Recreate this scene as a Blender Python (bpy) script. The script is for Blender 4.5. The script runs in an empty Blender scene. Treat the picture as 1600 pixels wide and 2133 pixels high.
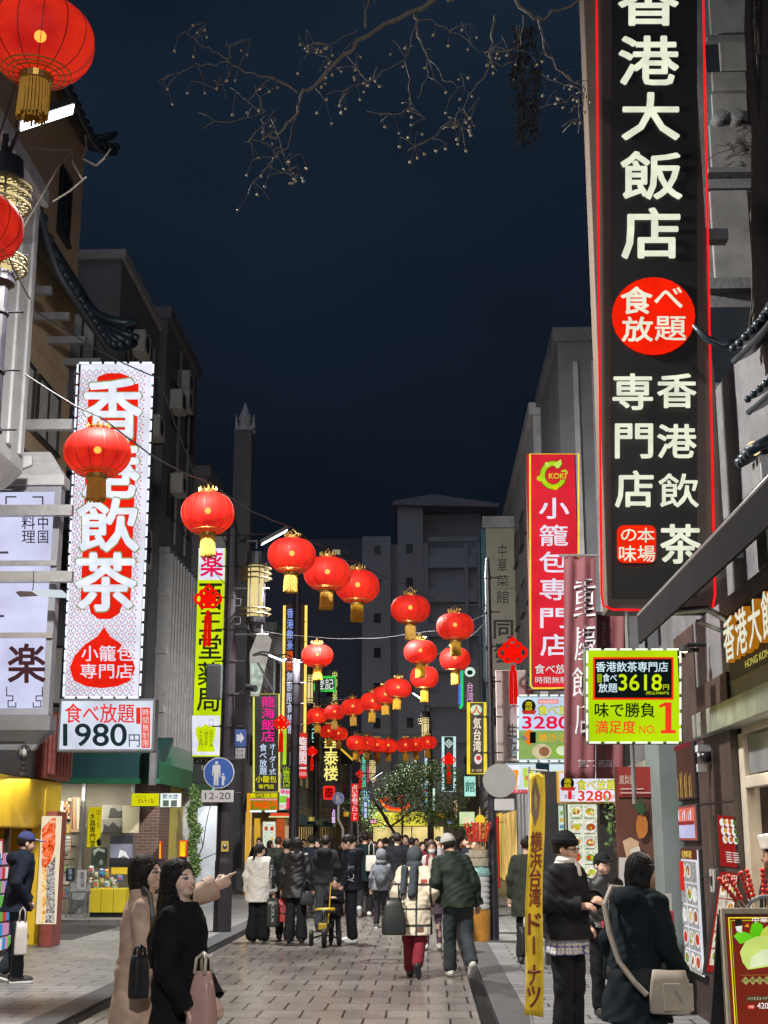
import bpy, math, random
import numpy as np
from mathutils import Vector, Matrix
R = math.radians
SC = bpy.context.scene
COL = SC.collection
rnd = random.Random(11)

# ------------------------------------------------------------------ camera, sky, sun, exposure
F, CH = 2800.0, 1.70
PHI = math.atan(678.5 / F)
PSI = math.atan(90 * math.cos(PHI) / F)
FW = Vector((-math.sin(PSI) * math.cos(PHI), math.cos(PSI) * math.cos(PHI), math.sin(PHI)))
RT = Vector((math.cos(PSI), math.sin(PSI), 0))
UP = RT.cross(FW)
cam_d = bpy.data.cameras.new('camera')
cam = bpy.data.objects.new('camera', cam_d)
COL.objects.link(cam)
cam.matrix_world = Matrix(((RT.x, UP.x, -FW.x, 0), (RT.y, UP.y, -FW.y, 0), (RT.z, UP.z, -FW.z, CH), (0, 0, 0, 1)))
cam_d.sensor_fit = 'HORIZONTAL'
cam_d.sensor_width = 36
cam_d.lens = 36 * F / 1600
cam_d.clip_start = 0.1
cam_d.clip_end = 2000
SC.camera = cam

world = bpy.data.worlds.new('World')
SC.world = world
world.use_nodes = True
wn = world.node_tree
bg = wn.nodes['Background']
sky = wn.nodes.new('ShaderNodeTexSky')
sky.sky_type = 'NISHITA'
sky.sun_disc = False
sky.sun_elevation = R(-4)
sky.sun_rotation = R(200)
glow = wn.nodes.new('ShaderNodeBackground')
glow.inputs['Color'].default_value = (0.26, 0.52, 1.0, 1)
glow.inputs['Strength'].default_value = 0.023
# thin uneven cloud and a slow change from the dark roofs up to the zenith
wtc, wsp, wnz = wn.nodes.new('ShaderNodeTexCoord'), wn.nodes.new('ShaderNodeSeparateXYZ'), wn.nodes.new('ShaderNodeTexNoise')
wnz.inputs['Scale'].default_value = 2.2
wnz.inputs['Detail'].default_value = 5
wmp = wn.nodes.new('ShaderNodeMapping')
wmp.inputs['Scale'].default_value = (1, 1, 2.4)
wmp.inputs['Rotation'].default_value = (0, R(24), 0)
wn.links.new(wtc.outputs['Generated'], wmp.inputs['Vector'])
wn.links.new(wmp.outputs[0], wnz.inputs['Vector'])
wn.links.new(wtc.outputs['Generated'], wsp.inputs[0])
wr1, wr2, wmu = wn.nodes.new('ShaderNodeMapRange'), wn.nodes.new('ShaderNodeMapRange'), wn.nodes.new('ShaderNodeMath')
wr1.inputs['From Min'].default_value, wr1.inputs['From Max'].default_value = .25, .6
wr1.inputs['To Min'].default_value, wr1.inputs['To Max'].default_value = .012, .030
wn.links.new(wsp.outputs['Z'], wr1.inputs['Value'])
wr2.inputs['From Min'].default_value, wr2.inputs['From Max'].default_value = .35, .7
wr2.inputs['To Min'].default_value, wr2.inputs['To Max'].default_value = .75, 1.4
wn.links.new(wnz.outputs['Fac'], wr2.inputs['Value'])
wmu.operation = 'MULTIPLY'
wn.links.new(wr1.outputs[0], wmu.inputs[0])
wn.links.new(wr2.outputs[0], wmu.inputs[1])
wn.links.new(wmu.outputs[0], glow.inputs['Strength'])
add = wn.nodes.new('ShaderNodeAddShader')
wn.links.new(sky.outputs[0], bg.inputs['Color'])
bg.inputs['Strength'].default_value = 0.06
wn.links.new(bg.outputs[0], add.inputs[0])
wn.links.new(glow.outputs[0], add.inputs[1])
wn.links.new(add.outputs[0], wn.nodes['World Output'].inputs['Surface'])

sun_d = bpy.data.lights.new('city_glow', 'SUN')
sun_d.energy = 0.22
sun_d.angle = R(60)
sun_d.color = (0.8, 0.87, 1.0)
sun = bpy.data.objects.new('city_glow', sun_d)
COL.objects.link(sun)
sun.rotation_euler = (R(58), 0, R(-24))

SC.view_settings.view_transform = 'Standard'
SC.view_settings.look = 'None'
SC.view_settings.exposure = 0
SC.view_settings.gamma = 1
SC.cycles.use_denoising = True
SC.cycles.max_bounces = 5
SC.cycles.diffuse_bounces = 3
SC.cycles.glossy_bounces = 3
SC.cycles.transparent_max_bounces = 8
SC.cycles.sample_clamp_indirect = 3
SC.cycles.use_light_tree = True


def P(px, py, Y):
    """the point of the plane y = Y that the photograph shows at pixel px, py"""
    d = RT * ((px - 800) / F) + UP * ((1066.5 - py) / F) + FW
    return Vector((0, 0, CH)) + d * (Y / d.y)


def G(px, py, z=0.0):
    d = RT * ((px - 800) / F) + UP * ((1066.5 - py) / F) + FW
    return Vector((0, 0, CH)) + d * ((z - CH) / d.z)


def at_x(px, py, X):
    d = RT * ((px - 800) / F) + UP * ((1066.5 - py) / F) + FW
    return Vector((0, 0, CH)) + d * (X / d.x)


def C(h):
    h = h.lstrip('#')
    v = [int(h[i:i + 2], 16) / 255 for i in (0, 2, 4)]
    return tuple(c / 12.92 if c <= .04045 else ((c + .055) / 1.055) ** 2.4 for c in v) + (1,)


# ------------------------------------------------------------------ materials
MATS = {}


def mat(key, col, rough=.6, metal=0, var=.25, vs=3., bump=.0, bs=30., spec=.5, sub=None):
    """surface paint / stone / cloth with a little noise in colour, gloss and height"""
    k = ('s', key)
    if k in MATS:
        return MATS[k]
    m = bpy.data.materials.new(key)
    m.use_nodes = True
    n, l = m.node_tree.nodes, m.node_tree.links
    b = n['Principled BSDF']
    if isinstance(col, str):
        col = C(col)
    if len(col) == 3:
        col = tuple(col) + (1,)
    b.inputs['Roughness'].default_value = rough
    b.inputs['Metallic'].default_value = metal
    b.inputs['Specular IOR Level'].default_value = spec
    tc = n.new('ShaderNodeTexCoord')
    if var:
        nz = n.new('ShaderNodeTexNoise')
        nz.inputs['Scale'].default_value = vs
        nz.inputs['Detail'].default_value = 6
        nz.inputs['Roughness'].default_value = .65
        l.new(tc.outputs['Object'], nz.inputs['Vector'])
        mr = n.new('ShaderNodeMapRange')
        mr.inputs['From Min'].default_value = .3
        mr.inputs['From Max'].default_value = .7
        mr.inputs['To Min'].default_value = 1 - var
        mr.inputs['To Max'].default_value = 1 + var * .6
        l.new(nz.outputs['Fac'], mr.inputs['Value'])
        mx = n.new('ShaderNodeVectorMath')
        mx.operation = 'SCALE'
        mx.inputs[0].default_value = col[:3]
        l.new(mr.outputs[0], mx.inputs['Scale'])
        l.new(mx.outputs[0], b.inputs['Base Color'])
    else:
        b.inputs['Base Color'].default_value = col
    if bump:
        nb = n.new('ShaderNodeTexNoise')
        nb.inputs['Scale'].default_value = bs
        nb.inputs['Detail'].default_value = 4
        l.new(tc.outputs['Object'], nb.inputs['Vector'])
        bp = n.new('ShaderNodeBump')
        bp.inputs['Strength'].default_value = bump
        bp.inputs['Distance'].default_value = .02
        l.new(nb.outputs['Fac'], bp.inputs['Height'])
        l.new(bp.outputs[0], b.inputs['Normal'])
    MATS[k] = m
    return m


def emit(hexc, s=1.0, sample=False, var=.0, vs=2.):
    """something that gives off light: a tube, a lit panel, lit lettering"""
    k = ('e', hexc, s, sample, var)
    if k in MATS:
        return MATS[k]
    m = bpy.data.materials.new('lit_' + hexc)
    m.use_nodes = True
    n, l = m.node_tree.nodes, m.node_tree.links
    n.remove(n['Principled BSDF'])
    e = n.new('ShaderNodeEmission')
    e.inputs['Color'].default_value = C(hexc)
    e.inputs['Strength'].default_value = s
    if var:
        tc = n.new('ShaderNodeTexCoord')
        nz = n.new('ShaderNodeTexNoise')
        nz.inputs['Scale'].default_value = vs
        nz.inputs['Detail'].default_value = 2
        l.new(tc.outputs['Object'], nz.inputs['Vector'])
        mr = n.new('ShaderNodeMapRange')
        mr.inputs['From Min'].default_value = .3
        mr.inputs['From Max'].default_value = .7
        mr.inputs['To Min'].default_value = s * (1 - var)
        mr.inputs['To Max'].default_value = s * (1 + var * .5)
        l.new(nz.outputs['Fac'], mr.inputs['Value'])
        l.new(mr.outputs[0], e.inputs['Strength'])
    l.new(e.outputs[0], n['Material Output'].inputs['Surface'])
    m.cycles.emission_sampling = 'FRONT_BACK' if sample else 'NONE'
    MATS[k] = m
    return m


def col_mat(c, sample=False):
    """'*rrggbb' = plain paint, 'rrggbb' = lit; 'rrggbb:1.6' = lit with that strength"""
    if not isinstance(c, str):
        return c
    if c[0] == '*':
        return mat('paint_' + c[1:], c[1:], .55, var=.12)
    s = 1.0
    if ':' in c:
        c, s = c.split(':')
        s = float(s)
    return emit(c, s, sample, .22 if sample else .16, 1.6 if sample else 5.)


# ------------------------------------------------------------------ mesh building
def wloc(o):
    v = Vector((0, 0, 0))
    while o is not None:
        v += o.location
        o = o.parent
    return v


class MB:
    def __init__(s):
        s.v, s.f, s.m, s.cut = [], [], [], []
        s.cm = 0

    def each(s, name, mats, parent=None, **kw):
        """every primitive added so far becomes a mesh of its own"""
        fi = 0
        out = []
        for k, (v0, f0) in enumerate(s.cut):
            v1, f1 = s.cut[k + 1] if k + 1 < len(s.cut) else (len(s.v), len(s.f))
            q = MB()
            q.v = s.v[v0:v1]
            q.f = [[i - v0 for i in f] for f in s.f[f0:f1]]
            q.m = s.m[f0:f1]
            out.append(q.build(name, mats, parent, **kw))
        return out

    def add(s, vs, fs):
        b = len(s.v)
        s.cut.append((b, len(s.f)))
        s.v.extend([tuple(v) for v in vs])
        for f in fs:
            s.f.append([b + i for i in f])
            s.m.append(s.cm)
        return s

    def box(s, a, b):
        x0, x1 = sorted((a[0], b[0]))
        y0, y1 = sorted((a[1], b[1]))
        z0, z1 = sorted((a[2], b[2]))
        return s.add([(x0, y0, z0), (x1, y0, z0), (x1, y1, z0), (x0, y1, z0), (x0, y0, z1), (x1, y0, z1), (x1, y1, z1), (x0, y1, z1)],
                     [(3, 2, 1, 0), (4, 5, 6, 7), (0, 1, 5, 4), (1, 2, 6, 5), (2, 3, 7, 6), (3, 0, 4, 7)])

    def slab(s, O, U, V, N):
        """parallelepiped: corner O, edges U, V, N"""
        O, U, V, N = Vector(O), Vector(U), Vector(V), Vector(N)
        if U.cross(V).dot(N) < 0:
            U, V = V, U
        return s.add([O, O + U, O + U + V, O + V, O + N, O + U + N, O + U + V + N, O + V + N],
                     [(3, 2, 1, 0), (4, 5, 6, 7), (0, 1, 5, 4), (1, 2, 6, 5), (2, 3, 7, 6), (3, 0, 4, 7)])

    def cyl(s, a, b, r0, r1=None, n=12, cap=True):
        a, b = Vector(a), Vector(b)
        r1 = r0 if r1 is None else r1
        d = (b - a).normalized()
        u = d.orthogonal().normalized()
        w = d.cross(u)
        vs = []
        for c, r in ((a, r0), (b, r1)):
            for i in range(n):
                t = 2 * math.pi * i / n
                vs.append(c + (u * math.cos(t) + w * math.sin(t)) * r)
        fs = [(i, (i + 1) % n, n + (i + 1) % n, n + i) for i in range(n)]
        if cap:
            fs += [tuple(range(n - 1, -1, -1)), tuple(range(n, 2 * n))]
        return s.add(vs, fs)

    def tube(s, pts, r, n=6, closed=False):
        """round bar along a polyline; r a number or one per point"""
        pts = [Vector(p) for p in pts]
        N = len(pts)
        rs = r if isinstance(r, (list, tuple)) else [r] * N
        vs, fs = [], []
        u = None
        for i, p in enumerate(pts):
            q0 = pts[(i - 1) % N] if (closed or i) else p
            q1 = pts[(i + 1) % N] if (closed or i < N - 1) else p
            d = (q1 - q0)
            d = d.normalized() if d.length > 1e-9 else Vector((0, 0, 1))
            u = d.orthogonal().normalized() if u is None else (u - d * u.dot(d))
            if u.length < 1e-6:
                u = d.orthogonal()
            u.normalize()
            w = d.cross(u)
            for k in range(n):
                t = 2 * math.pi * k / n
                vs.append(p + (u * math.cos(t) + w * math.sin(t)) * rs[i])
        for i in range(N if closed else N - 1):
            j = (i + 1) % N
            for k in range(n):
                k2 = (k + 1) % n
                fs.append((i * n + k, i * n + k2, j * n + k2, j * n + k))
        if not closed:
            fs += [tuple(range(n - 1, -1, -1)), tuple((N - 1) * n + k for k in range(n))]
        return s.add(vs, fs)

    def lathe(s, prof, c=(0, 0, 0), n=24):
        """profile [(r, z)] turned about the vertical through c"""
        vs, fs = [], []
        for r, z in prof:
            for i in range(n):
                t = 2 * math.pi * i / n
                vs.append((c[0] + r * math.cos(t), c[1] + r * math.sin(t), c[2] + z))
        for j in range(len(prof) - 1):
            for i in range(n):
                i2 = (i + 1) % n
                fs.append((j * n + i, j * n + i2, (j + 1) * n + i2, (j + 1) * n + i))
        return s.add(vs, fs)

    def ball(s, c, r, n=10, rz=None):
        rz = r if rz is None else rz
        prof = [(r * math.sin(math.pi * i / n) + 1e-4, -rz * math.cos(math.pi * i / n)) for i in range(n + 1)]
        return s.lathe(prof, c, n + 4)

    def prism(s, pts, N):
        """flat outline pts (3-D) given thickness along N"""
        pts = [Vector(p) for p in pts]
        N = Vector(N)
        n = len(pts)
        return s.add(pts + [p + N for p in pts], [tuple(range(n - 1, -1, -1)), tuple(range(n, 2 * n))] +
                     [(i, (i + 1) % n, n + (i + 1) % n, n + i) for i in range(n)])

    def build(s, name, mats, parent=None, smooth=False, bevel=0, loc=None):
        me = bpy.data.meshes.new(name)
        o = bpy.data.objects.new(name, me)
        off = wloc(parent) if parent is not None else Vector((0, 0, 0))
        if parent is None and loc is not None:
            o.location = loc
            off = Vector(loc)
        me.from_pydata([(v[0] - off.x, v[1] - off.y, v[2] - off.z) for v in s.v], [], s.f)
        if not isinstance(mats, (list, tuple)):
            mats = [mats]
        for m in mats:
            me.materials.append(m)
        if len(mats) > 1:
            me.polygons.foreach_set('material_index', s.m)
        if smooth:
            me.polygons.foreach_set('use_smooth', [True] * len(me.polygons))
        COL.objects.link(o)
        if parent is not None:
            o.parent = parent
        if bevel:
            b = o.modifiers.new('edges', 'BEVEL')
            b.width = bevel
            b.segments = 2
            b.limit_method = 'ANGLE'
        return o


def tag(o, label, cat, group=None):
    o['label'] = label
    o['category'] = cat
    if group:
        o['group'] = group
    return o


def thing(name, label, cat, loc=(0, 0, 0), group=None):
    o = bpy.data.objects.new(name, None)
    o.location = loc
    o.empty_display_size = .2
    COL.objects.link(o)
    return tag(o, label, cat, group)


def struct(o, kind='structure'):
    o['kind'] = kind
    return o


def dup(root, loc, label=None, group=None, rotz=0, scale=None):
    def cp(o, par):
        c = o.copy()
        COL.objects.link(c)
        if par is not None:
            c.parent = par
        for ch in kids.get(o.name, []):
            cp(ch, c)
        return c
    kids = {}
    st = [root]
    while st:
        o = st.pop()
        kids[o.name] = list(o.children)
        st.extend(o.children)
    r = cp(root, None)
    r.location = loc
    r.rotation_euler = (0, 0, rotz)
    if scale:
        r.scale = (scale,) * 3 if isinstance(scale, (int, float)) else scale
    if label:
        r['label'] = label
    if group:
        r['group'] = group
    return r


def area_light(name, loc, to, power, size, col=(1, .95, .88), sizey=None, parent=None):
    d = bpy.data.lights.new(name, 'AREA')
    d.energy = power
    d.size = size
    if sizey:
        d.shape = 'RECTANGLE'
        d.size_y = sizey
    d.color = col
    o = bpy.data.objects.new(name, d)
    COL.objects.link(o)
    o.location = loc
    o.rotation_euler = (Vector(to) - Vector(loc)).to_track_quat('-Z', 'Y').to_euler()
    if parent is not None:
        o.location = Vector(loc) - wloc(parent)
        o.parent = parent
    return o


# ------------------------------------------------------------------ lettering
_tc = bpy.data.curves.new('lettering_source', 'FONT')
_to = bpy.data.objects.new('lettering_source', _tc)
GL = {}


def glyph(s, w):
    k = (s, 0)
    if k not in GL:
        _tc.body = s
        _tc.offset = 0
        _tc.resolution_u = 7 if s.isascii() else 2
        m = _to.to_mesh()
        v = np.array([(q.co.x, q.co.y) for q in m.vertices]) if len(m.vertices) else np.zeros((1, 2))
        f = [tuple(p.vertices) for p in m.polygons]
        _to.to_mesh_clear()
        GL[k] = (v, f)
    return GL[k]


def text_polys(s, rect, w=.02, vert=False, xb=0):
    """[(list of px points, faces)] for string s set into the pixel box rect"""
    l, t, r, b = rect
    out = []
    if not vert:
        v, f = glyph(s, w)
        if len(f) == 0:
            return out
        lo, hi = v.min(0), v.max(0)
        sp = np.maximum(hi - lo, 1e-4)
        q = (v - lo) / sp
        out.append(([(l + x * (r - l), b - y * (b - t)) for x, y in q], f))
    else:
        n = len(s)
        ch = (b - t) / n
        for i, c in enumerate(s):
            v, f = glyph(c, w)
            if len(f) == 0:
                continue
            q = v.copy()
            q[:, 1] += .10
            if c in 'ー−-―':
                q = np.stack([.5 + (q[:, 1] - .5), .5 - (q[:, 0] - .5)], 1)
            q = .5 + (q - .5) * np.array([1.06, 1.04])
            y0 = t + i * ch
            out.append(([(l + x * (r - l), y0 + ch - y * ch) for x, y in q], f))
    if w > .012 or xb:
        # heavier strokes: copies of the outline shifted around a small ring (they lie a fraction of a millimetre apart)
        em = (b - t) / len(s) if vert else (b - t)
        d = min(w, .06) * em * (.55 if not vert else .55)
        ring = [(0, 0)] + [(d * math.cos(a), d * math.sin(a)) for a in (np.arange(6) * math.pi / 3 if w > .012 else ())] + ([(-xb, 0), (xb, 0)] if xb else [])
        out = [([(x + dx, y + dy) for x, y in pts], f) for pts, f in out for dx, dy in ring]
    return out


def rrect(rect, rad, n=5):
    l, t, r, b = rect
    pts = []
    for cx, cy, a0 in ((r - rad, t + rad, -90), (r - rad, b - rad, 0), (l + rad, b - rad, 90), (l + rad, t + rad, 180)):
        for i in range(n + 1):
            a = R(a0 + 90 * i / n)
            pts.append((cx + rad * math.cos(a), cy + rad * math.sin(a)))
    return pts


def ell(rect, n=28):
    l, t, r, b = rect
    return [((l + r) / 2 + (r - l) / 2 * math.cos(2 * math.pi * i / n), (t + b) / 2 + (b - t) / 2 * math.sin(2 * math.pi * i / n)) for i in range(n)]


def line_polys(pts, w, closed=False):
    """thin quads along a polyline in px"""
    out = []
    n = len(pts)
    for i in range(n if closed else n - 1):
        a, b = pts[i], pts[(i + 1) % n]
        dx, dy = b[0] - a[0], b[1] - a[1]
        L = math.hypot(dx, dy) or 1
        ex, ey = dx / L * w / 2, dy / L * w / 2
        nx, ny = -dy / L * w / 2, dx / L * w / 2
        out.append(([(a[0] + nx - ex, a[1] + ny - ey), (b[0] + nx + ex, b[1] + ny + ey), (b[0] - nx + ex, b[1] - ny + ey), (a[0] - nx - ex, a[1] - ny - ey)], [(0, 1, 2, 3)]))
    return out


def shape_polys(it):
    k = it[0]
    if k == 't':
        return text_polys(it[1], it[2], *it[4:])
    if k == 'r':
        l, t, r, b = it[1]
        return [([(l, t), (r, t), (r, b), (l, b)], [(0, 1, 2, 3)])]
    if k == 'rr':
        p = rrect(it[1], it[3])
        return [(p, [tuple(range(len(p)))])]
    if k == 'e':
        p = ell(it[1])
        return [(p, [tuple(range(len(p)))])]
    if k == 'p':
        return [(it[1], [tuple(range(len(it[1])))])]
    if k == 'l':
        return line_polys(it[1], it[3], it[4] if len(it) > 4 else False)


def put_items(root, items, M, N, step=.004, start=.004):
    """flat lettering and panels of a sign: M maps its pixels to the world, N points to the viewer"""
    lev = 0
    for it in items:
        k = it[0]
        mb = MB()
        if k == 'tube':
            _, pts, r, c, closed = it
            mb.tube([M(*p) + N * (r * 1.2) for p in pts], r, 6, closed)
            mb.build('neon_tube', col_mat(c, False), root, smooth=True)
            continue
        if k == 'dash':
            _, pts, r, n, c = it
            pts = [M(*p) + N * (r * 1.5) for p in pts]
            for a, b in zip(pts, pts[1:]):
                m = max(2, int(n * (b - a).length))
                for i in range(m):
                    mb.cyl(a.lerp(b, (i + .12) / m), a.lerp(b, (i + .88) / m), r, n=6)
            mb.build('light_strip', col_mat(c, False), root, smooth=True)
            continue
        lev += 1
        off = N * (start + step * lev)
        if k == 'm':
            mats, idx = [], {}
            for j, sh in enumerate(it[2]):
                c = sh[3] if sh[0] == 't' else sh[2]
                if c not in idx:
                    idx[c] = len(mats)
                    mats.append(col_mat(c) if c[0] == '*' or it[1] == 'lattice_pattern' or ':' in c else emit(c, .95, False, .4, 22))
                mb.cm = idx[c]
                for pts, fs in shape_polys(sh):
                    mb.add([M(*p) + off + N * (.0007 * (j % 9 if len(it[2]) > 30 else j)) for p in pts], fs)
            lev += 2
            mb.build(it[1], mats, root)
        else:
            c = it[3] if k == 't' else it[2]
            for j, (pts, fs) in enumerate(shape_polys(it)):
                mb.add([M(*p) + off + N * (.00025 * (j % 11) if k == 't' else 0) for p in pts], fs)
            if mb.f:
                mb.build('lettering' if k == 't' else 'panel', col_mat(c), root)


def sign(name, label, rect, Y=None, plane=None, depth=.16, cab='*4a4b50', face=None, items=(), edge=.02, cat='sign', group=None, cabinet='cabinet', facename='face_panel'):
    """hanging sign: a cabinet, its (lit) face, its lettering. rect in photo pixels on the plane y = Y, or on plane (O, U, V)"""
    l, t, r, b = rect
    if plane is None:
        cx, cy = (l + r) / 2, (t + b) / 2
        x0, x1 = P(l, cy, Y).x, P(r, cy, Y).x
        z1, z0 = P(cx, t, Y).z, P(cx, b, Y).z
        O, U, V, N = Vector((x0, Y, z1)), Vector((x1 - x0, 0, 0)), Vector((0, 0, z0 - z1)), Vector((0, -1, 0))
        M = lambda px, py: P(px, py, Y)
    else:
        O, U, V = [Vector(q) for q in plane]
        N = V.cross(U).normalized()
        M = lambda px, py: O + U * ((px - l) / (r - l)) + V * ((py - t) / (b - t))
    root = thing(name, label, cat, O + U / 2 + V - N * depth / 2, group)
    mb = MB().slab(O - N * depth, U, V, N * (depth - .004))
    mb.build(cabinet, col_mat(cab), root, bevel=min(.012, depth * .2))
    if face:
        u, v = U.normalized() * edge, V.normalized() * edge
        MB().slab(O + u + v - N * .01, U - 2 * u, V - 2 * v, N * .0125).build(facename, col_mat(face, True), root)
    put_items(root, items, M, N)
    return root
# ------------------------------------------------------------------ the ground
def paving(key, c1, c2, joint, bw, bh, rough=(.3, .55), rot=0, jw=.012, wall=False):
    m = bpy.data.materials.new(key)
    m.use_nodes = True
    n, l = m.node_tree.nodes, m.node_tree.links
    b = n['Principled BSDF']
    tc = n.new('ShaderNodeTexCoord')
    mp = n.new('ShaderNodeMapping')
    mp.inputs['Rotation'].default_value = (R(90) if wall else 0, 0, rot)
    l.new(tc.outputs['Object'], mp.inputs['Vector'])
    wob = n.new('ShaderNodeTexNoise')
    wob.inputs['Scale'].default_value = 1.3
    l.new(mp.outputs[0], wob.inputs['Vector'])
    ad = n.new('ShaderNodeMixRGB')
    ad.blend_type = 'LINEAR_LIGHT'
    ad.inputs['Fac'].default_value = .012
    l.new(mp.outputs[0], ad.inputs[1])
    l.new(wob.outputs['Color'], ad.inputs[2])
    br = n.new('ShaderNodeTexBrick')
    br.inputs['Color1'].default_value = c1 + (1,)
    br.inputs['Color2'].default_value = c2 + (1,)
    br.inputs['Mortar'].default_value = joint + (1,)
    br.inputs['Scale'].default_value = 1
    br.inputs['Mortar Size'].default_value = jw
    br.inputs['Mortar Smooth'].default_value = .2
    br.inputs['Brick Width'].default_value = bw
    br.inputs['Row Height'].default_value = bh
    br.inputs['Bias'].default_value = -.1
    l.new(ad.outputs[0], br.inputs['Vector'])
    nz = n.new('ShaderNodeTexNoise')
    nz.inputs['Scale'].default_value = .55
    nz.inputs['Detail'].default_value = 9
    nz.inputs['Roughness'].default_value = .7
    l.new(tc.outputs['Object'], nz.inputs['Vector'])
    mr = n.new('ShaderNodeMapRange')
    mr.inputs['From Min'].default_value = .32
    mr.inputs['From Max'].default_value = .68
    mr.inputs['To Min'].default_value = .84
    mr.inputs['To Max'].default_value = 1.1
    l.new(nz.outputs['Fac'], mr.inputs['Value'])
    vo = n.new('ShaderNodeTexVoronoi')          # trodden gum and drip spots
    vo.inputs['Scale'].default_value = 2.3
    l.new(tc.outputs['Object'], vo.inputs['Vector'])
    vr = n.new('ShaderNodeMapRange')
    vr.inputs['From Min'].default_value = .05
    vr.inputs['From Max'].default_value = .09
    vr.inputs['To Min'].default_value = .72
    l.new(vo.outputs['Distance'], vr.inputs['Value'])
    mm = n.new('ShaderNodeMath')
    mm.operation = 'MULTIPLY'
    l.new(mr.outputs[0], mm.inputs[0])
    l.new(vr.outputs[0], mm.inputs[1])
    sc = n.new('ShaderNodeVectorMath')
    sc.operation = 'SCALE'
    l.new(br.outputs['Color'], sc.inputs[0])
    l.new(mm.outputs[0], sc.inputs['Scale'])
    l.new(sc.outputs[0], b.inputs['Base Color'])
    rr = n.new('ShaderNodeMapRange')
    rr.inputs['From Min'].default_value = .2
    rr.inputs['From Max'].default_value = .8
    rr.inputs['To Min'].default_value = rough[0]
    rr.inputs['To Max'].default_value = rough[1]
    n2 = n.new('ShaderNodeTexNoise')
    n2.inputs['Scale'].default_value = 1.1
    n2.inputs['Detail'].default_value = 7
    l.new(tc.outputs['Object'], n2.inputs['Vector'])
    l.new(n2.outputs['Fac'], rr.inputs['Value'])
    l.new(rr.outputs[0], b.inputs['Roughness'])
    n3 = n.new('ShaderNodeTexNoise')
    n3.inputs['Scale'].default_value = 60
    n3.inputs['Detail'].default_value = 3
    l.new(tc.outputs['Object'], n3.inputs['Vector'])
    sm = n.new('ShaderNodeMath')
    sm.operation = 'MULTIPLY_ADD'
    sm.inputs[1].default_value = .15
    l.new(n3.outputs['Fac'], sm.inputs[0])
    inv = n.new('ShaderNodeMath')
    inv.operation = 'SUBTRACT'
    inv.inputs[0].default_value = 1
    l.new(br.outputs['Fac'], inv.inputs[1])
    l.new(inv.outputs[0], sm.inputs[2])
    bp = n.new('ShaderNodeBump')
    bp.inputs['Strength'].default_value = .3
    bp.inputs['Distance'].default_value = .012
    l.new(sm.outputs[0], bp.inputs['Height'])
    l.new(bp.outputs[0], b.inputs['Normal'])
    return m


XL, XR = -3.46, 0.66          # kerb lines
asphalt = mat('asphalt', (.045, .047, .052), .7, var=.35, vs=2, bump=.4, bs=120)
struct(MB().box((-400, -100, -.30), (400, 800, -.16)).build('ground', asphalt))
m_road = paving('road_slabs', (.195, .180, .165), (.158, .147, .137), (.014, .013, .013), .42, .60, (.15, .34), 0, .013)
m_walk = paving('pavement_slabs', (.25, .25, .255), (.195, .197, .205), (.02, .02, .024), .62, .31)
m_kerb = mat('kerb_granite', (.075, .078, .085), .5, var=.3, vs=6, bump=.3, bs=80)
m_slot = mat('drain_iron', (.02, .021, .023), .45, .6, bump=.5, bs=150)
struct(MB().box((XL + .17, -2, -.17), (XR - .17, 150, 0)).build('road', m_road))
# the left pavement is cut by a side street between the yellow shop and the pharmacy
mb = MB()
mb.box((-60, -2, -.17), (XL - .32, 23.55, .02)).box((-60, 29.3, -.17), (XL - .32, 150, .02))
mb.box((-6.0, 23.55, -.17), (XL - .32, 29.3, .02))
struct(mb.build('pavement', m_walk))
struct(MB().box((-60, 23.55, -.17), (-6.0, 29.3, -.03)).build('side_street', asphalt))
struct(MB().box((XR + .32, -2, -.17), (60, 150, .02)).build('pavement', m_walk))
for x0, x1 in ((XL - .32, XL), (XR, XR + .32)):
    mb = MB()
    y = -2
    while y < 150:
        mb.box((x0, y, -.17), (x1, y + .993, .024))
        y += 1.0
    struct(mb.build('kerb', m_kerb, bevel=.008))
for x0, x1 in ((XL, XL + .17), (XR - .17, XR)):
    mb = MB().box((x0, -2, -.17), (x1, 150, -.03))
    y = 8.
    while y < 60:
        mb.box((x0 + .02, y, -.03), (x1 - .02, y + .028, -.004))
        y += .06 if y < 30 else .12
    struct(mb.build('drain_channel', m_slot))
# manhole ring set in the slabs
g = G(800, 2003)
mb = MB()
mb.lathe([(.30, .001), (.30, .004), (.345, .004), (.345, .001)], (g.x, g.y, 0), 36)
tag(mb.build('manhole_cover', m_slot), 'round dark manhole ring set into the paving in front of the walking couple', 'manhole cover')

# ------------------------------------------------------------------ buildings
m_conc = mat('old_concrete', (.30, .30, .31), .8, var=.3, vs=1.5, bump=.3, bs=25)
m_dark = mat('dark_facade', (.12, .12, .135), .75, var=.25, vs=1.2, bump=.2, bs=20)
m_beige = mat('beige_render', (.42, .32, .21), .8, var=.12, vs=1.5, bump=.2, bs=60)
m_white = mat('pale_stone', (.50, .50, .52), .65, var=.2, vs=3, bump=.3, bs=40)
m_glassd = mat('dark_window_glass', (.02, .024, .03), .12, var=0, spec=.8)
m_blind = mat('pale_blind', (.42, .42, .40), .6, var=.15, vs=4)
m_frame = mat('black_frame', (.02, .02, .022), .4, var=.1)
m_steel = mat('brushed_steel', (.42, .42, .43), .42, .75, var=.2, vs=5)
m_grey = mat('grey_metal', (.20, .205, .22), .5, .3, var=.2, vs=4)
m_tile = mat('blue_roof_tile', (.02, .034, .048), .35, var=.35, vs=6, bump=.3, bs=30)
m_brick = paving('brown_brick', (.17, .085, .065), (.12, .06, .05), (.20, .19, .18), .22, .07, (.6, .8), 0, .008, True)
m_wood = mat('dark_wood', (.055, .035, .03), .5, var=.4, vs=5, bump=.3, bs=30)
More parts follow.
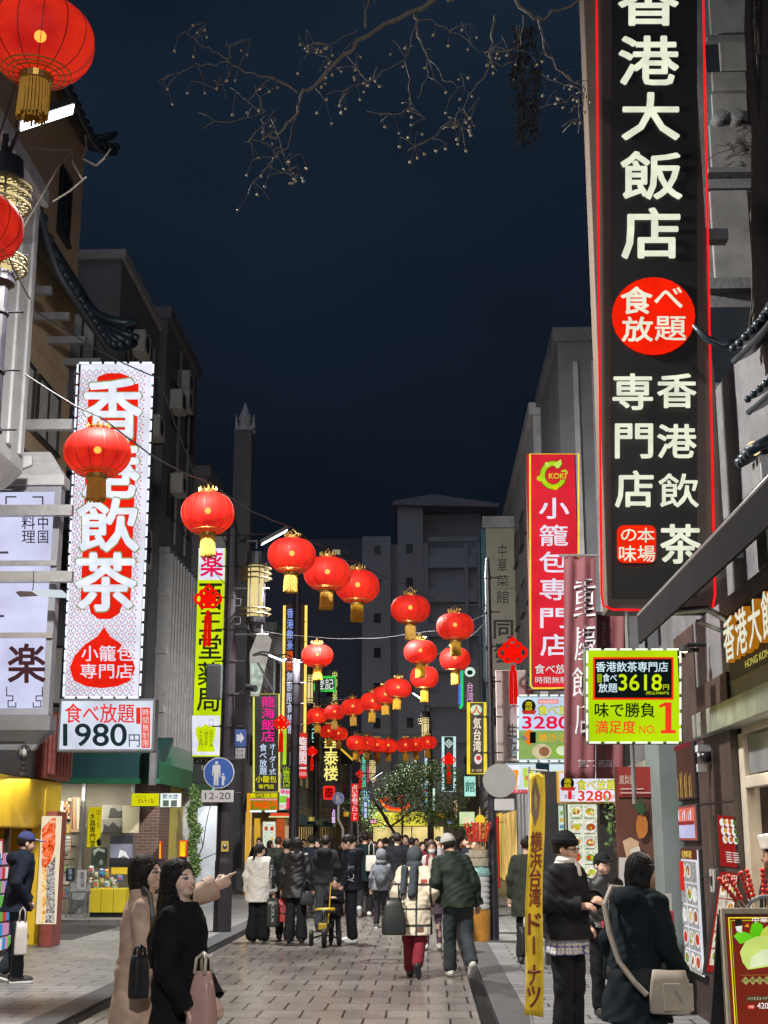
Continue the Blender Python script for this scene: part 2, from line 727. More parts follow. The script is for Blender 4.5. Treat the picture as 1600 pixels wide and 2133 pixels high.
m_yellow = mat('yellow_panel', (.72, .50, .03), .45, var=.15, vs=2)
m_red = mat('red_lacquer', (.24, .055, .045), .45, var=.3, vs=5, bump=.6, bs=14)
m_green = mat('green_awning', (.01, .11, .055), .55, var=.25, vs=3)
m_teal = mat('dark_teal_awning', (.012, .055, .06), .5, var=.25, vs=2)
m_black = mat('black_gloss', (.015, .015, .018), .3, var=.2)


def windows(root, axis, c, out, a0, a1, z0, z1, na, nz, fa=.6, fz=.55, pane=None, fr=None, dep=.06):
    """rows of framed windows on a wall: axis 'x' = wall on plane x=c (a runs along y), 'y' = plane y=c; out = outward sign"""
    da, dz = (a1 - a0) / na, (z1 - z0) / nz
    for i in range(na):
        for j in range(nz):
            ac, zc = a0 + (i + .5) * da, z0 + (j + .5) * dz
            wa, wz = da * fa / 2, dz * fz / 2
            def bx(mb, u0, u1, w0, w1, d0, d1):
                if axis == 'x':
                    mb.box((c + out * d0, u0, w0), (c + out * d1, u1, w1))
                else:
                    mb.box((u0, c + out * d0, w0), (u1, c + out * d1, w1))
            f = MB()
            t = .05
            bx(f, ac - wa, ac + wa, zc + wz - t, zc + wz, .002, dep)
            bx(f, ac - wa, ac + wa, zc - wz, zc - wz + t, .002, dep + .04)
            bx(f, ac - wa, ac - wa + t, zc - wz + t, zc + wz - t, .002, dep)
            bx(f, ac + wa - t, ac + wa, zc - wz + t, zc + wz - t, .002, dep)
            bx(f, ac - t / 2, ac + t / 2, zc - wz + t, zc + wz - t, .002, dep - .01)
            fo = f.build('window', fr or m_frame, root)
            p = MB()
            bx(p, ac - wa + t, ac + wa - t, zc - wz + t, zc + wz - t, .003, .02)
            pm = pane if pane is not None else m_glassd
            p.build('pane', rnd.choice(pm) if isinstance(pm, list) else pm, fo)


def block(name, label, x0, x1, y0, y1, h, m, cat='building', z0=0, cornice=True):
    root = thing(name, label, cat, ((x0 + x1) / 2, (y0 + y1) / 2, z0))
    MB().box((x0, y0, z0), (x1, y1, h)).build('wall', m, root)
    if cornice:
        MB().box((x0 - .12, y0 - .12, h + .002), (x1 + .12, y1 + .12, h + .35)).build('parapet', m, root)
    return root


# A - corner building with the yellow shop
bA = thing('corner_building', 'beige walled corner building with blue tiled eaves above a yellow shop', 'building', (-9.5, 17, 0))
MB().box((-13, 8, 3.0), (-6.85, 24.6, 16)).build('wall', m_beige, bA)
MB().box((-13, 8, .02), (-7.6, 23.0, 3.0)).build('back_wall', m_dark, bA)
mb = MB()   # yellow fascia and post of the shop
mb.box((-7.5, 8, 1.85), (-6.28, 22.4, 2.62)).box((-6.62, 22.4, .02), (-6.26, 23.35, 2.62)).box((-7.5, 23.0, .02), (-6.62, 23.4, 2.62))
mb.build('shop_fascia', m_yellow, bA, bevel=.02)
mb = MB().box((-6.75, 22.0, 2.64), (-6.18, 23.55, 3.75))
for i in range(7):
    mb.cyl((-6.17, 22.15 + i * .21, 2.7), (-6.17, 22.15 + i * .21, 3.7), .055, n=8)
mb.build('carved_pillar', m_red, bA, bevel=.02)
MB().box((-7.2, 8, 2.64), (-6.36, 22.0, 3.3)).build('grey_band', m_grey, bA)
MB().box((-7.45, 8.1, .1), (-7.3, 22.3, 1.8)).build('shop_back', emit('b08a50', .7, True, .4, 1.5), bA)
mb = MB()
for y in np.arange(17.5, 22.4, 1.1):
    mb.box((-6.42, y, .02), (-6.34, y + .09, 1.84))
mb.each('shop_frame', m_frame, bA)
windows(bA, 'x', -6.85, 1, 19, 23.9, 5.2, 9.9, 3, 3, .86, .74, m_blind)
windows(bA, 'x', -6.85, 1, 22.4, 24.3, 12.4, 14.4, 1, 1, .4, .7)
mb = MB()   # pale stone bay on the near side
mb.box((-6.85, 16.2, 6.9), (-5.9, 18.9, 11.2)).box((-6.85, 16.1, 11.2), (-5.8, 19.0, 11.5))
for y in (16.4, 17.2, 18.0, 18.55):
    mb.box((-5.902, y, 7.1), (-5.85, y + .18, 11.0))
mb.prism([(-6.85, 18.9, 6.9), (-5.9, 18.9, 6.9), (-6.85, 18.9, 6.0)], (0, -2.6, 0))
mb.prism([(-6.85, 18.95, 7.2), (-5.8, 18.95, 7.2), (-5.8, 18.95, 7.05), (-6.85, 18.95, 6.6)], (0, .1, 0))
mb.build('stone_bay', m_white, bA, bevel=.03)


def tiled_eave(root, x_in, x_out, y0, y1, z_in, z_out, up=.5, n=18, out=1, r=.065, horn=True):
    """strip of Chinese roof along the street, its far corner swept up: pan sheet, half-round tiles, gable scrolls"""
    mb = MB()
    def zc(y, t):
        k = max(0, (y - (y1 - 1.6)) / 1.6)
        k0 = max(0, ((y0 + 1.6) - y) / 1.6)
        return z_in + (z_out - z_in) * t ** .7 + (up * k ** 2 + up * k0 ** 2) * t
    def xc(y, t):
        k = max(0, (y - (y1 - 1.6)) / 1.6)
        return x_in + (x_out - x_in) * (t * (1 + .25 * k * k))
    ys = [y0 + (y1 - y0) * i / n for i in range(n + 1)]
    ts = [0, .25, .5, .75, 1]
    vs, fs = [], []
    for y in ys:
        for t in ts:
            vs.append((xc(y, t), y, zc(y, t)))
    k = len(ts)
    for i in range(n):
        for j in range(k - 1):
            fs.append((i * k + j, i * k + j + 1, (i + 1) * k + j + 1, (i + 1) * k + j))
    mb.add(vs, fs)
    mb.add([(v[0], v[1], v[2] - .12) for v in vs], [tuple(reversed(f)) for f in fs])
    r_ = mb.build('roof', m_tile, root, smooth=True)
    tb = MB()
    for y in ys:
        tb.tube([(xc(y, t), y, zc(y, t) + .03) for t in ts], r, 6)
        tb.ball((xc(y, 1), y, zc(y, 1) + .02), r * 1.3, 6)
    tb.tube([(xc(y, 1) - .0, y, zc(y, 1) - .1) for y in ys], r * 1.05, 6)
    tb.tube([(x_in + .02 * out, y, zc(y, 0) + .1) for y in ys], r * 2.1, 8)
    if horn:
        tb.tube([(xc(y1, t), y1 + .05 * t, zc(y1, t) + .12 + .25 * t * t) for t in ts], [r * q_ for q_ in (1.8, 1.8, 1.7, 1.5, .8)], 8)
    tb.build('roof_tiles', m_tile, r_, smooth=True)


tiled_eave(bA, -6.85, -5.95, 18.9, 25.0, 12.1, 10.75, .6)
tiled_eave(bA, -6.85, -6.3, 18.9, 24.4, 15.4, 14.7, .5)
mb = MB().prism([(-6.83, 24.3, 9.9), (-6.83, 24.9, 9.9), (-6.83, 24.9, 11.0), (-6.83, 24.3, 11.0)], (-.4, 0, 0))
for i in range(5):
    mb.box((-6.85, 19.4 + i * 1.15, 10.45), (-6.15, 19.5 + i * 1.15, 10.58))
mb.each('rafter', m_grey, bA)

# B - pharmacy corner beyond the side street
bB = thing('pharmacy_building', 'dark six storey corner building above the green shop awning', 'building', (-10, 34, 0))
MB().box((-17, 31.3, 3.3), (-7.6, 36.2, 15.9)).build('wall', m_dark, bB)
MB().box((-17.1, 31.2, 15.9), (-7.5, 36.25, 16.15)).build('parapet', m_conc, bB)
windows(bB, 'x', -7.6, 1, 31.6, 36, 5, 15.2, 2, 4, .55, .5)
windows(bB, 'y', 31.3, -1, -12, -7.8, 4, 15.2, 3, 4, .5, .5, [m_glassd, m_glassd, m_blind])
MB().box((-17, 31.6, .02), (-6.25, 36.2, 3.3)).build('shop_back', mat('shop_wall', (.42, .38, .30), .7, var=.2, vs=1.5), bB)
mb = MB().box((-6.75, 31.35, .02), (-6.12, 32.6, 3.05))
mb.build('brick_pillar', m_brick, bB)
mb = MB().box((-6.75, 31.1, .02), (-6.66, 31.3, 3.05)).box((-10.6, 31.2, 2.95), (-6.6, 31.5, 3.05)).box((-9.05, 31.2, .02), (-8.95, 31.3, 2.95)).box((-7.9, 31.2, .02), (-7.82, 31.3, 2.95))
mb.each('shop_frame', m_steel, bB)
mb = MB().cyl((-9.35, 31.0, .02), (-9.35, 31.0, 3.0), .2, n=16)
mb.build('wooden_column', mat('worn_wood_column', (.20, .13, .09), .6, var=.35, vs=4), bB, smooth=True)
mb = MB().box((-6.45, 32.6, .5), (-6.15, 34.6, 3.0))
mb.build('gold_panel', mat('gold_panel', (.62, .52, .10), .4, var=.3, vs=12, bump=.6, bs=60), bB)
MB().box((-6.3, 34.62, .02), (-6.0, 35.9, 3.3)).build('pale_pier', m_white, bB)
mb = MB()
for i in range(4):
    mb.cyl((-11.5 + i * 1.3, 31.0, 3.02), (-10.6 + i * 1.3, 31.0, 3.02), .02, n=6)
mb.each('tube_lamp', emit('f4f6e8', 2.5, True), bB)

mb = MB()   # awning: dark fascia to the side street, green strip along the main street
mb.prism([(-11.2, 29.6, 2.85), (-11.2, 29.6, 3.55), (-11.2, 31.25, 3.95), (-11.2, 31.25, 3.85)], (5.35, 0, 0))
r_ = thing('shop_awning', 'long dark teal and green awning round the pharmacy corner', 'awning', (-8.5, 30.4, 2.85))
mb.build('fascia', m_teal, r_)
mb = MB().prism([(-5.83, 29.58, 2.85), (-5.83, 29.58, 3.3), (-6.24, 30.2, 3.9), (-6.24, 30.2, 3.8)], (0, 8.2, 0))
mb.box((-11.2, 29.56, 2.84), (-5.8, 29.6, 2.95))
mb.build('green_cloth', m_green, r_)
MB().box((-5.98, 29.3, 2.8), (-5.86, 29.5, 3.7)).build('bracket', m_grey, r_)

# C - louvred building, D, E and the rest of the left side
bC = block('louvred_building', 'grey building with tall vertical louvres beside the pharmacy sign', -16, -7.4, 36.3, 41.5, 16.3, m_dark)
mb = MB()
for i in range(11):
    y = 36.5 + i * .45
    mb.box((-7.4, y, 3.6), (-7.0, y + .07, 9.4))
for z in (3.6, 5.0, 6.6, 8.2, 9.4):
    mb.box((-7.4, 36.4, z), (-7.1, 41.4, z + .18))
mb.build('louvre_screen', m_steel, bC)
mb = MB().box((-6.5, 38.0, .02), (-5.82, 38.2, 2.55))
mb.build('white_gate', mat('white_lit_door', (.62, .66, .72), .5, var=.12), bC)
windows(bC, 'x', -7.4, 1, 36.6, 41.3, 10, 15.5, 2, 2, .5, .5)
bD = block('narrow_building', 'dark narrow building between the louvred block and the ornate tower', -15, -7, 41.6, 46.7, 13.0, m_dark)
windows(bD, 'x', -7, 1, 42, 46.5, 4, 12.6, 2, 3, .5, .5)
mb = MB()
tw = thing('ornate_tower', 'slim dark tower topped by a pale flame shaped finial', 'tower', (-6.65, 48, 0))
MB().box((-7.0, 47.3, 0), (-6.35, 48.1, 16.3)).build('shaft', m_dark, tw)
mb = MB().lathe([(.01, 16.3), (.42, 16.35), (.36, 16.5), (.22, 16.6), (.20, 16.75), (.26, 16.9), (.16, 17.1), (.02, 17.5)], (-6.67, 47.7, 0), 10)
for k in range(4):
    a = k * math.pi / 2
    mb.cyl((-6.67 + .3 * math.cos(a), 47.7 + .3 * math.sin(a), 16.5), (-6.67 + .34 * math.cos(a), 47.7 + .34 * math.sin(a), 17.05), .08, .01, 6)
mb.build('finial', m_white, tw)
spec = [(48.2, 56, 8.6, 'plain brown building carrying the gold neon edged banner'), (56.2, 66, 10.2, 'dark building above the teal awnings'),
        (66.2, 80, 7.8, 'low brown building with lit gold eaves'), (80.2, 110, 9.5, 'far dark building at the end of the shop row')]
for i, (a, b, h, lab) in enumerate(spec):
    o = block('shop_building', lab, -16, -6.6 + (i % 2) * .2, a, b, h, [m_dark, m_conc, m_dark, m_conc][i])
    windows(o, 'x', -6.6 + (i % 2) * .2, 1, a + .3, b - .3, 3.8, h - .4, 4, 2, .55, .5, [m_glassd, m_glassd, emit('d8b878', .35)])
    MB().box((-6.58 + (i % 2) * .2, a + .2, .1), (-6.5 + (i % 2) * .2, b - .2, 2.6)).build('shopfront', emit('dcb870', 1.0, True, .6, .8), o)
    mb = MB()
    for y in np.arange(a + .2, b - .2, 1.3):
        mb.box((-6.51 + (i % 2) * .2, y, .02), (-6.42 + (i % 2) * .2, y + .12, 2.6))
    mb.box((-6.5 + (i % 2) * .2, a, 2.6), (-5.9 + (i % 2) * .2, b, 3.1))
    mb.each('shop_frame', m_frame, o)

# pipes, air conditioners and sills that break up the walls
for root, x, y0, y1, z0, z1 in ((bB, -7.6, 31.8, 35.8, 4, 14), (bC, -7.4, 36.8, 41, 10, 15), (bD, -7.0, 42, 46, 4, 11)):
    for k in range(2):
        y = rnd.uniform(y0, y1)
        MB().cyl((x + .08, y, z0), (x + .08, y, z1 + 1), .05, n=8).build('drainpipe', m_grey, root)
    for k in range(4):
        y, z = rnd.uniform(y0, y1 - .8), rnd.uniform(z0, z1)
        a_ = MB().box((x + .002, y, z), (x + .36, y + .8, z + .6)).build('air_conditioner', m_blind, root, bevel=.02)
        MB().cyl((x + .36, y + .35, z + .3), (x + .372, y + .35, z + .3), .22, n=16).build('fan_grille', m_frame, a_)

# right side, near to far
m_conc0 = mat('weathered_concrete', (.13, .13, .14), .85, var=.4, vs=1.5, bump=.3, bs=25)
m_panel0 = mat('weathered_panel', (.19, .19, .185), .7, var=.35, vs=3)
b0 = thing('restaurant_building', 'grey concrete restaurant building with ledges and bare vines behind the tall black sign', 'building', (4.5, 9, 0))
MB().box((3.05, 4, 3.75), (8, 13.598, 6.25)).box((2.8, 13.6, 3.75), (8, 16, 14)).build('wall', m_conc0, b0)
mb = MB()
def wall_px(l, t, r, b, d, Y=13.6):
    """box standing d proud of the wall that faces the viewer, outlined in the photograph"""
    cx, cy = (l + r) / 2, (t + b) / 2
    mb.box((P(l, cy, Y).x, Y - d, P(cx, b, Y).z), (P(r, cy, Y).x, Y + .002, P(cx, t, Y).z))
for t, b_, d in ((82, 92, .10), (362, 372, .16), (392, 398, .08), (590, 612, .16), (920, 926, .1), (1085, 1100, .16)):
    wall_px(1470, t, 1640, b_, d)
mb.each('ledge', m_conc0, b0)
mb = MB()
for q in ((1482, 400, 1562, 588), (1476, -30, 1560, 76), (1498, 88, 1556, 150), (1482, 154, 1554, 192), (1482, 198, 1556, 256), (1478, 262, 1572, 360), (1486, 806, 1560, 918)):
    wall_px(*q, .05)
mb.each('wall_panel', m_panel0, b0, bevel=.01)
mb = MB()
for i in range(3):
    wall_px(1487, 924 + i * 50, 1510, 968 + i * 50, .12)
mb.each('junction_box', m_panel0, b0, bevel=.02)
for px in (1500, 1536):
    q = P(px, 238, 13.4)
    MB().cyl(q + Vector((0, .2, 0)), q, .07, n=16).cyl(q, q + Vector((0, -.01, 0)), .05, n=16).build('vent_pipe', m_steel, b0)
mb = MB()
wall_px(1470, 86, 1500, 150, .01)
wall_px(1482, 640, 1580, 795, .01)
mb.each('dark_opening', m_glassd, b0)
# bare climbing vine on the wall
mb = MB()
vn = thing('bare_vine', 'dark leafless vine climbing the concrete wall beside the tall black sign', 'climbing plant', (2.9, 12.1, 4.6))
for k in range(46):
    px, py = rnd.uniform(1562, 1640), 1100
    pts = []
    while py > -60:
        q = P(px + rnd.uniform(-4, 4), py, 13.5 - rnd.uniform(0, .25))
        pts.append(q)
        py -= rnd.uniform(40, 90)
        px += rnd.uniform(-9, 9) + (1600 - px) * .06
    mb.tube(pts, [rnd.uniform(.008, .022)] * len(pts), 5)
mb.tube([P(1606, 1090, 13.2), P(1600, 800, 13.2), P(1588, 500, 13.2), P(1590, 300, 13.2), P(1606, 130, 13.2), P(1612, -60, 13.2)], [.10, .11, .12, .13, .11, .1], 10).tube([P(1586, 330, 13.2), P(1570, 200, 13.15), P(1560, 60, 13.1), P(1562, -60, 13.1)], [.08, .06, .05, .04], 8)
mb.build('stem', mat('vine_bark', (.07, .06, .055), .85, var=.4, vs=12, bump=.6, bs=40), vn)
mb = MB()
for k in range(60):
    px, py = rnd.uniform(1515, 1590), rnd.choice([rnd.uniform(935, 1095), rnd.uniform(935, 1095), rnd.uniform(270, 360)])
    pts = [P(px, py, 13.53)]
    dx, dy = rnd.uniform(-16, 4), rnd.uniform(-14, 10)
    for i in range(4):
        px += dx + rnd.uniform(-5, 5)
        py += dy + rnd.uniform(-5, 5)
        pts.append(P(px, py, 13.5))
    mb.tube(pts, .005, 4)
mb.build('twig', MATS[('s', 'vine_bark')], vn)
# ground floor of the restaurant
MB().box((2.62, 13.2, .02), (3.4, 14.25, 3.74)).build('corner_pier', m_wood, b0)
MB().box((2.60, 11.75, .02), (3.3, 13.198, 3.1)).build('wood_wall', m_wood, b0)
mb = MB()
for z in (.7, 1.35, 2.0, 2.6):
    mb.box((2.594, 11.75, z), (2.602, 13.198, z + .012))
mb.build('board_joint', m_black, b0)
MB().box((3.2, 4, .02), (3.4, 11.7, 3.74)).build('inner_wall', mat('warm_plaster', (.36, .29, .23), .7, var=.15), b0)
mb = MB().box((2.66, 11.55, .02), (2.78, 11.72, 2.62)).box((2.66, 10.4, .02), (2.76, 10.5, 2.62)).box((2.66, 10.5, 2.1), (2.74, 11.55, 2.2)).box((2.66, 4, 2.55), (2.76, 11.72, 2.64))
mb.build('door_frame', mat('cream_frame', (.5, .44, .36), .5), b0, bevel=.01)
MB().box((2.70, 10.52, 2.22), (2.73, 11.53, 2.53)).build('transom', m_grey, b0)
mb = MB().box((2.5, 5, 2.60), (2.75, 12.85, 2.82))
mb.build('steel_canopy', mat('stained_zinc', (.34, .36, .31), .45, .5, var=.45, vs=4, bump=.2, bs=30), b0, bevel=.01)
mb = MB().box((2.63, 6, 2.822), (3.0, 13.19, 3.74))
mb.build('sign_band', m_grey, b0)
for i, y in enumerate((12.85, 12.5)):
    mb = MB().cyl((2.60, y, 3.44), (2.42, y, 3.44), .02, n=8).lathe([(.02, .06), (.075, 0), (.07, -.01), (.015, .05)], (2.40, y, 3.38), 14)
    k_ = mb.build('spotlight', m_frame, b0)
    MB().ball((2.40, y, 3.40), .035, 8).build('bulb', emit('ffd890', 6, True), k_)
tiled_eave(b0, 3.06, 2.84, 7.5, 11.5, 6.15, 5.88, .08, 22, r=.03, horn=False)
MB().tube([(2.86, 11.56, 6.06), (2.72, 11.6, 6.04), (2.58, 11.62, 6.12), (2.46, 11.6, 6.25)], [.05, .045, .036, .02], 8).build('eave_hook', m_tile, b0, smooth=True)
tiled_eave(b0, 3.06, 2.86, 7.5, 11.2, 5.55, 5.32, .06, 22, r=.026, horn=False)
mb = MB().box((2.70, 10.5, 3.8), (2.80, 10.8, 4.7))
mb.build('bolted_plate', m_steel, b0, bevel=.01)
mb = MB()
for i in range(4):
    mb.tube([(2.6, 10.5 + .12 * i, 4.72), (2.82, 10.5 + .12 * i, 4.84)], .045, 8)
mb.build('ridge_tile', m_tile, b0, smooth=True)
k_ = MB().cyl((2.95, 10.6, 4.75), (2.75, 10.6, 4.75), .02).build('lamp_bracket', m_frame, b0)
MB().ball((2.68, 10.6, 4.78), .06, 10).build('bulb', emit('ffe0a0', 1.3, True), k_, smooth=True)

aw = thing('retractable_awning', 'half open dark grey awning over the restaurant front', 'awning', (2.3, 9.5, 3.5))
mb = MB().prism([(1.92, 12.0, 3.62), (1.92, 12.0, 3.66), (2.75, 12.0, 4.22), (2.75, 12.0, 4.18)], (0, -6.5, 0))
mb.prism([(1.90, 12.02, 3.38), (1.92, 12.02, 3.38), (1.92, 12.02, 3.66), (1.90, 12.02, 3.66)], (0, -6.6, 0))
mb.build('cloth', mat('grey_awning_cloth', (.02, .02, .022), .8, var=.2, vs=2, spec=.08), aw)
mb = MB().cyl((1.93, 12.0, 3.64), (1.93, 5.4, 3.64), .035, n=8)
for y in (11.7, 8.5):
    mb.tube([(2.7, y, 3.5), (2.3, y - .75, 3.52), (1.95, y - .05, 3.6)], .03, 6)
    mb.tube([(2.7, y + .1, 3.42), (2.25, y - .6, 3.44)], .02, 6)
mb.build('folding_arm', m_steel, aw, smooth=True)

b1 = block('snack_shop_building', 'dark charcoal building front behind the hanging maroon banners', 2.95, 10, 14.3, 30.9, 3.6, m_dark)
MB().box((2.42, 14.3, .02), (2.95, 15.2, 3.4)).build('green_pier', mat('grey_green_panel', (.17, .21, .21), .5, var=.15), b1)
mb = MB()
for y in (17.2, 19.8, 21.5, 24.5, 27.5):
    mb.box((2.82, y, .02), (2.95, y + .25, 3.3))
mb.each('pier', m_frame, b1)
MB().box((2.90, 15.3, .4), (2.952, 30.5, 2.7)).build('shopfront', emit('cfc6a8', .75, True, .5, .7), b1)
b2 = block('blank_tower', 'tall blank dark building rising behind the red dumpling sign', 3.25, 12, 30.9, 36, 13.4, m_dark)
mb = MB()
for x in (3.6, 4.05, 4.9):
    mb.box((x, 30.84, 3.8), (x + .12, 30.9, 12.9))
mb.each('pilaster', m_conc, b2)
windows(b2, 'y', 30.9, -1, 5.1, 7.5, 4, 12.5, 2, 5, .6, .7)
b3 = block('stepped_building', 'grey building with sloping roof edge beyond the pale column sign', 3.05, 12, 36.1, 56, 13.2, m_conc)
windows(b3, 'x', 3.05, -1, 37, 55.5, 3.6, 12, 7, 4, .55, .5)
mb = MB()
for y in (36.6, 38.2, 39.6, 41.4):
    mb.box((2.72, y, .02), (3.05, y + .7, 3.2))
mb.each('column', m_white, b3, bevel=.03)
MB().box((2.98, 42.3, .1), (3.052, 55.5, 2.6)).build('shopfront', emit('e8c070', 1.0, True, .6, .8), b3)
b4 = block('end_shops', 'low far shops glowing gold at the end of the right hand row', 3.1, 12, 56.2, 110, 7.5, m_dark)
MB().box((3.02, 56.5, .1), (3.102, 109, 2.7)).build('shopfront', emit('e0b850', .9, True, .6, .6), b4)
windows(b4, 'x', 3.1, -1, 57, 109, 3.6, 7.3, 10, 1, .5, .5, [m_glassd, emit('d8b878', .5)])

# far apartment block
ap = thing('apartment_block', 'dark far apartment block with balconies at the end of the street', 'building', (0, 115, 0))
m_ap = mat('far_render', (.42, .42, .47), .85, var=.12, vs=.4)
MB().box((-5.3, 111, 0), (-2.9, 126, 26.5)).box((-2.3, 110.4, 0), (-.15, 126, 29)).box((-3.0, 112, 0), (-2.2, 126, 26)).build('wall', m_ap, ap)
MB().box((-.15, 111.2, 0), (4.6, 126, 25.5)).box((-.149, 112.6, 25.5), (4.8, 126, 28.75)).build('balcony_wall', m_ap, ap)
MB().prism([(-2.7, 109.8, 29.25), (.6, 109.8, 29.85), (6.2, 109.8, 29.0), (6.2, 109.8, 28.7), (-2.7, 109.8, 28.95)], (0, 17, 0)).build('roof', mat('far_roof', (.30, .30, .36), .8), ap)
mb = MB()
for j in range(8):
    z = 3.5 + j * 2.9
    mb.box((.25, 110.6, z), (4.3, 111.2, z + 1.0)).box((.25, 110.58, z - .12), (4.35, 111.2, z))
mb.box((-.15, 110.5, 0), (.25, 111.2, 25.8)).box((3.3, 110.5, 0), (3.6, 111.2, 25.8)).box((4.35, 110.5, 0), (4.7, 111.2, 25.8))
mb.build('balcony', m_ap, ap)
for j in range(8):
    z = 4.6 + j * 2.9
    for x in (-4.3, -1.6):
        o = MB().box((x, 111 if x < -3 else 110.4, z), (x + .55, 110.36 if x > -3 else 110.96, z + .8)).build('window', m_glassd, ap)
o = MB().box((.3, 110.9, 26.0), (4.4, 111.2, 26.4)).build('rail', m_ap, ap)
bk = thing('background_tower', 'far dark office tower with a few lit windows behind the lantern strings', 'building', (-9, 130, 0))
MB().box((-16, 130, 0), (-6.2, 150, 30.5)).build('wall', mat('far_dark', (.16, .16, .21), .85, var=.1), bk)
for x, z, on in ((-9.2, 28.9, 1), (-8.2, 28.9, 0), (-8.3, 26.2, 1), (-10.5, 24, 0), (-7.5, 22, 0)):
    MB().box((x, 129.94, z), (x + .8, 129.97, z + .5)).build('window', emit('b8b090', .6) if on else m_glassd, bk)
# shop across the end of the street, yellow lit
es = thing('end_shop', 'yellow lit shopfront across the end of the street', 'shop', (-1, 78, 0))
MB().box((-3.4, 78, 3.1), (1.5, 84, 5.2)).build('wall', m_dark, es)
MB().box((-3.1, 77.8, 2.35), (.1, 77.99, 3.1)).build('lit_fascia', emit('e8d84a', .95, True, .15, 1), es)
MB().box((-3.1, 77.9, .1), (.9, 78, 2.3)).build('shopfront', emit('ecd488', 1.0, True, .5, 1.2), es)
mb = MB()
for x in (-3.1, -2.0, -.9, .2, .9):
    mb.box((x, 77.75, .02), (x + .06, 77.9, 2.3))
mb.each('shop_frame', m_frame, es)
# ------------------------------------------------------------------ street poles with lantern lamps and floodlights
m_pole = mat('pole_paint', (.022, .02, .028), .42, .2, var=.2, vs=6)
m_gildfret = mat('aged_gilt', (.16, .13, .07), .5, .5, var=.2, vs=20)
m_lampglass = emit('f2dc98', .95, True, .12, 3)


def pole(x, y, h, label, wide=.5, r=.17, lamp=None, flood=None, power=0, fret=0, group='dark steel street poles'):
    root = thing('street_pole', label, 'street pole', (x, y, .02), group)
    mb = MB().cyl((x, y, .02), (x, y, 1.25), r, r * .98, 14).cyl((x, y, 1.25), (x, y, 1.33), r * .98, r * .9, 14)
    mb.build('base', m_pole, root, smooth=False)
    mb = MB().cyl((x, y, 1.33), (x, y, h), r * .9, r * .6, 14)
    z = 2.5
    while z < h:
        mb.cyl((x, y, z), (x, y, z + .04), r * 1.02 - (r * .38) * z / h + .012, None, 14)
        mb.cyl((x - r - .12, y, z + .02), (x + r + .12, y, z + .02), .012, n=5)
        z += .62
    mb.cyl((x, y, h), (x, y, h + .3), r * .62, .03, 14)
    mb.build('shaft', m_pole, root)
    for z, sgn in ((fret, 1),) if fret else ():
        fb = MB()
        fb.tube([(x, y - .05, z), (x + sgn * .75, y - .05, z)], .016, 5).tube([(x, y - .05, z - .9), (x + sgn * .75, y - .05, z - .9)], .016, 5)
        for q in (z, z - .9):
            s_ = -1 if q == z else 1
            fb.tube([(x + sgn * a, y - .05, q + s_ * b) for a, b in ((.62, 0), (.62, .26), (.36, .26), (.36, .10), (.5, .10), (.5, .18), (.43, .18))], .014, 5)
            fb.tube([(x + sgn * a, y - .05, q + s_ * b) for a, b in ((.06, .34), (.2, .34), (.2, .2), (.06, .2))], .014, 5)
        fb.build('fret_bracket', m_grey, root)
    if lamp:
        lx, lz = lamp        # lantern column hung beside the pole: cream tube between two sets of fretwork rings
        arm = MB().cyl((x, y, lz + 1.0), (lx, y, lz + 1.0), .03).cyl((lx, y, lz + .85), (lx, y, lz + 1.05), .03)
        arm.build('lamp_arm', m_pole, root)
        lo = MB().lathe([(.02, .80), (.20, .76), (.22, .52), (.15, .5)], (lx, y, lz), 20)
        lo.lathe([(.15, -.5), (.2, -.52), (.2, -.62), (.12, -.68), (.10, -.8), (.02, -.82)], (lx, y, lz), 20)
        for k in range(6):
            a = k * math.pi / 3
            lo.cyl((lx + .175 * math.cos(a), y + .175 * math.sin(a), lz - .5), (lx + .175 * math.cos(a), y + .175 * math.sin(a), lz + .5), .012, n=5)
        L = lo.build('lantern_lamp', m_pole, root, smooth=False)
        MB().cyl((lx, y, lz - .52), (lx, y, lz + .52), .155, n=20).build('lamp_tube', m_lampglass, L, smooth=True)
        ri = MB()
        for z in (.44, .34, .24, -.36, -.46):
            pts = [(lx + .30 * math.cos(a), y + .30 * math.sin(a), lz + z) for a in np.linspace(0, 2 * math.pi, 24, endpoint=False)]
            ri.tube(pts, .014, 5, True)
            for a in np.linspace(0, 2 * math.pi, 20, endpoint=False):
                c = Vector((lx + .24 * math.cos(a), y + .24 * math.sin(a), lz + z))
                t = Vector((-math.sin(a), math.cos(a), 0)) * .035
                o = Vector((math.cos(a), math.sin(a), 0)) * .05
                ri.tube([c + o, c + t, c - o, c - t], .008, 4, True)
        ri.build('fretwork', m_gildfret, L)
        MB().lathe([(.09, -.66), (.1, -.72), (.08, -.8), (.01, -.82)], (lx, y, lz), 14).build('lower_lamp', emit('fff4d8', 1), L)
    if flood:
        p, d = Vector(flood[0]), Vector(flood[1]).normalized()
        up = Vector((0, 0, 1))
        s = d.cross(up).normalized()
        n2 = s.cross(d).normalized()
        fl = MB().slab(p - d * .3 - s * .11 - n2 * .03, d * .6, s * .22, n2 * .07)
        fl.tube([p + n2 * .04, p + n2 * .1 + (Vector((x, y, p.z)) - p) * .5, (x, y, p.z - .1)], .022, 6)
        fo = fl.build('floodlight', m_frame, root)
        MB().slab(p - d * .28 - s * .095 - n2 * .042, d * .56, s * .19, n2 * .008).build('led_face', emit('f2fbff', 6), fo)
        if power:
            area_light('flood_beam', p - n2 * .15 + Vector((.7 if p.x < -1 else -.7, 0, 0)), p - n2 * 3 + Vector((.7 if p.x < -1 else -.7, 1.2, 0)), power, .5, (1, .965, .9), parent=root)
    return root


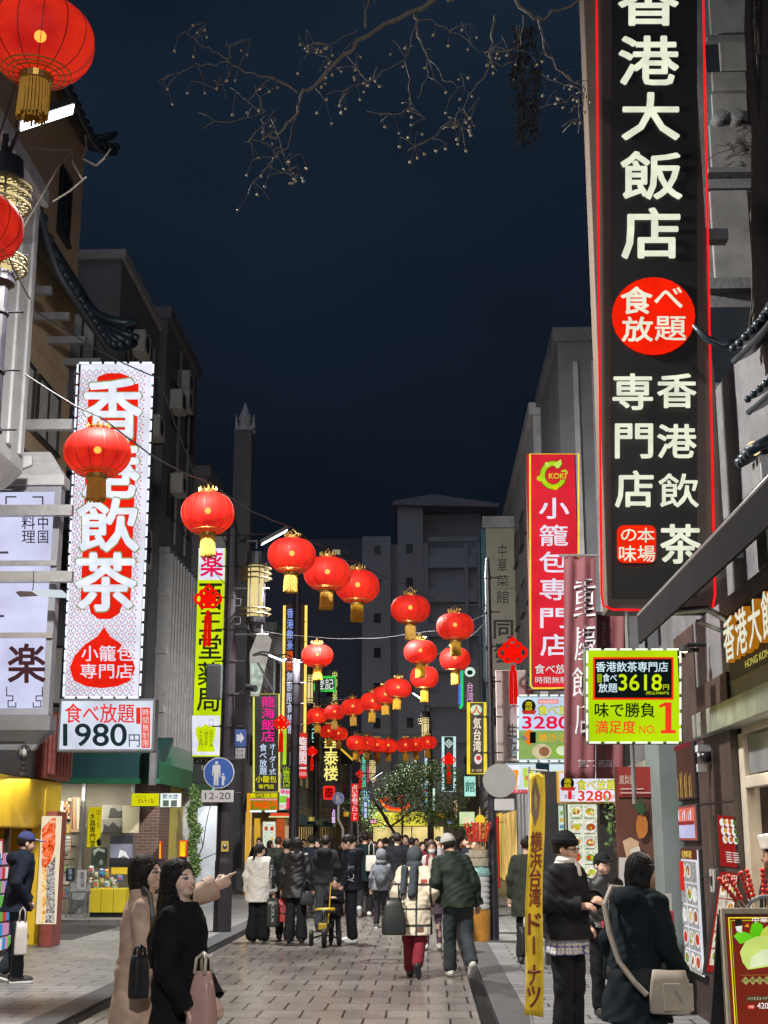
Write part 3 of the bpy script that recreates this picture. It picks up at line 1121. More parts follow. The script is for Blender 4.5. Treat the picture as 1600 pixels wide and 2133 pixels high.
p1 = P(95, 238, 11.9)
pole(-4.32, 12.6, 8.4, 'near dark pole at the picture edge with cream lantern lamp and glaring floodlight', .5, .17, (P(-16, 470, 12.4).x, P(-16, 455, 12.4).z), (p1, (.85, .3, .5)), 1900, group=None)
p2 = P(570, 1116, 25.2)
pole(-3.78, 25.7, 7.6, 'dark pole carrying the blue pedestrian sign and a cream lantern lamp', .5, .17, (P(530, 1228, 25.5).x, P(530, 1228, 25.5).z), (p2, (.8, .2, .5)), 1900, P(440, 1225, 25.6).z)
pole(1.12, 23.8, 6.3, 'slim dark pole beside the candied fruit cart with blank round sign backs', .5, .085)
pole(-3.92, 40.5, 9.0, 'dark pole in front of the gold neon edged banner', .5, .17, None, (P(575, 1368, 40.2), (.8, .3, -.3)), 240)
pole(-3.92, 48.6, 7.5, 'slim dark pole beside the gold lettered black sign', .4, .15, (P(640, 1432, 48).x, P(640, 1432, 48).z), None)
pole(.15, 58, 6.0, 'far dark pole among the trees with a glowing lantern lamp', .4, .16, (P(886, 1520, 58).x, P(886, 1520, 58).z), (P(872, 1450, 58), (.6, .2, -.4)), 600)
pole(-3.9, 70, 7.2, 'far dark pole behind the red vertical sign', .4, .16, (P(776, 1605, 70).x, P(776, 1605, 70).z), (P(786, 1613, 68), (.6, .2, .4)), 600)
# unseen lamp added behind the photographer, in line with the row, to light the foreground
pole(1.12, -3.4, 7.2, 'dark street pole with floodlight standing behind the viewpoint', .5, .16, None, (Vector((.7, -3.0, 7.0)), (-.8, .2, .3)), 620)

# ------------------------------------------------------------------ red lanterns
m_shell = bpy.data.materials.new('lantern_silk')
m_shell.use_nodes = True
n_, l_ = m_shell.node_tree.nodes, m_shell.node_tree.links
b_ = n_['Principled BSDF']
b_.inputs['Base Color'].default_value = (.33, .008, .006, 1)
b_.inputs['Roughness'].default_value = .6
b_.inputs['Specular IOR Level'].default_value = .2
e_ = n_.new('ShaderNodeEmission')
tc_ = n_.new('ShaderNodeTexCoord')
nz_ = n_.new('ShaderNodeTexNoise')
nz_.inputs['Scale'].default_value = 3.4
nz_.inputs['Detail'].default_value = 5
l_.new(tc_.outputs['Object'], nz_.inputs['Vector'])
cr_ = n_.new('ShaderNodeValToRGB')
cr_.color_ramp.elements[0].position = .3
cr_.color_ramp.elements[0].color = (.40, .008, .01, 1)
cr_.color_ramp.elements[1].position = .75
cr_.color_ramp.elements[1].color = (1, .045, .012, 1)
l_.new(nz_.outputs['Fac'], cr_.inputs['Fac'])
l_.new(cr_.outputs['Color'], e_.inputs['Color'])
oi_ = n_.new('ShaderNodeObjectInfo')
mr_ = n_.new('ShaderNodeMapRange')
mr_.inputs['To Min'].default_value = .62
mr_.inputs['To Max'].default_value = .92
l_.new(oi_.outputs['Random'], mr_.inputs['Value'])
l_.new(mr_.outputs[0], e_.inputs['Strength'])
a_ = n_.new('ShaderNodeAddShader')
l_.new(b_.outputs[0], a_.inputs[0])
l_.new(e_.outputs[0], a_.inputs[1])
t_ = n_.new('ShaderNodeBsdfTransparent')
t_.inputs['Color'].default_value = (1, .35, .2, 1)
mx_ = n_.new('ShaderNodeMixShader')
mx_.inputs['Fac'].default_value = .2
l_.new(a_.outputs[0], mx_.inputs[1])
l_.new(t_.outputs[0], mx_.inputs[2])
l_.new(mx_.outputs[0], n_['Material Output'].inputs['Surface'])
m_shell.cycles.emission_sampling = 'FRONT'
m_gold = mat('gold_trim', (.42, .26, .07), .4, .7, var=.2, vs=20)
m_tassel = mat('gold_tassel', (.62, .34, .03), .6, var=.25, vs=40)
LR = .325


def lprof(k=0.):
    return [((LR + k) * (.30 + .70 * math.sin(math.pi * (.5 + t * .5) if t > 0 else math.pi * (.5 + t * .5)) ** .0 * (1 - abs(t) ** 2.3) ** .62 if abs(t) < 1 else (LR + k) * .30), t * .235) for t in np.linspace(-1, 1, 19)]


def make_lantern():
    root = thing('red_lantern', 'red lantern', 'lantern')
    MB().lathe(lprof(), n=40).build('silk_shell', m_shell, root, smooth=True)
    rb = MB()
    for k in range(14):
        a = 2 * math.pi * k / 14
        rb.tube([(r * math.cos(a), r * math.sin(a), z) for r, z in lprof(.0)], .0034, 4)
    rb.build('wire_frame', mat('lantern_wire', (.16, .02, .01), .5), root)
    cap = MB().lathe([(.10, .235), (.105, .27), (.09, .275), (.09, .24)], n=20)
    for k in range(12):
        a = 2 * math.pi * k / 12
        cap.cyl((.1 * math.cos(a), .1 * math.sin(a), .262), (.112 * math.cos(a), .112 * math.sin(a), .305), .016, .006, 5)
    cap.tube([(0, .1, .27), (0, 0, .37), (0, -.1, .27)], .006, 5)
    cap.build('crown_cap', m_gold, root)
    co = MB().lathe([(.105, -.235), (.10, -.275), (.085, -.28), (.07, -.235)], n=20)
    for z, rr in ((-.222, .17), (-.228, .14), (-.212, .205)):
        co.tube([(rr * math.cos(a), rr * math.sin(a), z) for a in np.linspace(0, 2 * math.pi, 28, endpoint=False)], .005, 4, True)
    co.build('collar', m_gold, root)
    ts = MB()
    for k in range(26):
        a = 2 * math.pi * k / 26
        for rr in (.082, .05):
            ts.cyl((rr * math.cos(a), rr * math.sin(a), -.275), (rr * 1.12 * math.cos(a + .1), rr * 1.12 * math.sin(a), -.49 - .03 * rnd.random()), .0105, .009, 4)
    ts.build('tassel', m_tassel, root)
    MB().ball((0, 0, .03), .036, 10).build('bulb', emit('ffd070', 14), root, smooth=True)
    return root


proto = make_lantern()
ORD = ['first', 'second', 'third', 'fourth', 'fifth', 'sixth', 'seventh', 'eighth', 'ninth', 'tenth', 'eleventh', 'twelfth']
strings = [
    ('overhead string at the picture edge', 'lanterns on the overhead string', [(83, 85, 244), (-42, 472, 192)], (P(-4, 180, 8.0), None)),
    ('long string from the red sign to the fruit pole', 'lanterns on the long near string', [(203, 943, 142), (433, 1069, 118), (608, 1157, 104), (682, 1195, 97), (745, 1222, 90), (855, 1269, 84), (948, 1305, 77)], None),
    ('short level string behind the long string', 'lanterns on the level cross string', [(661, 1366, 67), (876, 1358, 70)], None),
    ('sagging string behind the fruit pole', 'lanterns on the sagging string', [(948, 1373, 66), (884, 1411, 61), (829, 1434, 56), (803, 1448, 53), (776, 1462, 51), (735, 1473, 48), (697, 1484, 45), (661, 1491, 42), (632, 1496, 39)], None),
    ('low far string under the sagging one', 'lanterns on the low far string', [(685, 1524, 39), (705, 1529, 38), (743, 1548, 43), (764, 1549, 41), (786, 1553, 40), (809, 1554, 39), (845, 1553, 39), (866, 1552, 38), (891, 1547, 38), (745, 1561, 32)], None),
    ('tiny farthest string beyond the low one', 'lanterns on the farthest string', [(766, 1639, 15), (781, 1640, 16), (797, 1640, 15), (813, 1640, 14), (873, 1647, 12)], None),
]
first = True
wires = {}
for si, (desc, grp, lst, _) in enumerate(strings):
    for i, (px, py, w) in enumerate(lst):
        Y = F * 2 * LR / w
        p = P(px, py, Y)
        lab = 'red lantern, %s on the %s' % (ORD[i], desc)
        o = proto if first else dup(proto, (0, 0, 0), rotz=rnd.random() * 6)
        first = False
        o.location = p
        k = rnd.uniform(.95, 1.05)
        o.scale = (k, k, rnd.uniform(.97, 1.06) if si else 1.04)
        o.rotation_euler = (rnd.uniform(-.05, .05), rnd.uniform(-.05, .05), rnd.random() * 6)
        o['label'] = lab
        o['group'] = grp
        wires.setdefault(si, []).append(p + Vector((0, 0, .38)))
m_wire = mat('string_wire', (.03, .03, .034), .7)


def wire(pts, label, r=.012, bulbs=True):
    pts = [Vector(p) for p in pts]
    out = []
    for a, b in zip(pts, pts[1:]):
        n = max(2, int((b - a).length / .25))
        for i in range(n):
            t = i / n
            out.append(a.lerp(b, t) + Vector((0, 0, -.06 * math.sin(math.pi * t) * (b - a).length / 2 + rnd.uniform(-.012, .012))))
    out.append(pts[-1])
    tag(MB().tube(out, r, 5).build('lantern_cable', m_wire), label, 'cable')


wire([(-3.98, 12.6, 7.0)] + wires[0][::-1] + [(1.1, -3.4, 6.9)], 'pale cable holding the lanterns over the picture edge', .008)
wire([(-3.98, 12.6, 6.2)] + wires[1] + [(1.1, 23.8, 5.75)], 'pale twisted cable crossing the street from the big red sign to the fruit pole', .009)
wire([(-3.9, 25.7, 5.8), wires[2][0], wires[2][1], (1.1, 23.9, 5.6)], 'thin level cable between the two middle poles', .004)
wire([(1.1, 23.9, 5.5)] + wires[3] + [(-3.9, 44, 5.7)], 'sagging cable dropping away from the fruit pole', .009)
wire([(-3.9, 48.6, 5.9)] + wires[4][:9] + [(.2, 50, 5.9)], 'low far cable in front of the trees', .01)
wire([(-7.3, 31.5, 11.2), (-3.9, 25.7, 6.5)], 'slack service cable from the pharmacy roof to the pole', .006)
wire([(-6.2, 20.0, 9.9), (-4.6, 22.0, 9.45), (-3.9, 25.6, 7.3)], 'thin cable passing over the top of the patterned red sign', .012)

# ------------------------------------------------------------------ red knot ornaments on the poles
m_knot = emit('ff1408', .95, False, .12, 9)
m_knot2 = emit('e01208', .9)


def make_knot():
    root = thing('knot_ornament', 'knot', 'knot ornament')
    mb = MB()
    mb.prism([(0, -.05, .27), (.25, -.05, 0), (0, -.05, -.27), (-.25, -.05, 0)], (0, .1, 0))
    kc = mb.build('knot_centre', m_knot, root, bevel=.04)
    for cx, cz, r in ((-.24, 0, .13), (.24, 0, .13), (0, .26, .10), (-.13, .15, .1), (.13, .15, .1), (-.13, -.15, .1), (.13, -.15, .1)):
        MB().tube([(cx + r * math.cos(a), -.055, cz + r * math.sin(a)) for a in np.linspace(0, 2 * math.pi, 18, endpoint=False)], .042, 7, True).build('loop', m_knot, root, smooth=True)
    MB().lathe([(.03, -.32), (.06, -.36), (.05, -.42), (.07, -.46), (.03, -.5)], n=12).cyl((0, 0, .3), (0, 0, .46), .02).build('bead', m_knot2, root, smooth=True)
    for s in (-1, 1):
        MB().cyl((s * .05, 0, -.48), (s * .06, 0, -1.35), .05, .055, 10).build('tassel', m_knot2, root)
    return root


kp = make_knot()
ks = [(434, 1248, 55, 'hanging over the yellow pharmacy sign', 25.4), (1068, 1360, 58, 'hanging on the fruit pole by the pale column sign', 23.6), (586, 1507, 32, 'hanging in front of the magenta lettered black sign', 40.2),
      (650, 1566, 21, 'hanging beside the gold lettered black sign', 48.3), (935, 1583, 26, 'hanging among the trees by the far pole', 57.6), (750, 1613, 16, 'hanging above the red vertical sign', 69.6)]
for i, (px, py, w, lab, Y) in enumerate(ks):
    o = kp if i == 0 else dup(kp, (0, 0, 0))
    o.location = P(px, py, Y)
    k = w * Y / F / .74
    o.scale = (k, k, k * 1.0)
    o['label'] = 'red glowing Chinese knot ornament ' + lab
    o['group'] = 'red knot ornaments on the poles'
# ------------------------------------------------------------------ signs
def grid_dishes(rect, nx, ny, bg, seed=0, plate='f4f2ea', food=('c8d838', 'e8b040', 'd84828', '78a838', 'a86830', 'f0d890'), cap=True, sq=False):
    """photographs of dishes printed on a menu: one flat part"""
    r_ = random.Random(seed)
    l, t, r, b = rect
    dx, dy = (r - l) / nx, (b - t) / ny
    out = []
    for i in range(nx):
        for j in range(ny):
            x, y = l + i * dx, t + j * dy
            out.append(('r', (x + dx * .04, y + dy * .04, x + dx * .96, y + dy * .96), bg if not sq else r_.choice(['dfe6c8', 'e8e2d0', 'c8d6b0'])))
            cx, cy = x + dx * r_.uniform(.45, .55), y + dy * r_.uniform(.42, .5)
            out.append(('e', (cx - dx * .42, cy - dy * .34, cx + dx * .42, cy + dy * .34), plate))
            f = r_.sample(food, 3)
            out.append(('e', (cx - dx * .32, cy - dy * .24, cx + dx * .32, cy + dy * .24), f[0]))
            for q in range(5):
                ex, ey, er = cx + dx * r_.uniform(-.2, .2), cy + dy * r_.uniform(-.15, .15), r_.uniform(.07, .14)
                out.append(('e', (ex - dx * er, ey - dy * er, ex + dx * er, ey + dy * er), f[1 + q % 2]))
            if cap:
                out.append(('r', (x + dx * .1, y + dy * .86, x + dx * .8, y + dy * .91), '302820'))
    return ('m', 'food_photo', out)


# --- the tall black sign
cream = 'eef0d8:1.0'
ch = lambda s, l, t, r, b, c=cream, w=.044: ('t', s, (l, t, r, b), c, w)
it = [('r', (1274, -80, 1452, 1246), '*08080b'),
      ('tube', [(1242, -80), (1247, 600), (1253, 1240), (1257, 1262), (1275, 1270), (1460, 1274), (1484, 1268), (1489, 1240), (1478, 700), (1463, -80)], .011, 'ff1e22:1.1', False),
      ch('香', 1289, -48, 1412, 53), ch('港', 1290, 78, 1412, 177), ch('大', 1296, 196, 1414, 292), ch('飯', 1294, 319, 1419, 416), ch('店', 1296, 437, 1414, 540),
      ('e', (1274, 580, 1447, 742), 'fb2208'), ch('食', 1293, 601, 1357, 656), ch('べ', 1362, 602, 1420, 644, cream, .03), ch('放', 1295, 664, 1358, 714), ch('題', 1363, 663, 1427, 713, cream, .024),
      ch('専', 1276, 783, 1357, 856), ch('門', 1281, 887, 1357, 957), ch('店', 1281, 985, 1358, 1059), ch('香', 1368, 784, 1447, 853), ch('港', 1368, 889, 1447, 957), ch('飲', 1370, 991, 1452, 1060, cream, .025), ch('茶', 1374, 1097, 1455, 1176),
      ('rr', (1283, 1098, 1364, 1176), 'fb2a0a', 14), ch('の', 1291, 1106, 1323, 1131, cream, .02), ch('本', 1325, 1104, 1360, 1134, cream, .02), ch('味', 1287, 1141, 1322, 1174, cream, .02), ch('場', 1325, 1141, 1361, 1174, cream, .02)]
big = sign('tall_black_sign', 'tall black sign with cream lettering, a red disc and red neon edges', (1238, -80, 1478, 1272), 12.6, depth=.32, cab='*5c5148', items=it)
MB().box((big.location.x + .3, 12.7, 4.3), (3.1, 12.85, 4.42)).box((big.location.x + .3, 12.7, 7.6), (3.1, 12.85, 7.72)).each('support_beam', m_grey, big)

# --- the patterned red and white sign
wh, rd = 'eeeefc:1.0', 'f02414:1.0'
lat = []
x = 148
while x < 294:
    y = 770
    while y < 1450:
        lat.append(('l', [(x + 5, y), (x + 9.5, y + 4.5), (x + 9.5, y + 8.5), (x + 5, y + 13), (x + .5, y + 8.5), (x + .5, y + 4.5)], '7a7290', 1.0, True))
        lat.append(('l', [(x + 9.5, y + 6.5), (x + 12, y + 6.5)], 'd84858', 1.0))
        lat.append(('l', [(x + 5, y + 13), (x + 5, y + 17)], 'd84858', 1.0))
        lat.append(('e', (x + 11, y + 12, x + 14.4, y + 15.4), 'e03040'))
        y += 16.8
    x += 13.4
# the sign stands upright in the world: its pixel columns lean, so shift x with height
def shp(y):
    return (1105 - y) * .0375
def lean(items):
    out = []
    for q in items:
        q = list(q)
        if q[0] in 'rte' or q[0] == 'rr':
            k = 2 if q[0] == 't' else 1
            l, t, r, b = q[k]
            d = shp((t + b) / 2)
            q[k] = (l + d, t, r + d, b)
        elif q[0] in 'pl':
            q[1] = [(a + shp(c), c) for a, c in q[1]]
        out.append(tuple(q))
    return out
lat = lean([(a[0], [(p_[0] - 5, p_[1]) for p_ in a[1]], *a[2:]) if a[0] == 'l' else (a[0], (a[1][0] - 5, a[1][1], a[1][2] - 5, a[1][3]), a[2]) for a in lat])
body = [(226 + dx, y) for dx, y in ((-52, 800), (-36, 800), (-34, 786), (-14, 778), (14, 778), (34, 786), (36, 800), (52, 800), (52, 1262), (34, 1262), (30, 1278), (12, 1290), (-12, 1290), (-30, 1278), (-34, 1262), (-52, 1262))]
body = [(x + shp(y) - 5 * 0, y) for x, y in body]
bun = [(x + shp(y), y) for x, y in ((225, 1306), (238, 1326), (262, 1342), (284, 1366), (293, 1392), (284, 1418), (258, 1430), (225, 1434), (192, 1430), (166, 1418), (157, 1392), (166, 1366), (188, 1342), (212, 1326))]
its = [('m', 'lattice_pattern', lat), ('p', body, rd), ('p', bun, rd)]
for c, t, b, w in (('香', 792, 912, 118), ('港', 918, 1036, 118), ('飲', 1040, 1148, 124), ('茶', 1155, 1272, 124)):
    cx = 226 + shp((t + b) / 2)
    its.append(('t', c, (cx - w / 2 - 2, t - 2, cx + w / 2 + 2, b + 2), '8a9a60', .06))
    its.append(('t', c, (cx - w / 2, t, cx + w / 2, b), 'ecf2ff:1.05', .05))
its += [('l', [(157 + shp(985), 985), (297 + shp(985), 985)], 'a8a8c0', .8), ('l', [(150 + shp(1222), 1222), (296 + shp(1222), 1222)], 'a8a8c0', .8)]
its += [('t', '小籠包', (172, 1346, 280, 1378), 'eee6f4', .02), ('t', '専門店', (170, 1384, 278, 1414), 'eee6f4', .02)]
its += [('dash', [(163, 757), (320, 757), (292, 1453), (133, 1453), (163, 757)], .018, 5, 'e8f2ff:1.5')]
redsign = sign('patterned_red_sign', 'tall glowing white lattice sign with a red panel of big white characters', (147, 756, 305, 1454), 22, depth=.2, cab='*3a3f48', face=wh, items=its)
for z in (874, 1052, 1190):
    a = P(-30, z, 19.4)
    MB().slab(a, (P(150, z, 19.4).x - a.x, 0, 0), (0, .12, 0), (0, 0, -.16)).build('support_beam', m_steel, redsign)

it = [('t', '食べ放題', (136, 1466, 280, 1506), 'f03028', .018), ('r', (284, 1474, 293, 1508), 'e83828'), ('r', (295, 1474, 313, 1558), 'ee3a28'), ('t', '時間無制限', (297, 1476, 311, 1556), 'f8e8e0', .01, True),
      ('t', '1980', (133, 1508, 264, 1554), '203036', .03, False, 1.0), ('t', '円', (269, 1530, 292, 1556), '28383c', .01)]
sign('price_sign', 'white lit box sign reading 1980 under the patterned red sign', (121, 1455, 322, 1566), 21.9, depth=.3, cab='*6a6e74', face='dfe6f6', items=it, edge=.04)

# --- white lightbox with the character for music, pagoda cap and tapered foot
it = [('t', '中国', (78, 1074, 102, 1132), '23232c', .013, True), ('t', '料理', (46, 1074, 74, 1132), '23232c', .013, True), ('t', '楽', (18, 1342, 94, 1422), '4a2c30', .035)]
for sx in (1, -1):
    cx = 52
    it.append(('l', [(cx + sx * 37, 1432), (cx + sx * 37, 1450), (cx + sx * 24, 1450), (cx + sx * 24, 1460), (cx + sx * 34, 1460), (cx + sx * 34, 1473), (cx + sx * 18, 1473), (cx + sx * 18, 1464)], '35363c', 2.2))
    it.append(('l', [(cx + sx * 18, 1036), (cx + sx * 38, 1036), (cx + sx * 38, 1050)], '35363c', 3))
lb = sign('white_lightbox', 'white lit column sign with a pagoda cap, reading 楽'.replace('楽', 'a single large character'), (-30, 1012, 114, 1490), 19.8, depth=.25, cab='*8c8e98', face='d6d8f8:1.0', items=it, edge=.1)
O = P(-30, 1250, 19.8)
x0, x1 = O.x, P(114, 1250, 19.8).x
z1, z0 = P(56, 1012, 19.8).z, P(56, 1490, 19.8).z
mb = MB()
def frust(a, b, za, zb):
    mb.add([(x0 - a, 19.8 - a, za), (x1 + a, 19.8 - a, za), (x1 + a, 20.05 + a, za), (x0 - a, 20.05 + a, za), (x0 - b, 19.8 - b, zb), (x1 + b, 19.8 - b, zb), (x1 + b, 20.05 + b, zb), (x0 - b, 20.05 + b, zb)],
           [(3, 2, 1, 0), (4, 5, 6, 7), (0, 1, 5, 4), (1, 2, 6, 5), (2, 3, 7, 6), (3, 0, 4, 7)])
frust(.05, .05, z1 + .002, z1 + .16)
frust(.03, -.22, z1 + .162, z1 + .55)
mb.build('cap', m_white, lb)
mb = MB()
frust(-.2, .05, z0 - .5, z0 - .22)
frust(.05, .05, z0 - .218, z0 - .002)
mb.build('foot', m_grey, lb)
for zz in (1180, 1330):
    q = P(0, zz, 19.8).z
    MB().box((x0 - .01, 19.74, q), (x1 + .01, 19.78, q + .08)).build('crossbar', m_steel, lb)
k_ = thing('wall_lantern', 'small black caged wall lantern below the white lightbox', 'wall lantern', P(50, 1590, 19.6))
c = P(50, 1568, 19.6)
mb = MB().cyl((c.x, 19.6, c.z + .15), (c.x - .5, 19.6, c.z + .15), .02)
for k in range(8):
    a = k * math.pi / 4
    mb.tube([(c.x + .1 * math.sin(t) * math.cos(a), 19.6 + .1 * math.sin(t) * math.sin(a), c.z + .11 * math.cos(t)) for t in np.linspace(0, math.pi, 9)], .008, 4)
mb.lathe([(.02, -.1), (.05, -.16), (.03, -.2), (.05, -.24), (.02, -.32)], c, 10)
mb.build('cage', m_frame, k_)
MB().ball(c, .06, 8).build('globe', m_blind, k_)

# --- small lamp shaped like a cleaver hung on a wire
a = P(84, 1228, 19.2)
k_ = thing('blade_lamp', 'small flat white lamp with a brown handle hung before the white lightbox', 'lamp', a)
MB().prism([P(66, 1231, 19.2), P(80, 1227, 19.2), P(128, 1229, 19.2), P(136, 1237, 19.2), P(134, 1242, 19.2), P(78, 1240, 19.2)], (0, .14, 0)).build('lamp_plate', emit('dce6ee', .9), k_)
MB().prism([P(32, 1233, 19.2), P(40, 1231, 19.2), P(66, 1232, 19.2), P(78, 1240, 19.2), P(40, 1242, 19.2)], (0, .06, 0)).build('handle', m_wood, k_)
MB().tube([P(70, 1190, 19.2), P(70, 1214, 19.2), P(68, 1230, 19.2)], .008, 4).build('wire', m_frame, k_)

# --- yellow pharmacy sign
ye = 'd2ea10'
it = [('r', (414, 1142, 468, 1208), 'e6e6fa'), ('t', '薬', (418, 1149, 464, 1201), 'e81454', .03)]
for c, t, b, dx in (('酉', 1216, 1270, 0), ('王', 1276, 1316, 0), ('堂', 1322, 1372, -1), ('薬', 1380, 1428, -3), ('局', 1434, 1482, -5)):
    it.append(('t', c, (416 + dx, t, 462 + dx, b), '262c18', .028))
it += [('r', (401, 1491, 458, 1573), 'e8e8fc'), ('p', [(408, 1520), (414, 1512), (420, 1516), (428, 1508), (436, 1514), (444, 1510), (450, 1518), (448, 1536), (444, 1548), (449, 1566), (410, 1566), (414, 1548), (410, 1536)], 'cfe60c'),
       ('t', '元祖せんじ薬', (437, 1520, 445, 1556), '40501c', .004, True), ('t', '煙天堂', (426, 1524, 434, 1552), '40501c', .004, True), ('t', '予防専門', (415, 1522, 423, 1556), '40501c', .004, True), ('l', [(437, 1500), (445, 1500), (445, 1512), (437, 1512)], '8a9098', 1, True)]
sign('pharmacy_sign', 'tall yellow lit sign with black characters beside the dark pole', (405, 1140, 466, 1578), 26.2, depth=.3, cab='*50544a', face=ye, items=it)
k_ = sign('black_octagon_sign', 'dark green shop sign with white capitals under the yellow sign', (402, 1578, 470, 1632), 26.5, depth=.1, cab='*16201e', items=[('t', 'AT THE', (408, 1582, 446, 1589), '*c8ccc8', .01), ('t', 'SHOP', (420, 1595, 450, 1604), '*c8ccc8', .01)])
k_ = thing('pole_loudspeaker', 'flat dark box loudspeaker fixed to the pole over the yellow sign', 'loudspeaker', P(446, 1455, 25.5))
o_ = P(430, 1384, 25.45)
MB().slab(o_, (.30, 0, 0), (0, 0, -.66), (0, .14, 0)).build('case', mat('speaker_case', (.05, .065, .07), .6), k_, bevel=.02)
MB().slab(o_ + Vector((.03, -.01, -.03)), (.24, 0, 0), (0, 0, -.6), (0, .008, 0)).build('grille', m_black, k_)
k_ = thing('street_camera', 'small black street camera on an arm beside the dark pole', 'camera', P(516, 1440, 25.6))
c = P(514, 1432, 25.6)
MB().cyl(c, c + Vector((.18, -.1, -.03)), .07, n=10).build('body', m_black, k_)
MB().tube([c, c + Vector((-.15, 0, -.14)), c + Vector((-.36, .05, -.14))], .02, 6).build('arm', m_black, k_)

# --- traffic signs
def round_sign(name, label, px, py, d, Y, face_items, plate=None, back=False, hold=None, group=None):
    c = P(px, py, Y)
    r = d * Y / F / 2
    root = thing(name, label, 'traffic sign', c - Vector((0, 0, r)), group)
    MB().cyl(c, c + Vector((0, .02, 0)), r, n=40).build('disc', mat('sign_back', (.36, .36, .35), .5, .3, var=.12) if back else mat('white_sign_rim', (.7, .7, .72), .45, var=.05), root)
    if not back:
        MB().cyl(c + Vector((0, -.004, 0)), c + Vector((0, -.001, 0)), r * .955, n=40).build('blue_face', mat('sign_blue', (.012, .09, .42), .35, var=.08), root)
        mb = MB()
        s = r / 31.
        q = lambda pts: [c + Vector((x * s, -.012, z * s)) for x, z in pts]
        N = (0, .004, 0)
        mb.cyl(c + Vector((-5 * s, -.012, 20 * s)), c + Vector((-5 * s, -.008, 20 * s)), 3.2 * s, n=14)
        mb.prism(q([(-5 - 6, 16), (-5 + 6, 16), (-5 + 8, 13), (-5 + 8, 0), (-5 + 9, -8), (-5 + 7.5, -9), (-5 + 5.5, -1), (-5 + 5, 9), (-5 + 5, -6), (-5 + 4.5, -25), (-5 + 1, -25), (-5 + .3, -8), (-5 - .3, -8), (-5 - 1, -25), (-5 - 4.5, -25), (-5 - 5, -6), (-5 - 5, 9), (-5 - 6, -1), (-5 - 7, -6), (-5 - 8.5, -6), (-5 - 8, 13)]), N)
        mb.cyl(c + Vector((9 * s, -.012, -3 * s)), c + Vector((9 * s, -.008, -3 * s)), 2.1 * s, n=12)
        mb.prism(q([(6, -6), (12, -6), (14, -14), (12.6, -14.5), (11.4, -9), (11.4, -25), (9.4, -25), (9, -16), (8.6, -25), (6.6, -25), (6.6, -10), (3.5, -6.5), (3, -8)]), N)
        mb.build('figures', mat('sign_white', (.62, .62, .64), .45, var=.05), root)
    if plate:
        l, t, rr, b, txt = plate
        o = P(l, t, Y)
        e = P(rr, b, Y)
        pl = MB().box((o.x, Y, e.z), (e.x, Y + .015, o.z)).build('plate', mat('plate_white', (.55, .53, .55), .5, var=.1), root, bevel=.004)
        if txt:
            mb = MB()
            for pts, fs in text_polys(txt, (l + 7, t + 5, rr - 6, b - 6), .012):
                mb.add([P(a_, b_, Y) + Vector((0, -.004, 0)) for a_, b_ in pts], fs)
            mb.build('lettering', mat('sign_ink', (.02, .02, .05), .5), pl)
    if hold:
        MB().box((c.x - .02, Y + .021, c.z - .03), (hold, Y + .05, c.z + .03)).build('clamp', m_steel, root)
    return root


round_sign('pedestrian_sign', 'round blue sign of an adult and child above a 12-20 plate', 456, 1610, 63, 25.2, 1, (420, 1646, 486, 1671, '12-20'))
round_sign('pedestrian_sign', 'small far round blue pedestrian sign on a bent white post', 705, 1663, 24, 47, 1)
a = P(705, 1675, 47.1)
tag(MB().tube([(a.x, 47.1, 3.2), (a.x, 47.1, 2.3), (a.x + .16, 47.1, 2.0), (a.x + .17, 47.1, .02)], .045, 8).build('bent_signpost', m_white, smooth=True), 'bent white post under the small far pedestrian sign', 'signpost')
round_sign('blank_traffic_sign', 'grey back of a round traffic sign on the fruit pole with a grey plate', 1041, 1626, 68, 23.55, 0, (1030, 1664, 1072, 1688, None), True, 1.12)
it = [('p', [(493, 1530), (501, 1530), (501, 1525), (509, 1537), (501, 1549), (501, 1544), (493, 1544)], '*b8bcc8')]
sign('arrow_sign', 'blue square arrow sign with a small plate on the dark pole', (489, 1520, 512, 1556), 25.4, depth=.03, cab='*1c3f86', items=it)
sign('speed_plate', 'small grey plate below the blue arrow sign', (490, 1558, 510, 1580), 25.4, depth=.03, cab='*8c8c90', items=[('t', 'ここ', (493, 1563, 507, 1575), '*3a3a40', .01)])
sign('pole_sticker', 'small yellow sticker with a dark mark on the dark pole', (461, 1752, 476, 1774), 25.45, depth=.006, cab='*c0a040', items=[('e', (464, 1757, 473, 1769), '*1c1a18'), ('e', (466, 1758, 471, 1763), '*d8d0c0')])

# --- left row of signs beyond the pole
mg, bl = 'ff2aa0', 'cfe2ff'
it = [('tube', [(529, 1446), (582, 1446), (582, 1650), (529, 1650)], .03, 'e8e060:1.1', True)]
for i, c in enumerate('龍海飯店'):
    it.append(('t', c, (545, 1451 + i * 24, 572, 1473 + i * 24), mg, .02))
it += [('t', 'オーダー式', (561, 1548, 575, 1614), bl, .015, True), ('t', '食べ放題', (541, 1549, 556, 1614), bl, .02, True), ('t', '小籠包', (533, 1616, 576, 1630), 'e6e020', .02), ('t', '専門店', (539, 1634, 571, 1643), 'e6e020', .02)]
sign('magenta_lettered_sign', 'black sign with magenta and pale blue characters and a yellow tube edge', (528, 1445, 583, 1651), 41.5, depth=.35, cab='*050406', items=it)
it = [('t', '食べ放題', (520, 1652, 578, 1662), 'f0e810', .03), ('r', (520, 1664, 577, 1667), 'f0a0b0'), ('t', '1980円', (521, 1668, 578, 1686), 'ff5a10', .045), ('dash', [(517, 1690), (580, 1690)], .03, 3, 'e8f8ff:1.3')]
sign('price_sign', 'yellow and orange 1980 sign under the magenta lettered sign', (517, 1651, 580, 1690), 41.3, depth=.2, cab='*5a4018', face='8a8418', items=it)
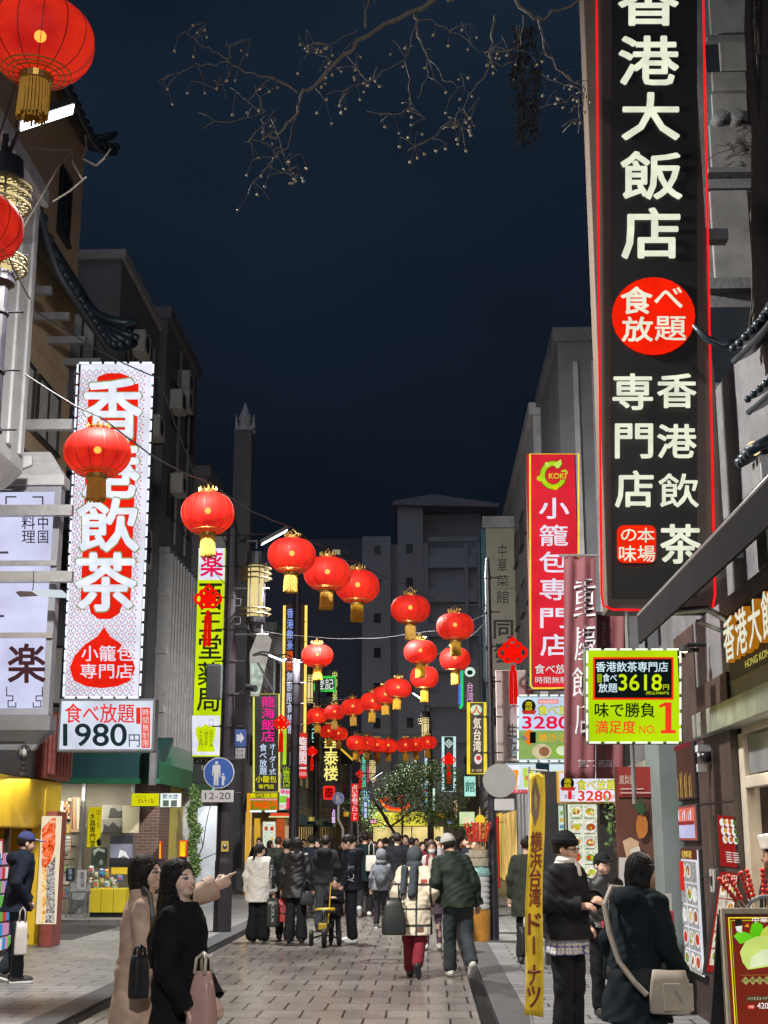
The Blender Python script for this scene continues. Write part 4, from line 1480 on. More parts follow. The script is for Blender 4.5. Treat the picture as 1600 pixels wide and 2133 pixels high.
sign('price_sign', 'white and pink number one sign beside the orange 1980 sign', (581, 1642, 607, 1688), 41.6, depth=.2, cab='*707478', face='e4f0e0', items=[('e', (584, 1644, 594, 1654), 'f070a0'), ('e', (594, 1645, 604, 1655), 'f070a0'), ('r', (583, 1658, 600, 1672), '88d040'), ('t', '1', (597, 1662, 606, 1686), 'f03060', .05), ('t', 'NO', (584, 1676, 596, 1685), 'f06080', .02)])
sign('green_banner', 'narrow banner with yellow-green dumpling shop characters', (586, 1596, 606, 1642), 42.4, depth=.1, cab='*1c2010', items=[('t', '小籠包専門店', (589, 1597, 604, 1641), 'b8d820', .02, True)])
sign('green_strip_sign', 'narrow yellow-green lit strip sign above the green banner', (588, 1516, 598, 1594), 42.6, depth=.2, cab='*303820', face='b8e030')
it = [('tube', [(593, 1262), (589, 1560)], .045, 'ffd868:1.3', False), ('tube', [(638, 1262), (635, 1560)], .045, 'ffd868:1.3', False)]
for i, (c, q) in enumerate(zip('香港飲茶時間無制限食放題', ['90a8f8', '90a8f8', '90a8f8', '90a8f8', 'ff6018', 'ff6018', 'c8d0e8', 'c8d0e8', 'c8d0e8', 'c8d0e8', 'c8d0e8', 'c8d0e8'])):
    it.append(('t', c, (598, 1268 + i * 22, 611, 1287 + i * 22), q, .025))
sign('gold_edged_banner', 'tall dark red banner between two gold neon tubes', (590, 1258, 640, 1565), 44, depth=.2, cab='*3a1612', items=it)
a = P(545, 1350, 36.5)
k_ = thing('food_banner', 'bent pale food picture banner bracketed over the row of shops', 'banner', a)
MB().prism([P(520, 1360, 36.5), P(542, 1305, 36.5), P(566, 1332, 36.5), P(556, 1378, 36.5), P(540, 1450, 36.5), P(522, 1450, 36.5)], (0, .12, 0)).build('board', mat('pale_board', (.5, .48, .46), .6), k_)
MB().prism([P(523, 1376, 36.45), P(552, 1386, 36.45), P(540, 1446, 36.45), P(525, 1446, 36.45)], (0, .03, 0)).build('picture', emit('cfe0d0', .8, False, .5, 6), k_)
MB().tube([P(528, 1364, 36.4), P(545, 1358, 36.2), P(566, 1360, 36)], .03, 5).tube([P(536, 1380, 36.4), P(570, 1440, 36.2)], .03, 5).build('bracket', m_steel, k_)
sign('green_framed_sign', 'black sign with a green neon frame and two white characters', (654, 1410, 700, 1440), 49.5, depth=.2, cab='*0c1210', items=[('tube', [(655, 1411), (699, 1411), (699, 1439), (655, 1439)], .05, '40d850', True), ('t', '登記', (658, 1414, 695, 1436), 'e0e8e0', .02)])
sign('tea_sign', 'dark sign with a column of pale yellow characters next to the green frame', (680, 1395, 706, 1462), 51, depth=.2, cab='*12140e', items=[('t', '中国名茶', (692, 1398, 703, 1460), 'd8e078', .02, True)])
sign('melon_bread_sign', 'dark sign with a tall column of mint coloured characters', (645, 1480, 667, 1600), 50, depth=.2, cab='*16201e', items=[('t', '点メロンパン', (648, 1484, 665, 1598), '98e0c8', .02, True), ('e', (648, 1462, 664, 1478), 'f0a0b0')])
sign('red_white_sign', 'red and white vertical sign with two big characters beside the pole', (621, 1526, 640, 1622), 43, depth=.2, cab='*802018', face='d83028', items=[('t', '龍閣', (622, 1534, 639, 1592), 'f0e8e8', .03, True), ('r', (622, 1598, 639, 1602), 'f0e0e0'), ('r', (622, 1608, 639, 1616), 'f08888')])
sign('gold_lettered_sign', 'black sign with glowing gold brush characters over a red seal', (672, 1510, 708, 1682), 49, depth=.4, cab='*060405', items=[('t', '華泰楼', (675, 1530, 704, 1626), 'f8ec80:1.1', .035, True), ('rr', (673, 1637, 698, 1666), 'e81818', 4), ('t', '泰', (677, 1641, 694, 1662), '580808', .03), ('l', [(675, 1639), (696, 1639), (696, 1664), (675, 1664)], 'ff5040', 1.2, True)])
sign('red_vertical_sign', 'far red lit sign with a column of white characters', (731, 1632, 747, 1711), 62, depth=.3, cab='*501010', face='f01c18', items=[('t', '占い手相タロット', (733, 1634, 745, 1709), 'f8dcdc', .03, True)])
sign('mint_strip_sign', 'far thin mint and pink strip sign behind the red vertical sign', (752, 1555, 772, 1700), 74, depth=.3, cab='*101a1a', items=[('t', '中華街大通', (754, 1560, 762, 1640), '60d8b0', .03, True), ('t', '台湾菜', (764, 1590, 771, 1630), 'f04080', .03, True), ('t', '北京烤鴨', (754, 1645, 770, 1698), '88c8e8', .03, True)])
sign('gold_eave_lights', 'slanting gold light strip along a far eave', (700, 1555, 735, 1592), 55, depth=.08, cab='*2a2418', cat='light strip', items=[('l', [(706, 1556), (734, 1582)], 'f0c038', 4)])
for k_, (l, t, r, b, Y, lab) in enumerate([(620, 1690, 664, 1718, 47.5, 'far teal awning over the dark shopfronts'), (664, 1702, 694, 1722, 56, 'farther teal awning beyond the slim pole')]):
    a, c = P(l, b, Y), P(r, t, Y)
    tag(MB().prism([(a.x - 1, Y, a.z), (c.x, Y, a.z), (c.x, Y, a.z + .15), (a.x - .2, Y, c.z), (a.x - 1, Y, c.z)], (0, 1.5, 0)).build('teal_awning', m_teal), lab, 'awning')
it = [('r', (563, 1694, 604, 1700), 'f05030'), ('r', (560, 1700, 606, 1703), 'e0e0a0')]
sign('food_stall_front', 'lit food stall front with orange pillar under the orange 1980 sign', (524, 1692, 606, 1860), 42.5, depth=.3, cab='*8a6a28', items=it + [('r', (530, 1705, 542, 1850), 'd8a830'), ('r', (548, 1712, 574, 1830), 'e8f0e0'), ('r', (576, 1706, 592, 1850), 'b85028'), grid_dishes((549, 1716, 573, 1800), 2, 4, 'd8e8d0', 3, cap=False), ('r', (594, 1720, 604, 1800), 'c09878')], cat='food stall')
a = P(517, 1700, 41)
tag(MB().cyl((a.x, 41, .02), (a.x, 41, 3.0), .05, n=8).build('gold_light_post', emit('e8a830', .9)), 'thin gold lit post at the food stall corner', 'light post')

# --- right row of signs
it = [('t', '中華', (1037, 1132, 1056, 1192), '*2c2820', .0, True), ('t', '菜', (1034, 1198, 1060, 1222), '*2c2820', .0), ('l', [(1028, 1226), (1075, 1226)], '*4a4438', 1), ('t', '館', (1034, 1230, 1060, 1257), '*2c2820', .012),
      ('t', '同', (1029, 1292, 1068, 1330), '*2a211c', .045), ('t', '發', (1029, 1340, 1068, 1380), '*2a211c', .04), ('t', '本', (1026, 1400, 1062, 1440), '*2a211c', .04), ('t', '館', (1026, 1470, 1062, 1512), '*2a211c', .045)]
cs = sign('pale_column_sign', 'tall pale column sign with dark characters and teal edges', (1016, 1100, 1077, 1600), 45, depth=1.2, cab='*9a9484', items=it)
a, b = P(1005, 1100, 45), P(1085, 1076, 45)
MB().box((a.x, 44.9, a.z), (b.x, 46.2, b.z)).build('cap', m_conc, cs)
for l, r in ((1006, 1015.5), (1077.5, 1086)):
    a, b = P(l, 1600, 45), P(r, 1102, 45)
    MB().box((P(l, 1350, 45).x, 45.05, a.z), (P(r, 1350, 45).x, 46.1, b.z)).build('edge_strip', mat('teal_strip', (.02, .12, .15), .4), cs)

it = [('tube', [(1104, 946), (1205, 946), (1205, 1432), (1150, 1434), (1110, 1434), (1105, 1428)], .016, 'ffd840:1.15', True),
      ('t', '小', (1124, 1038, 1185, 1080), 'ece8f8', .045), ('t', '籠', (1124, 1094, 1183, 1137), 'ece8f8', .02), ('t', '包', (1124, 1150, 1183, 1192), 'ece8f8', .035), ('t', '専', (1125, 1206, 1183, 1250), 'ece8f8', .035), ('t', '門', (1126, 1268, 1184, 1308), 'ece8f8', .035), ('t', '店', (1126, 1322, 1184, 1366), 'ece8f8', .035),
      ('t', '食べ放題', (1114, 1384, 1200, 1404), 'cfe8e8', .015), ('t', '時間無制限', (1115, 1410, 1200, 1424), 'cfe8e8', .012)]
ring = [(1152 + 22 * math.cos(R(a)), 991 + 24 * math.sin(R(a))) for a in range(-60, -345, -12)]
it += [('l', ring, '5a6010', 12), ('l', ring, 'b4d820', 9), ('p', [(1152, 968), (1168, 958), (1170, 968), (1160, 978)], 'c8e860'), ('e', (1118, 992, 1132, 1004), 'b4d820'), ('e', (1134, 964, 1144, 974), 'c8e860'), ('e', (1150, 1012, 1162, 1022), 'e0d810'), ('e', (1168, 980, 1182, 992), 'b4d820'),
       ('r', (1142, 985, 1178, 1001), 'e02838'), ('t', 'KOKI', (1143, 988, 1178, 999), 'd0e020', .04)]
sign('red_dumpling_sign', 'tall red sign with white characters, a green dragon ring and yellow neon edge', (1102, 944, 1207, 1436), 24.3, depth=.3, cab='*4a1a18', face='e22a38', items=it)
it = [('e', (1087, 1457, 1116, 1486), '181818'), ('e', (1089, 1459, 1114, 1484), '202418'), ('t', '高級', (1094, 1461, 1109, 1482), 'e8d818', .02, True), ('p', [(1086, 1480), (1118, 1480), (1114, 1488), (1090, 1488)], 'c03828'),
      ('r', (1121, 1457, 1163, 1466), 'f06858'), ('t', '時間無制限', (1123, 1459, 1161, 1465), 'ffffff', .01), ('t', '食べ放題', (1120, 1469, 1206, 1490), '586010', .07), ('t', '食べ放題', (1121, 1470, 1205, 1489), 'e8e828', .03), ('t', '3280', (1088, 1493, 1186, 1518), 'ec1848', .06, False, .6), ('t', '円', (1190, 1500, 1206, 1518), 'ec1848', .03),
      ('r', (1081, 1522, 1208, 1582), '90b060'), ('e', (1092, 1520, 1112, 1552), 'f08020'), ('t', 'No.', (1086, 1532, 1100, 1542), '4060a0', .02), ('t', '1', (1104, 1526, 1115, 1548), '101010', .06), ('t', '焼き小籠', (1121, 1528, 1200, 1545), 'f0a810', .03), ('e', (1108, 1550, 1148, 1582), 'd8c8a0'), ('e', (1122, 1556, 1144, 1576), '9a6a48'), ('e', (1150, 1550, 1190, 1582), '90b048'), ('e', (1158, 1554, 1184, 1574), 'd8e8c0'),
      ('dash', [(1079, 1449), (1208, 1449), (1208, 1586), (1079, 1586), (1079, 1449)], .014, 6, 'e8fff0:1.4')]
sign('dumpling_price_sign', 'white and green lit sign with red 3280 and fried dumplings below the red sign', (1079, 1450, 1208, 1586), 23.6, depth=.25, cab='*808890', face='cfe0fa', items=it)
it = [('r', (1062, 1594, 1082, 1636), 'eaf0ff'), ('p', [(1058, 1604), (1080, 1604), (1076, 1644), (1060, 1644)], 'ff9a10'), ('p', [(1088, 1600), (1112, 1600), (1108, 1640), (1092, 1640)], 'c8e058'), ('e', (1094, 1616, 1106, 1626), 'f06050'), ('r', (1116, 1590, 1144, 1610), '203038'), ('p', [(1118, 1608), (1140, 1608), (1136, 1642), (1122, 1642)], 'e8d8b0'), ('p', [(1150, 1604), (1172, 1604), (1168, 1640), (1154, 1640)], 'd8e8c8'), ('r', (1054, 1645, 1190, 1652), 'd82830'), ('t', '大人気タピオカドリンクテイクアウト', (1058, 1646, 1186, 1651), 'ffe0e0', .01)]
sign('drink_sign', 'bright lit drinks sign with orange and green cups behind the fruit pole', (1054, 1590, 1190, 1653), 25, depth=.2, cab='*809098', face='dfeefa', items=it)
it = [('e', (1066, 1428, 1112, 1468), '*7a4448'), ('t', '生', (1056, 1508, 1078, 1534), '*202028', .015), ('t', 'タピオカ', (1055, 1538, 1066, 1580), '*202028', .012, True), ('r', (1065, 1532, 1080, 1578), '*3a4250'), ('t', '専門店', (1067, 1536, 1078, 1576), '*c8ccd0', .01, True), ('p', [(1052, 1440), (1080, 1500), (1080, 1560), (1090, 1500), (1096, 1420)], '*b08088')]
sign('drink_flag', 'pale grey and pink banner for tapioca drinks beside the red dumpling sign', (1034, 1396, 1098, 1585), 24.8, depth=.05, cab='*b8a8a8', items=it, cat='banner')
it = [('e', (1168, 1618, 1196, 1646), '181818'), ('t', '高級', (1175, 1620, 1190, 1643), 'e8d818', .02, True), ('p', [(1166, 1640), (1200, 1640), (1196, 1647), (1170, 1647)], 'c03828'), ('r', (1204, 1611, 1240, 1617), 'f08080'), ('t', '食べ放題', (1202, 1624, 1282, 1646), '485008', .07), ('t', '食べ放題', (1203, 1625, 1281, 1645), 'e8e828', .03), ('t', '3280', (1204, 1648, 1272, 1668), 'f03018', .06, False, .6), ('t', '円', (1273, 1657, 1283, 1669), 'f08028', .03), ('t', '第', (1175, 1655, 1182, 1664), '304070', .01), ('t', '1', (1183, 1648, 1190, 1665), 'e82028', .04), ('t', '位', (1190, 1655, 1197, 1664), '304070', .01)]
sign('dumpling_price_sign', 'white lit sign with orange 3280 above the lit dish pictures', (1163, 1607, 1286, 1673), 18.6, depth=.25, cab='*c0902c', face='f0ecfa', items=it)
sign('dish_board', 'lit board of dish pictures behind the person in the black cap', (1184, 1674, 1247, 1870), 18.9, depth=.12, cab='*20262a', face='e8f0d8', edge=.01, items=[grid_dishes((1186, 1676, 1245, 1868), 2, 6, 'e4ecd8', 5, sq=True)], cat='menu board')
sign('lit_menu_strip', 'narrow pale lit strip beside the lit dish board', (1163, 1676, 1178, 1830), 18.95, depth=.1, cab='*1c2226', face='d8ecd8', edge=.015, items=[('m', 'print', [('r', (1166, 1690 + i * 14, 1175, 1698 + i * 14), ['8cb070', 'd8c060', '70a0b0'][i % 3]) for i in range(9)])], cat='menu board')
tag(MB().box((P(1130, 1700, 19.3).x, 19.2, .02), (P(1162, 1700, 19.3).x, 19.5, 2.6)).box((P(1248, 1700, 19).x, 18.9, .02), (P(1282, 1700, 19).x, 19.3, 2.6)).build('dark_shop_frame', m_frame), 'dark posts framing the lit dish board', 'shop frame')
it = [('tube', [(976, 1464), (1011, 1464), (1011, 1612), (976, 1612)], .05, 'f0d838:1.1', True), ('e', (980, 1468, 1004, 1490), 'd8f0d0'), ('t', '人', (983, 1470, 1002, 1488), 'f05828', .04), ('t', '気台湾', (986, 1494, 1002, 1566), 'f8e8d0', .04, True), ('e', (988, 1570, 1004, 1592), 'f0e0e0'), ('e', (992, 1574, 1002, 1584), 'e04040'), ('t', '食べ放題', (982, 1602, 1004, 1608), 'f0d0a0', .01)]
sign('yellow_tube_sign', 'dark sign in a thick yellow tube frame with pale characters', (975, 1463, 1012, 1614), 39, depth=.3, cab='*2a1c12', items=it)
it = [('tube', [(962, 1392), (962, 1470), (958, 1476)], .05, '30d878', False), ('tube', [(958, 1392), (958, 1468)], .05, '5070f0', False), ('e', (968, 1390, 990, 1410), 'd8f0e0'), ('t', '台湾', (972, 1420, 986, 1462), 'e0a0d0', .02, True), ('e', (973, 1396, 985, 1406), '182820')]
sign('taiwan_sign', 'black sign with pink characters and green and blue neon edge', (960, 1386, 1000, 1480), 42, depth=.3, cab='*0e1412', items=it)
k_ = sign('hexagon_lightbox', 'small mint lightbox with one dark green character', (966, 1616, 992, 1660), 41, depth=.35, cab='*30403c', face='b8f0e0', items=[('t', '館', (969, 1628, 989, 1650), '186858', .03)])
sign('framed_diamond_sign', 'dark sign with a white tube frame and a white diamond', (922, 1534, 948, 1650), 60, depth=.3, cab='*14201e', items=[('tube', [(923, 1535), (947, 1535), (947, 1649), (923, 1649)], .06, 'c8f0f0', True), ('l', [(935, 1541), (943, 1549), (935, 1557), (927, 1549)], 'd8e8e0', 2, True), ('t', '福', (931, 1545, 939, 1553), 'd8e8e0', .02)])
sign('striped_light_column', 'far pale blue and yellow lit column among the trees', (884, 1560, 894, 1690), 62, depth=.4, cab='*203038', face='88b8c8', items=[('m', 'print', [('r', (885, 1564 + i * 16, 893, 1570 + i * 16), ['f0e060', 'e8f0f8', 'd04848'][i % 3]) for i in range(8)])])
sign('lit_food_sign', 'green and white lit food sign beyond the fruit pole', (956, 1690, 990, 1722), 44, depth=.2, cab='*405040', face='d8ecb8', items=[('e', (964, 1700, 980, 1716), 'f0e8c0'), ('r', (958, 1716, 988, 1720), '70a030')])
sign('red_door_panel', 'red lit door panel behind the fruit pole', (1031, 1700, 1041, 1850), 33, depth=.1, cab='*401010', face='c82820', cat='door panel')

# small lit signs invented to brighten and fill the end of the street
for i, (l, t, r, b, Y, bgc, tcol, s, lab) in enumerate((
        (757, 1668, 766, 1706, 66, '2858c0', 'e8f0ff', '珈琲館', 'small far blue sign with three white characters'), (714, 1690, 728, 1702, 58, 'e8c040', '501808', '肉まん', 'small far amber box sign reading meat buns'),
        (770, 1706, 786, 1716, 66, 'e04870', 'fff0f4', '甘栗', 'small far pink box sign beside the yellow shop'), (900, 1640, 908, 1690, 54, '38a878', 'f0fff0', '翡翠楼', 'slim far green sign with white characters among the branches'),
        (910, 1694, 926, 1706, 50, 'f0a028', '401000', '小吃', 'small far orange box sign under the trees'), (944, 1664, 954, 1704, 47, 'c02828', 'ffe8c0', '福満', 'slim far red sign beside the sparse tree'),
        (928, 1708, 948, 1718, 48, 'dfe8f0', '2040a0', '中華菓子', 'small far white box sign with blue characters'), (690, 1684, 700, 1716, 53, '8838a0', 'f8e0ff', '占館', 'small far violet sign below the red seal'),
        (655, 1632, 664, 1684, 49, 'd03020', 'ffe0a0', '海鮮城', 'slim far red sign behind the slim pole'), (640, 1700, 656, 1712, 46.5, 'e8d868', '502010', '飲茶', 'small far yellow box sign above the crowd near the teal awning'))):
    sign('invented_shop_sign', lab, (l, t, r, b), Y, depth=.2, cab='*202024', face=bgc, items=[('t', s, (l + 1.5, t + 1.5, r - 1.5, b - 1.5), tcol, .03, b - t > r - l)], edge=.03, group='small far shop signs')

# --- the yellow-green price sign in front of the black sign
it = [('r', (1235, 1369, 1403, 1458), 'f83818'), ('r', (1239, 1373, 1399, 1454), '101818'), ('t', '香港飲茶専門店', (1241, 1379, 1391, 1400), 'd8f0f8', .022), ('r', (1244, 1405, 1253, 1422), 'a8c020'), ('t', '高級', (1245, 1406, 1252, 1421), '202820', .01, True), ('t', '食べ', (1255, 1404, 1284, 1421), 'd8f0f8', .022), ('t', '放題', (1246, 1424, 1285, 1443), 'd8f0f8', .022), ('t', '3618', (1288, 1406, 1377, 1439), 'd8f010', .03), ('t', '円', (1380, 1427, 1392, 1438), 'd8f010', .02), ('t', '(税込3980円)', (1344, 1441, 1392, 1449), 'd8f010', .006),
      ('t', '味で勝負', (1238, 1465, 1362, 1495), '1c2808', .03), ('t', '満足度', (1239, 1502, 1322, 1529), 'fa3c28', .025), ('t', 'NO.', (1330, 1512, 1364, 1529), 'fa3c28', .0), ('t', '1', (1384, 1465, 1396, 1524), 'fa3c28', .02), ('p', [(1371, 1470), (1384, 1464), (1384, 1472), (1371, 1476)], 'fa3c28'), ('r', (1374, 1522, 1405, 1529), 'fa3c28'),
      ('dash', [(1223, 1353), (1417, 1353), (1417, 1547), (1223, 1547), (1223, 1353)], .008, 8, 'f4ffe0:1.5')]
sign('yellow_green_sign', 'square yellow-green lit sign reading 3618 and NO. 1 in front of the black sign', (1222, 1352, 1418, 1548), 12.2, depth=.2, cab='*606a58', face='bfe60e', items=it, edge=.012)
a = P(1360, 1520, 12.5)
tag(MB().cyl((P(1306, 1300, 12.6).x, 12.6, P(1306, 1272, 12.6).z), (P(1306, 1300, 12.6).x, 12.6, 2.0), .02, n=8).build('sign_pole', m_steel), 'thin steel pole holding the yellow-green sign below the black sign', 'pole')

# --- wall sign of the restaurant (faces the street), its letters stand proud
Xs = 2.622
ya, yb = 11.7, 10.2
O = Vector((Xs, ya, 3.62))
k_ = sign('restaurant_wall_sign', 'framed dark wall sign with raised cream characters above the steel canopy', (0, 0, 300, 100), plane=(O, (0, -(ya - 9.0), 0), (0, 0, -.66)), depth=.05, cab='*8a8064', items=[('r', (6, 8, 294, 92), '*35373c'), ('t', 'HONG KONG', (70, 78, 170, 87), 'd8c860', .01)])
mb, mk = MB(), MB()
for i, c in enumerate('香港大飯店'):
    for pts, fs in text_polys(c, (20 + i * 50, 18, 64 + i * 50, 72), .03):
        w = [O + Vector((-.075, -(ya - 9.0) * px / 300, -.66 * py / 100)) for px, py in pts]
        mb.add(w, fs)
        mk.add([p_ + Vector((.06, 0, 0)) for p_ in w], fs)
        e = {}
        for f in fs:
            for u, v in zip(f, f[1:] + f[:1]):
                e[(u, v)] = 1
        n = len(w)
        mk.add([p_ + Vector((.002, 0, 0)) for p_ in w] + [p_ + Vector((.06, 0, 0)) for p_ in w], [(u, v, v + n, u + n) for (u, v) in e if (v, u) not in e])
mb.build('raised_lettering', emit('eef0d8', .9), k_)
mk.build('lettering_side', emit('c07818', .7), k_)
# ------------------------------------------------------------------ figures: smooth distance fields turned into one continuous skin
def xf_pts(p, xf):
    if xf is None:
        return p
    c, Rm = xf
    return [c[i] + sum(Rm[j][i] * (p[j] - c[j]) for j in range(3)) for i in range(3)]


def prim_cap(a, b, ra, rb):
    a, b = np.array(a, float), np.array(b, float)
    d = b - a
    L2 = max(d.dot(d), 1e-9)

    def f(p):
        t = np.clip(sum((p[i] - a[i]) * d[i] for i in range(3)) / L2, 0, 1)
        return np.sqrt(sum((p[i] - a[i] - t * d[i]) ** 2 for i in range(3))) - (ra + (rb - ra) * t)
    r = max(ra, rb)
    return f, np.minimum(a, b) - r, np.maximum(a, b) + r


def prim_ell(c, r):
    c, r = np.array(c, float), np.array(r, float)

    def f(p):
        k0 = np.sqrt(sum(((p[i] - c[i]) / r[i]) ** 2 for i in range(3)))
        k1 = np.sqrt(sum(((p[i] - c[i]) / r[i] ** 2) ** 2 for i in range(3)))
        return k0 * (k0 - 1) / np.maximum(k1, 1e-6)
    return f, c - r, c + r


def prim_stack(rows):
    """rows (z, cx, cy, a, b) bottom to top: an elliptic column with changing section"""
    q = np.array(sorted(rows), float)

    def f(p):
        z = p[2]
        cx, cy, a, b = (np.interp(z, q[:, 0], q[:, i]) for i in (1, 2, 3, 4))
        k = np.sqrt(((p[0] - cx) / a) ** 2 + ((p[1] - cy) / b) ** 2)
        return np.maximum((k - 1) * np.minimum(a, b), np.maximum(q[0, 0] - z, z - q[-1, 0]))
    return f, np.array([(q[:, 1] - q[:, 3]).min(), (q[:, 2] - q[:, 4]).min(), q[0, 0]]), np.array([(q[:, 1] + q[:, 3]).max(), (q[:, 2] + q[:, 4]).max(), q[-1, 0]])


def folds(p):
    x, y, z = p
    return .7 * np.sin(17 * x + 9 * y + 5 * z + 2.2 * np.sin(9 * z + 6 * x)) + .32 * np.sin(29 * y - 15 * z + 2.5 * np.sin(13 * x + 3 * z)) + .35 * np.sin(36 * z + 12 * x + 2 * np.sin(19 * y)) + .3 * np.sin(58 * z - 40 * x + 3 * np.sin(23 * y + 9 * z))


def sdf_mesh(adds, subs=(), h=.012, k=.02, fold=0.):
    """adds / subs: (prim, xf); returns verts, quads of the zero level"""
    los, his = [], []
    for (f, lo, hi), xf in adds:
        if xf is not None:
            cs = np.array([[(lo, hi)[i >> j & 1][j] for j in range(3)] for i in range(8)])
            c, Rm = xf
            cs = np.array([c + np.array(Rm) @ (q - c) for q in cs])
            lo, hi = cs.min(0), cs.max(0)
        los.append(lo)
        his.append(hi)
    lo, hi = np.min(los, 0) - 4 * h - fold, np.max(his, 0) + 4 * h + fold
    n = np.ceil((hi - lo) / h).astype(int) + 1
    ax = [lo[i] + h * np.arange(n[i]) for i in range(3)]
    D = np.full(n, .5, np.float32)

    def sub(l, u, pad):
        return tuple(slice(max(0, int((l[i] - pad - lo[i]) / h)), min(n[i], int((u[i] + pad - lo[i]) / h) + 2)) for i in range(3))

    def pts(s):
        return [ax[0][s[0]][:, None, None], ax[1][s[1]][None, :, None], ax[2][s[2]][None, None, :]]
    for (pr, xf), l, u in zip(adds, los, his):
        s = sub(l, u, 2 * k + 3 * h)
        d = pr[0](xf_pts(pts(s), xf))
        E = D[s]
        if k > 0:
            w = np.clip(.5 + .5 * (E - d) / k, 0, 1)
            D[s] = E * (1 - w) + d * w - k * w * (1 - w)
        else:
            D[s] = np.minimum(E, d)
    if fold:
        D = D + (fold * folds(pts((slice(None),) * 3))).astype(np.float32)
    for pr, xf in subs:
        d = pr[0](xf_pts(pts((slice(None),) * 3), xf))
        kk = .008
        w = np.clip(.5 - .5 * (D + d) / kk, 0, 1)
        D = D * (1 - w) - d * w + kk * w * (1 - w)
    S = D < 0
    c8 = [S[i:n[0] - 1 + i, j:n[1] - 1 + j, q:n[2] - 1 + q] for i in (0, 1) for j in (0, 1) for q in (0, 1)]
    cnt = np.zeros(c8[0].shape, np.int8)
    for c in c8:
        cnt += c
    act = (cnt > 0) & (cnt < 8)
    idx = np.full(act.shape, -1, np.int64)
    I, J, K = np.nonzero(act)
    idx[I, J, K] = np.arange(len(I))
    acc, num = np.zeros((len(I), 3)), np.zeros(len(I))
    for a in range(3):
        o1, o2 = [(1, 2), (0, 2), (0, 1)][a]
        for u in (0, 1):
            for v in (0, 1):
                off = [0, 0, 0]
                off[o1], off[o2] = u, v
                A = D[I + off[0], J + off[1], K + off[2]]
                off2 = list(off)
                off2[a] = 1
                B = D[I + off2[0], J + off2[1], K + off2[2]]
                m = (A < 0) != (B < 0)
                t = np.where(m, A / np.where(m, A - B, 1), 0)
                q = np.zeros((len(I), 3))
                q[:, o1], q[:, o2], q[:, a] = u, v, t
                acc += q * m[:, None]
                num += m
    V = lo + h * (np.stack([I, J, K], 1) + acc / np.maximum(num, 1)[:, None])
    quads = []
    for a in range(3):
        o1, o2 = [(1, 2), (2, 0), (0, 1)][a]
        sl0 = [slice(None)] * 3
        sl1 = [slice(None)] * 3
        sl0[a], sl1[a] = slice(0, n[a] - 1), slice(1, n[a])
        A, B = S[tuple(sl0)], S[tuple(sl1)]
        e = np.array(np.nonzero(A != B)).T
        ok = (e[:, o1] > 0) & (e[:, o2] > 0) & (e[:, o1] < n[o1] - 1) & (e[:, o2] < n[o2] - 1)
        e = e[ok]
        ins = A[tuple(e.T)]
        d1, d2 = np.zeros(3, int), np.zeros(3, int)
        d1[o1], d2[o2] = 1, 1
        q = np.stack([idx[tuple((e - d1 - d2).T)], idx[tuple((e - d2).T)], idx[tuple(e.T)], idx[tuple((e - d1).T)]], 1)
        q[~ins] = q[~ins][:, ::-1]
        quads.append(q)
    return V, np.concatenate(quads)


def mesh_obj(name, V, Q, m, parent=None, colfn=None, rest=None):
    me = bpy.data.meshes.new(name)
    me.vertices.add(len(V))
    me.vertices.foreach_set('co', np.ascontiguousarray(V, np.float32).ravel())
    me.loops.add(Q.size)
    me.loops.foreach_set('vertex_index', Q.astype(np.int32).ravel())
    me.polygons.add(len(Q))
    me.polygons.foreach_set('loop_start', np.arange(0, Q.size, 4, dtype=np.int32))
    me.polygons.foreach_set('loop_total', np.full(len(Q), 4, np.int32))
    me.polygons.foreach_set('use_smooth', np.ones(len(Q), bool))
    me.update(calc_edges=True)
    me.validate()
    if colfn is not None:
        at = me.color_attributes.new('Col', 'FLOAT_COLOR', 'POINT')
        at.data.foreach_set('color', np.ascontiguousarray(colfn(rest if rest is not None else V), np.float32).ravel())
    me.materials.append(m)
    o = bpy.data.objects.new(name, me)
    COL.objects.link(o)
    if parent is not None:
        o.parent = parent
    return o


def attr_mat(key, rough=.5, bump=0, bs=100, sss=0):
    k = ('a', key)
    if k in MATS:
        return MATS[k]
    m = mat(key, (.5, .5, .5), rough, var=0, bump=bump, bs=bs)
    n, l = m.node_tree.nodes, m.node_tree.links
    a = n.new('ShaderNodeVertexColor')
    a.layer_name = 'Col'
    b = n['Principled BSDF']
    l.new(a.outputs['Color'], b.inputs['Base Color'])
    if sss:
        b.inputs['Subsurface Weight'].default_value = sss
        b.inputs['Subsurface Radius'].default_value = (.012, .005, .003)
    MATS[k] = m
    return m


def hair_mat(col):
    k = ('h', col)
    if k in MATS:
        return MATS[k]
    m = mat('hair_' + str(len(MATS)), col, .55, var=.3, vs=30, spec=.25)
    n, l = m.node_tree.nodes, m.node_tree.links
    tc = n.new('ShaderNodeTexCoord')
    mp = n.new('ShaderNodeMapping')
    mp.inputs['Scale'].default_value = (130, 130, 5)
    nz = n.new('ShaderNodeTexNoise')
    nz.inputs['Scale'].default_value = 1
    l.new(tc.outputs['Object'], mp.inputs[0])
    l.new(mp.outputs[0], nz.inputs['Vector'])
    bp = n.new('ShaderNodeBump')
    bp.inputs['Strength'].default_value = .7
    bp.inputs['Distance'].default_value = .01
    l.new(nz.outputs['Fac'], bp.inputs['Height'])
    l.new(bp.outputs[0], n['Principled BSDF'].inputs['Normal'])
    MATS[k] = m
    return m


def cloth(col, rough=.85, fine=.25):
    return mat('cloth_%s_%.2f' % ('%.3f_%.3f_%.3f' % tuple(col[:3]), rough), col, rough, var=.3, vs=7, bump=fine, bs=220, spec=.12 if rough > .5 else .4)


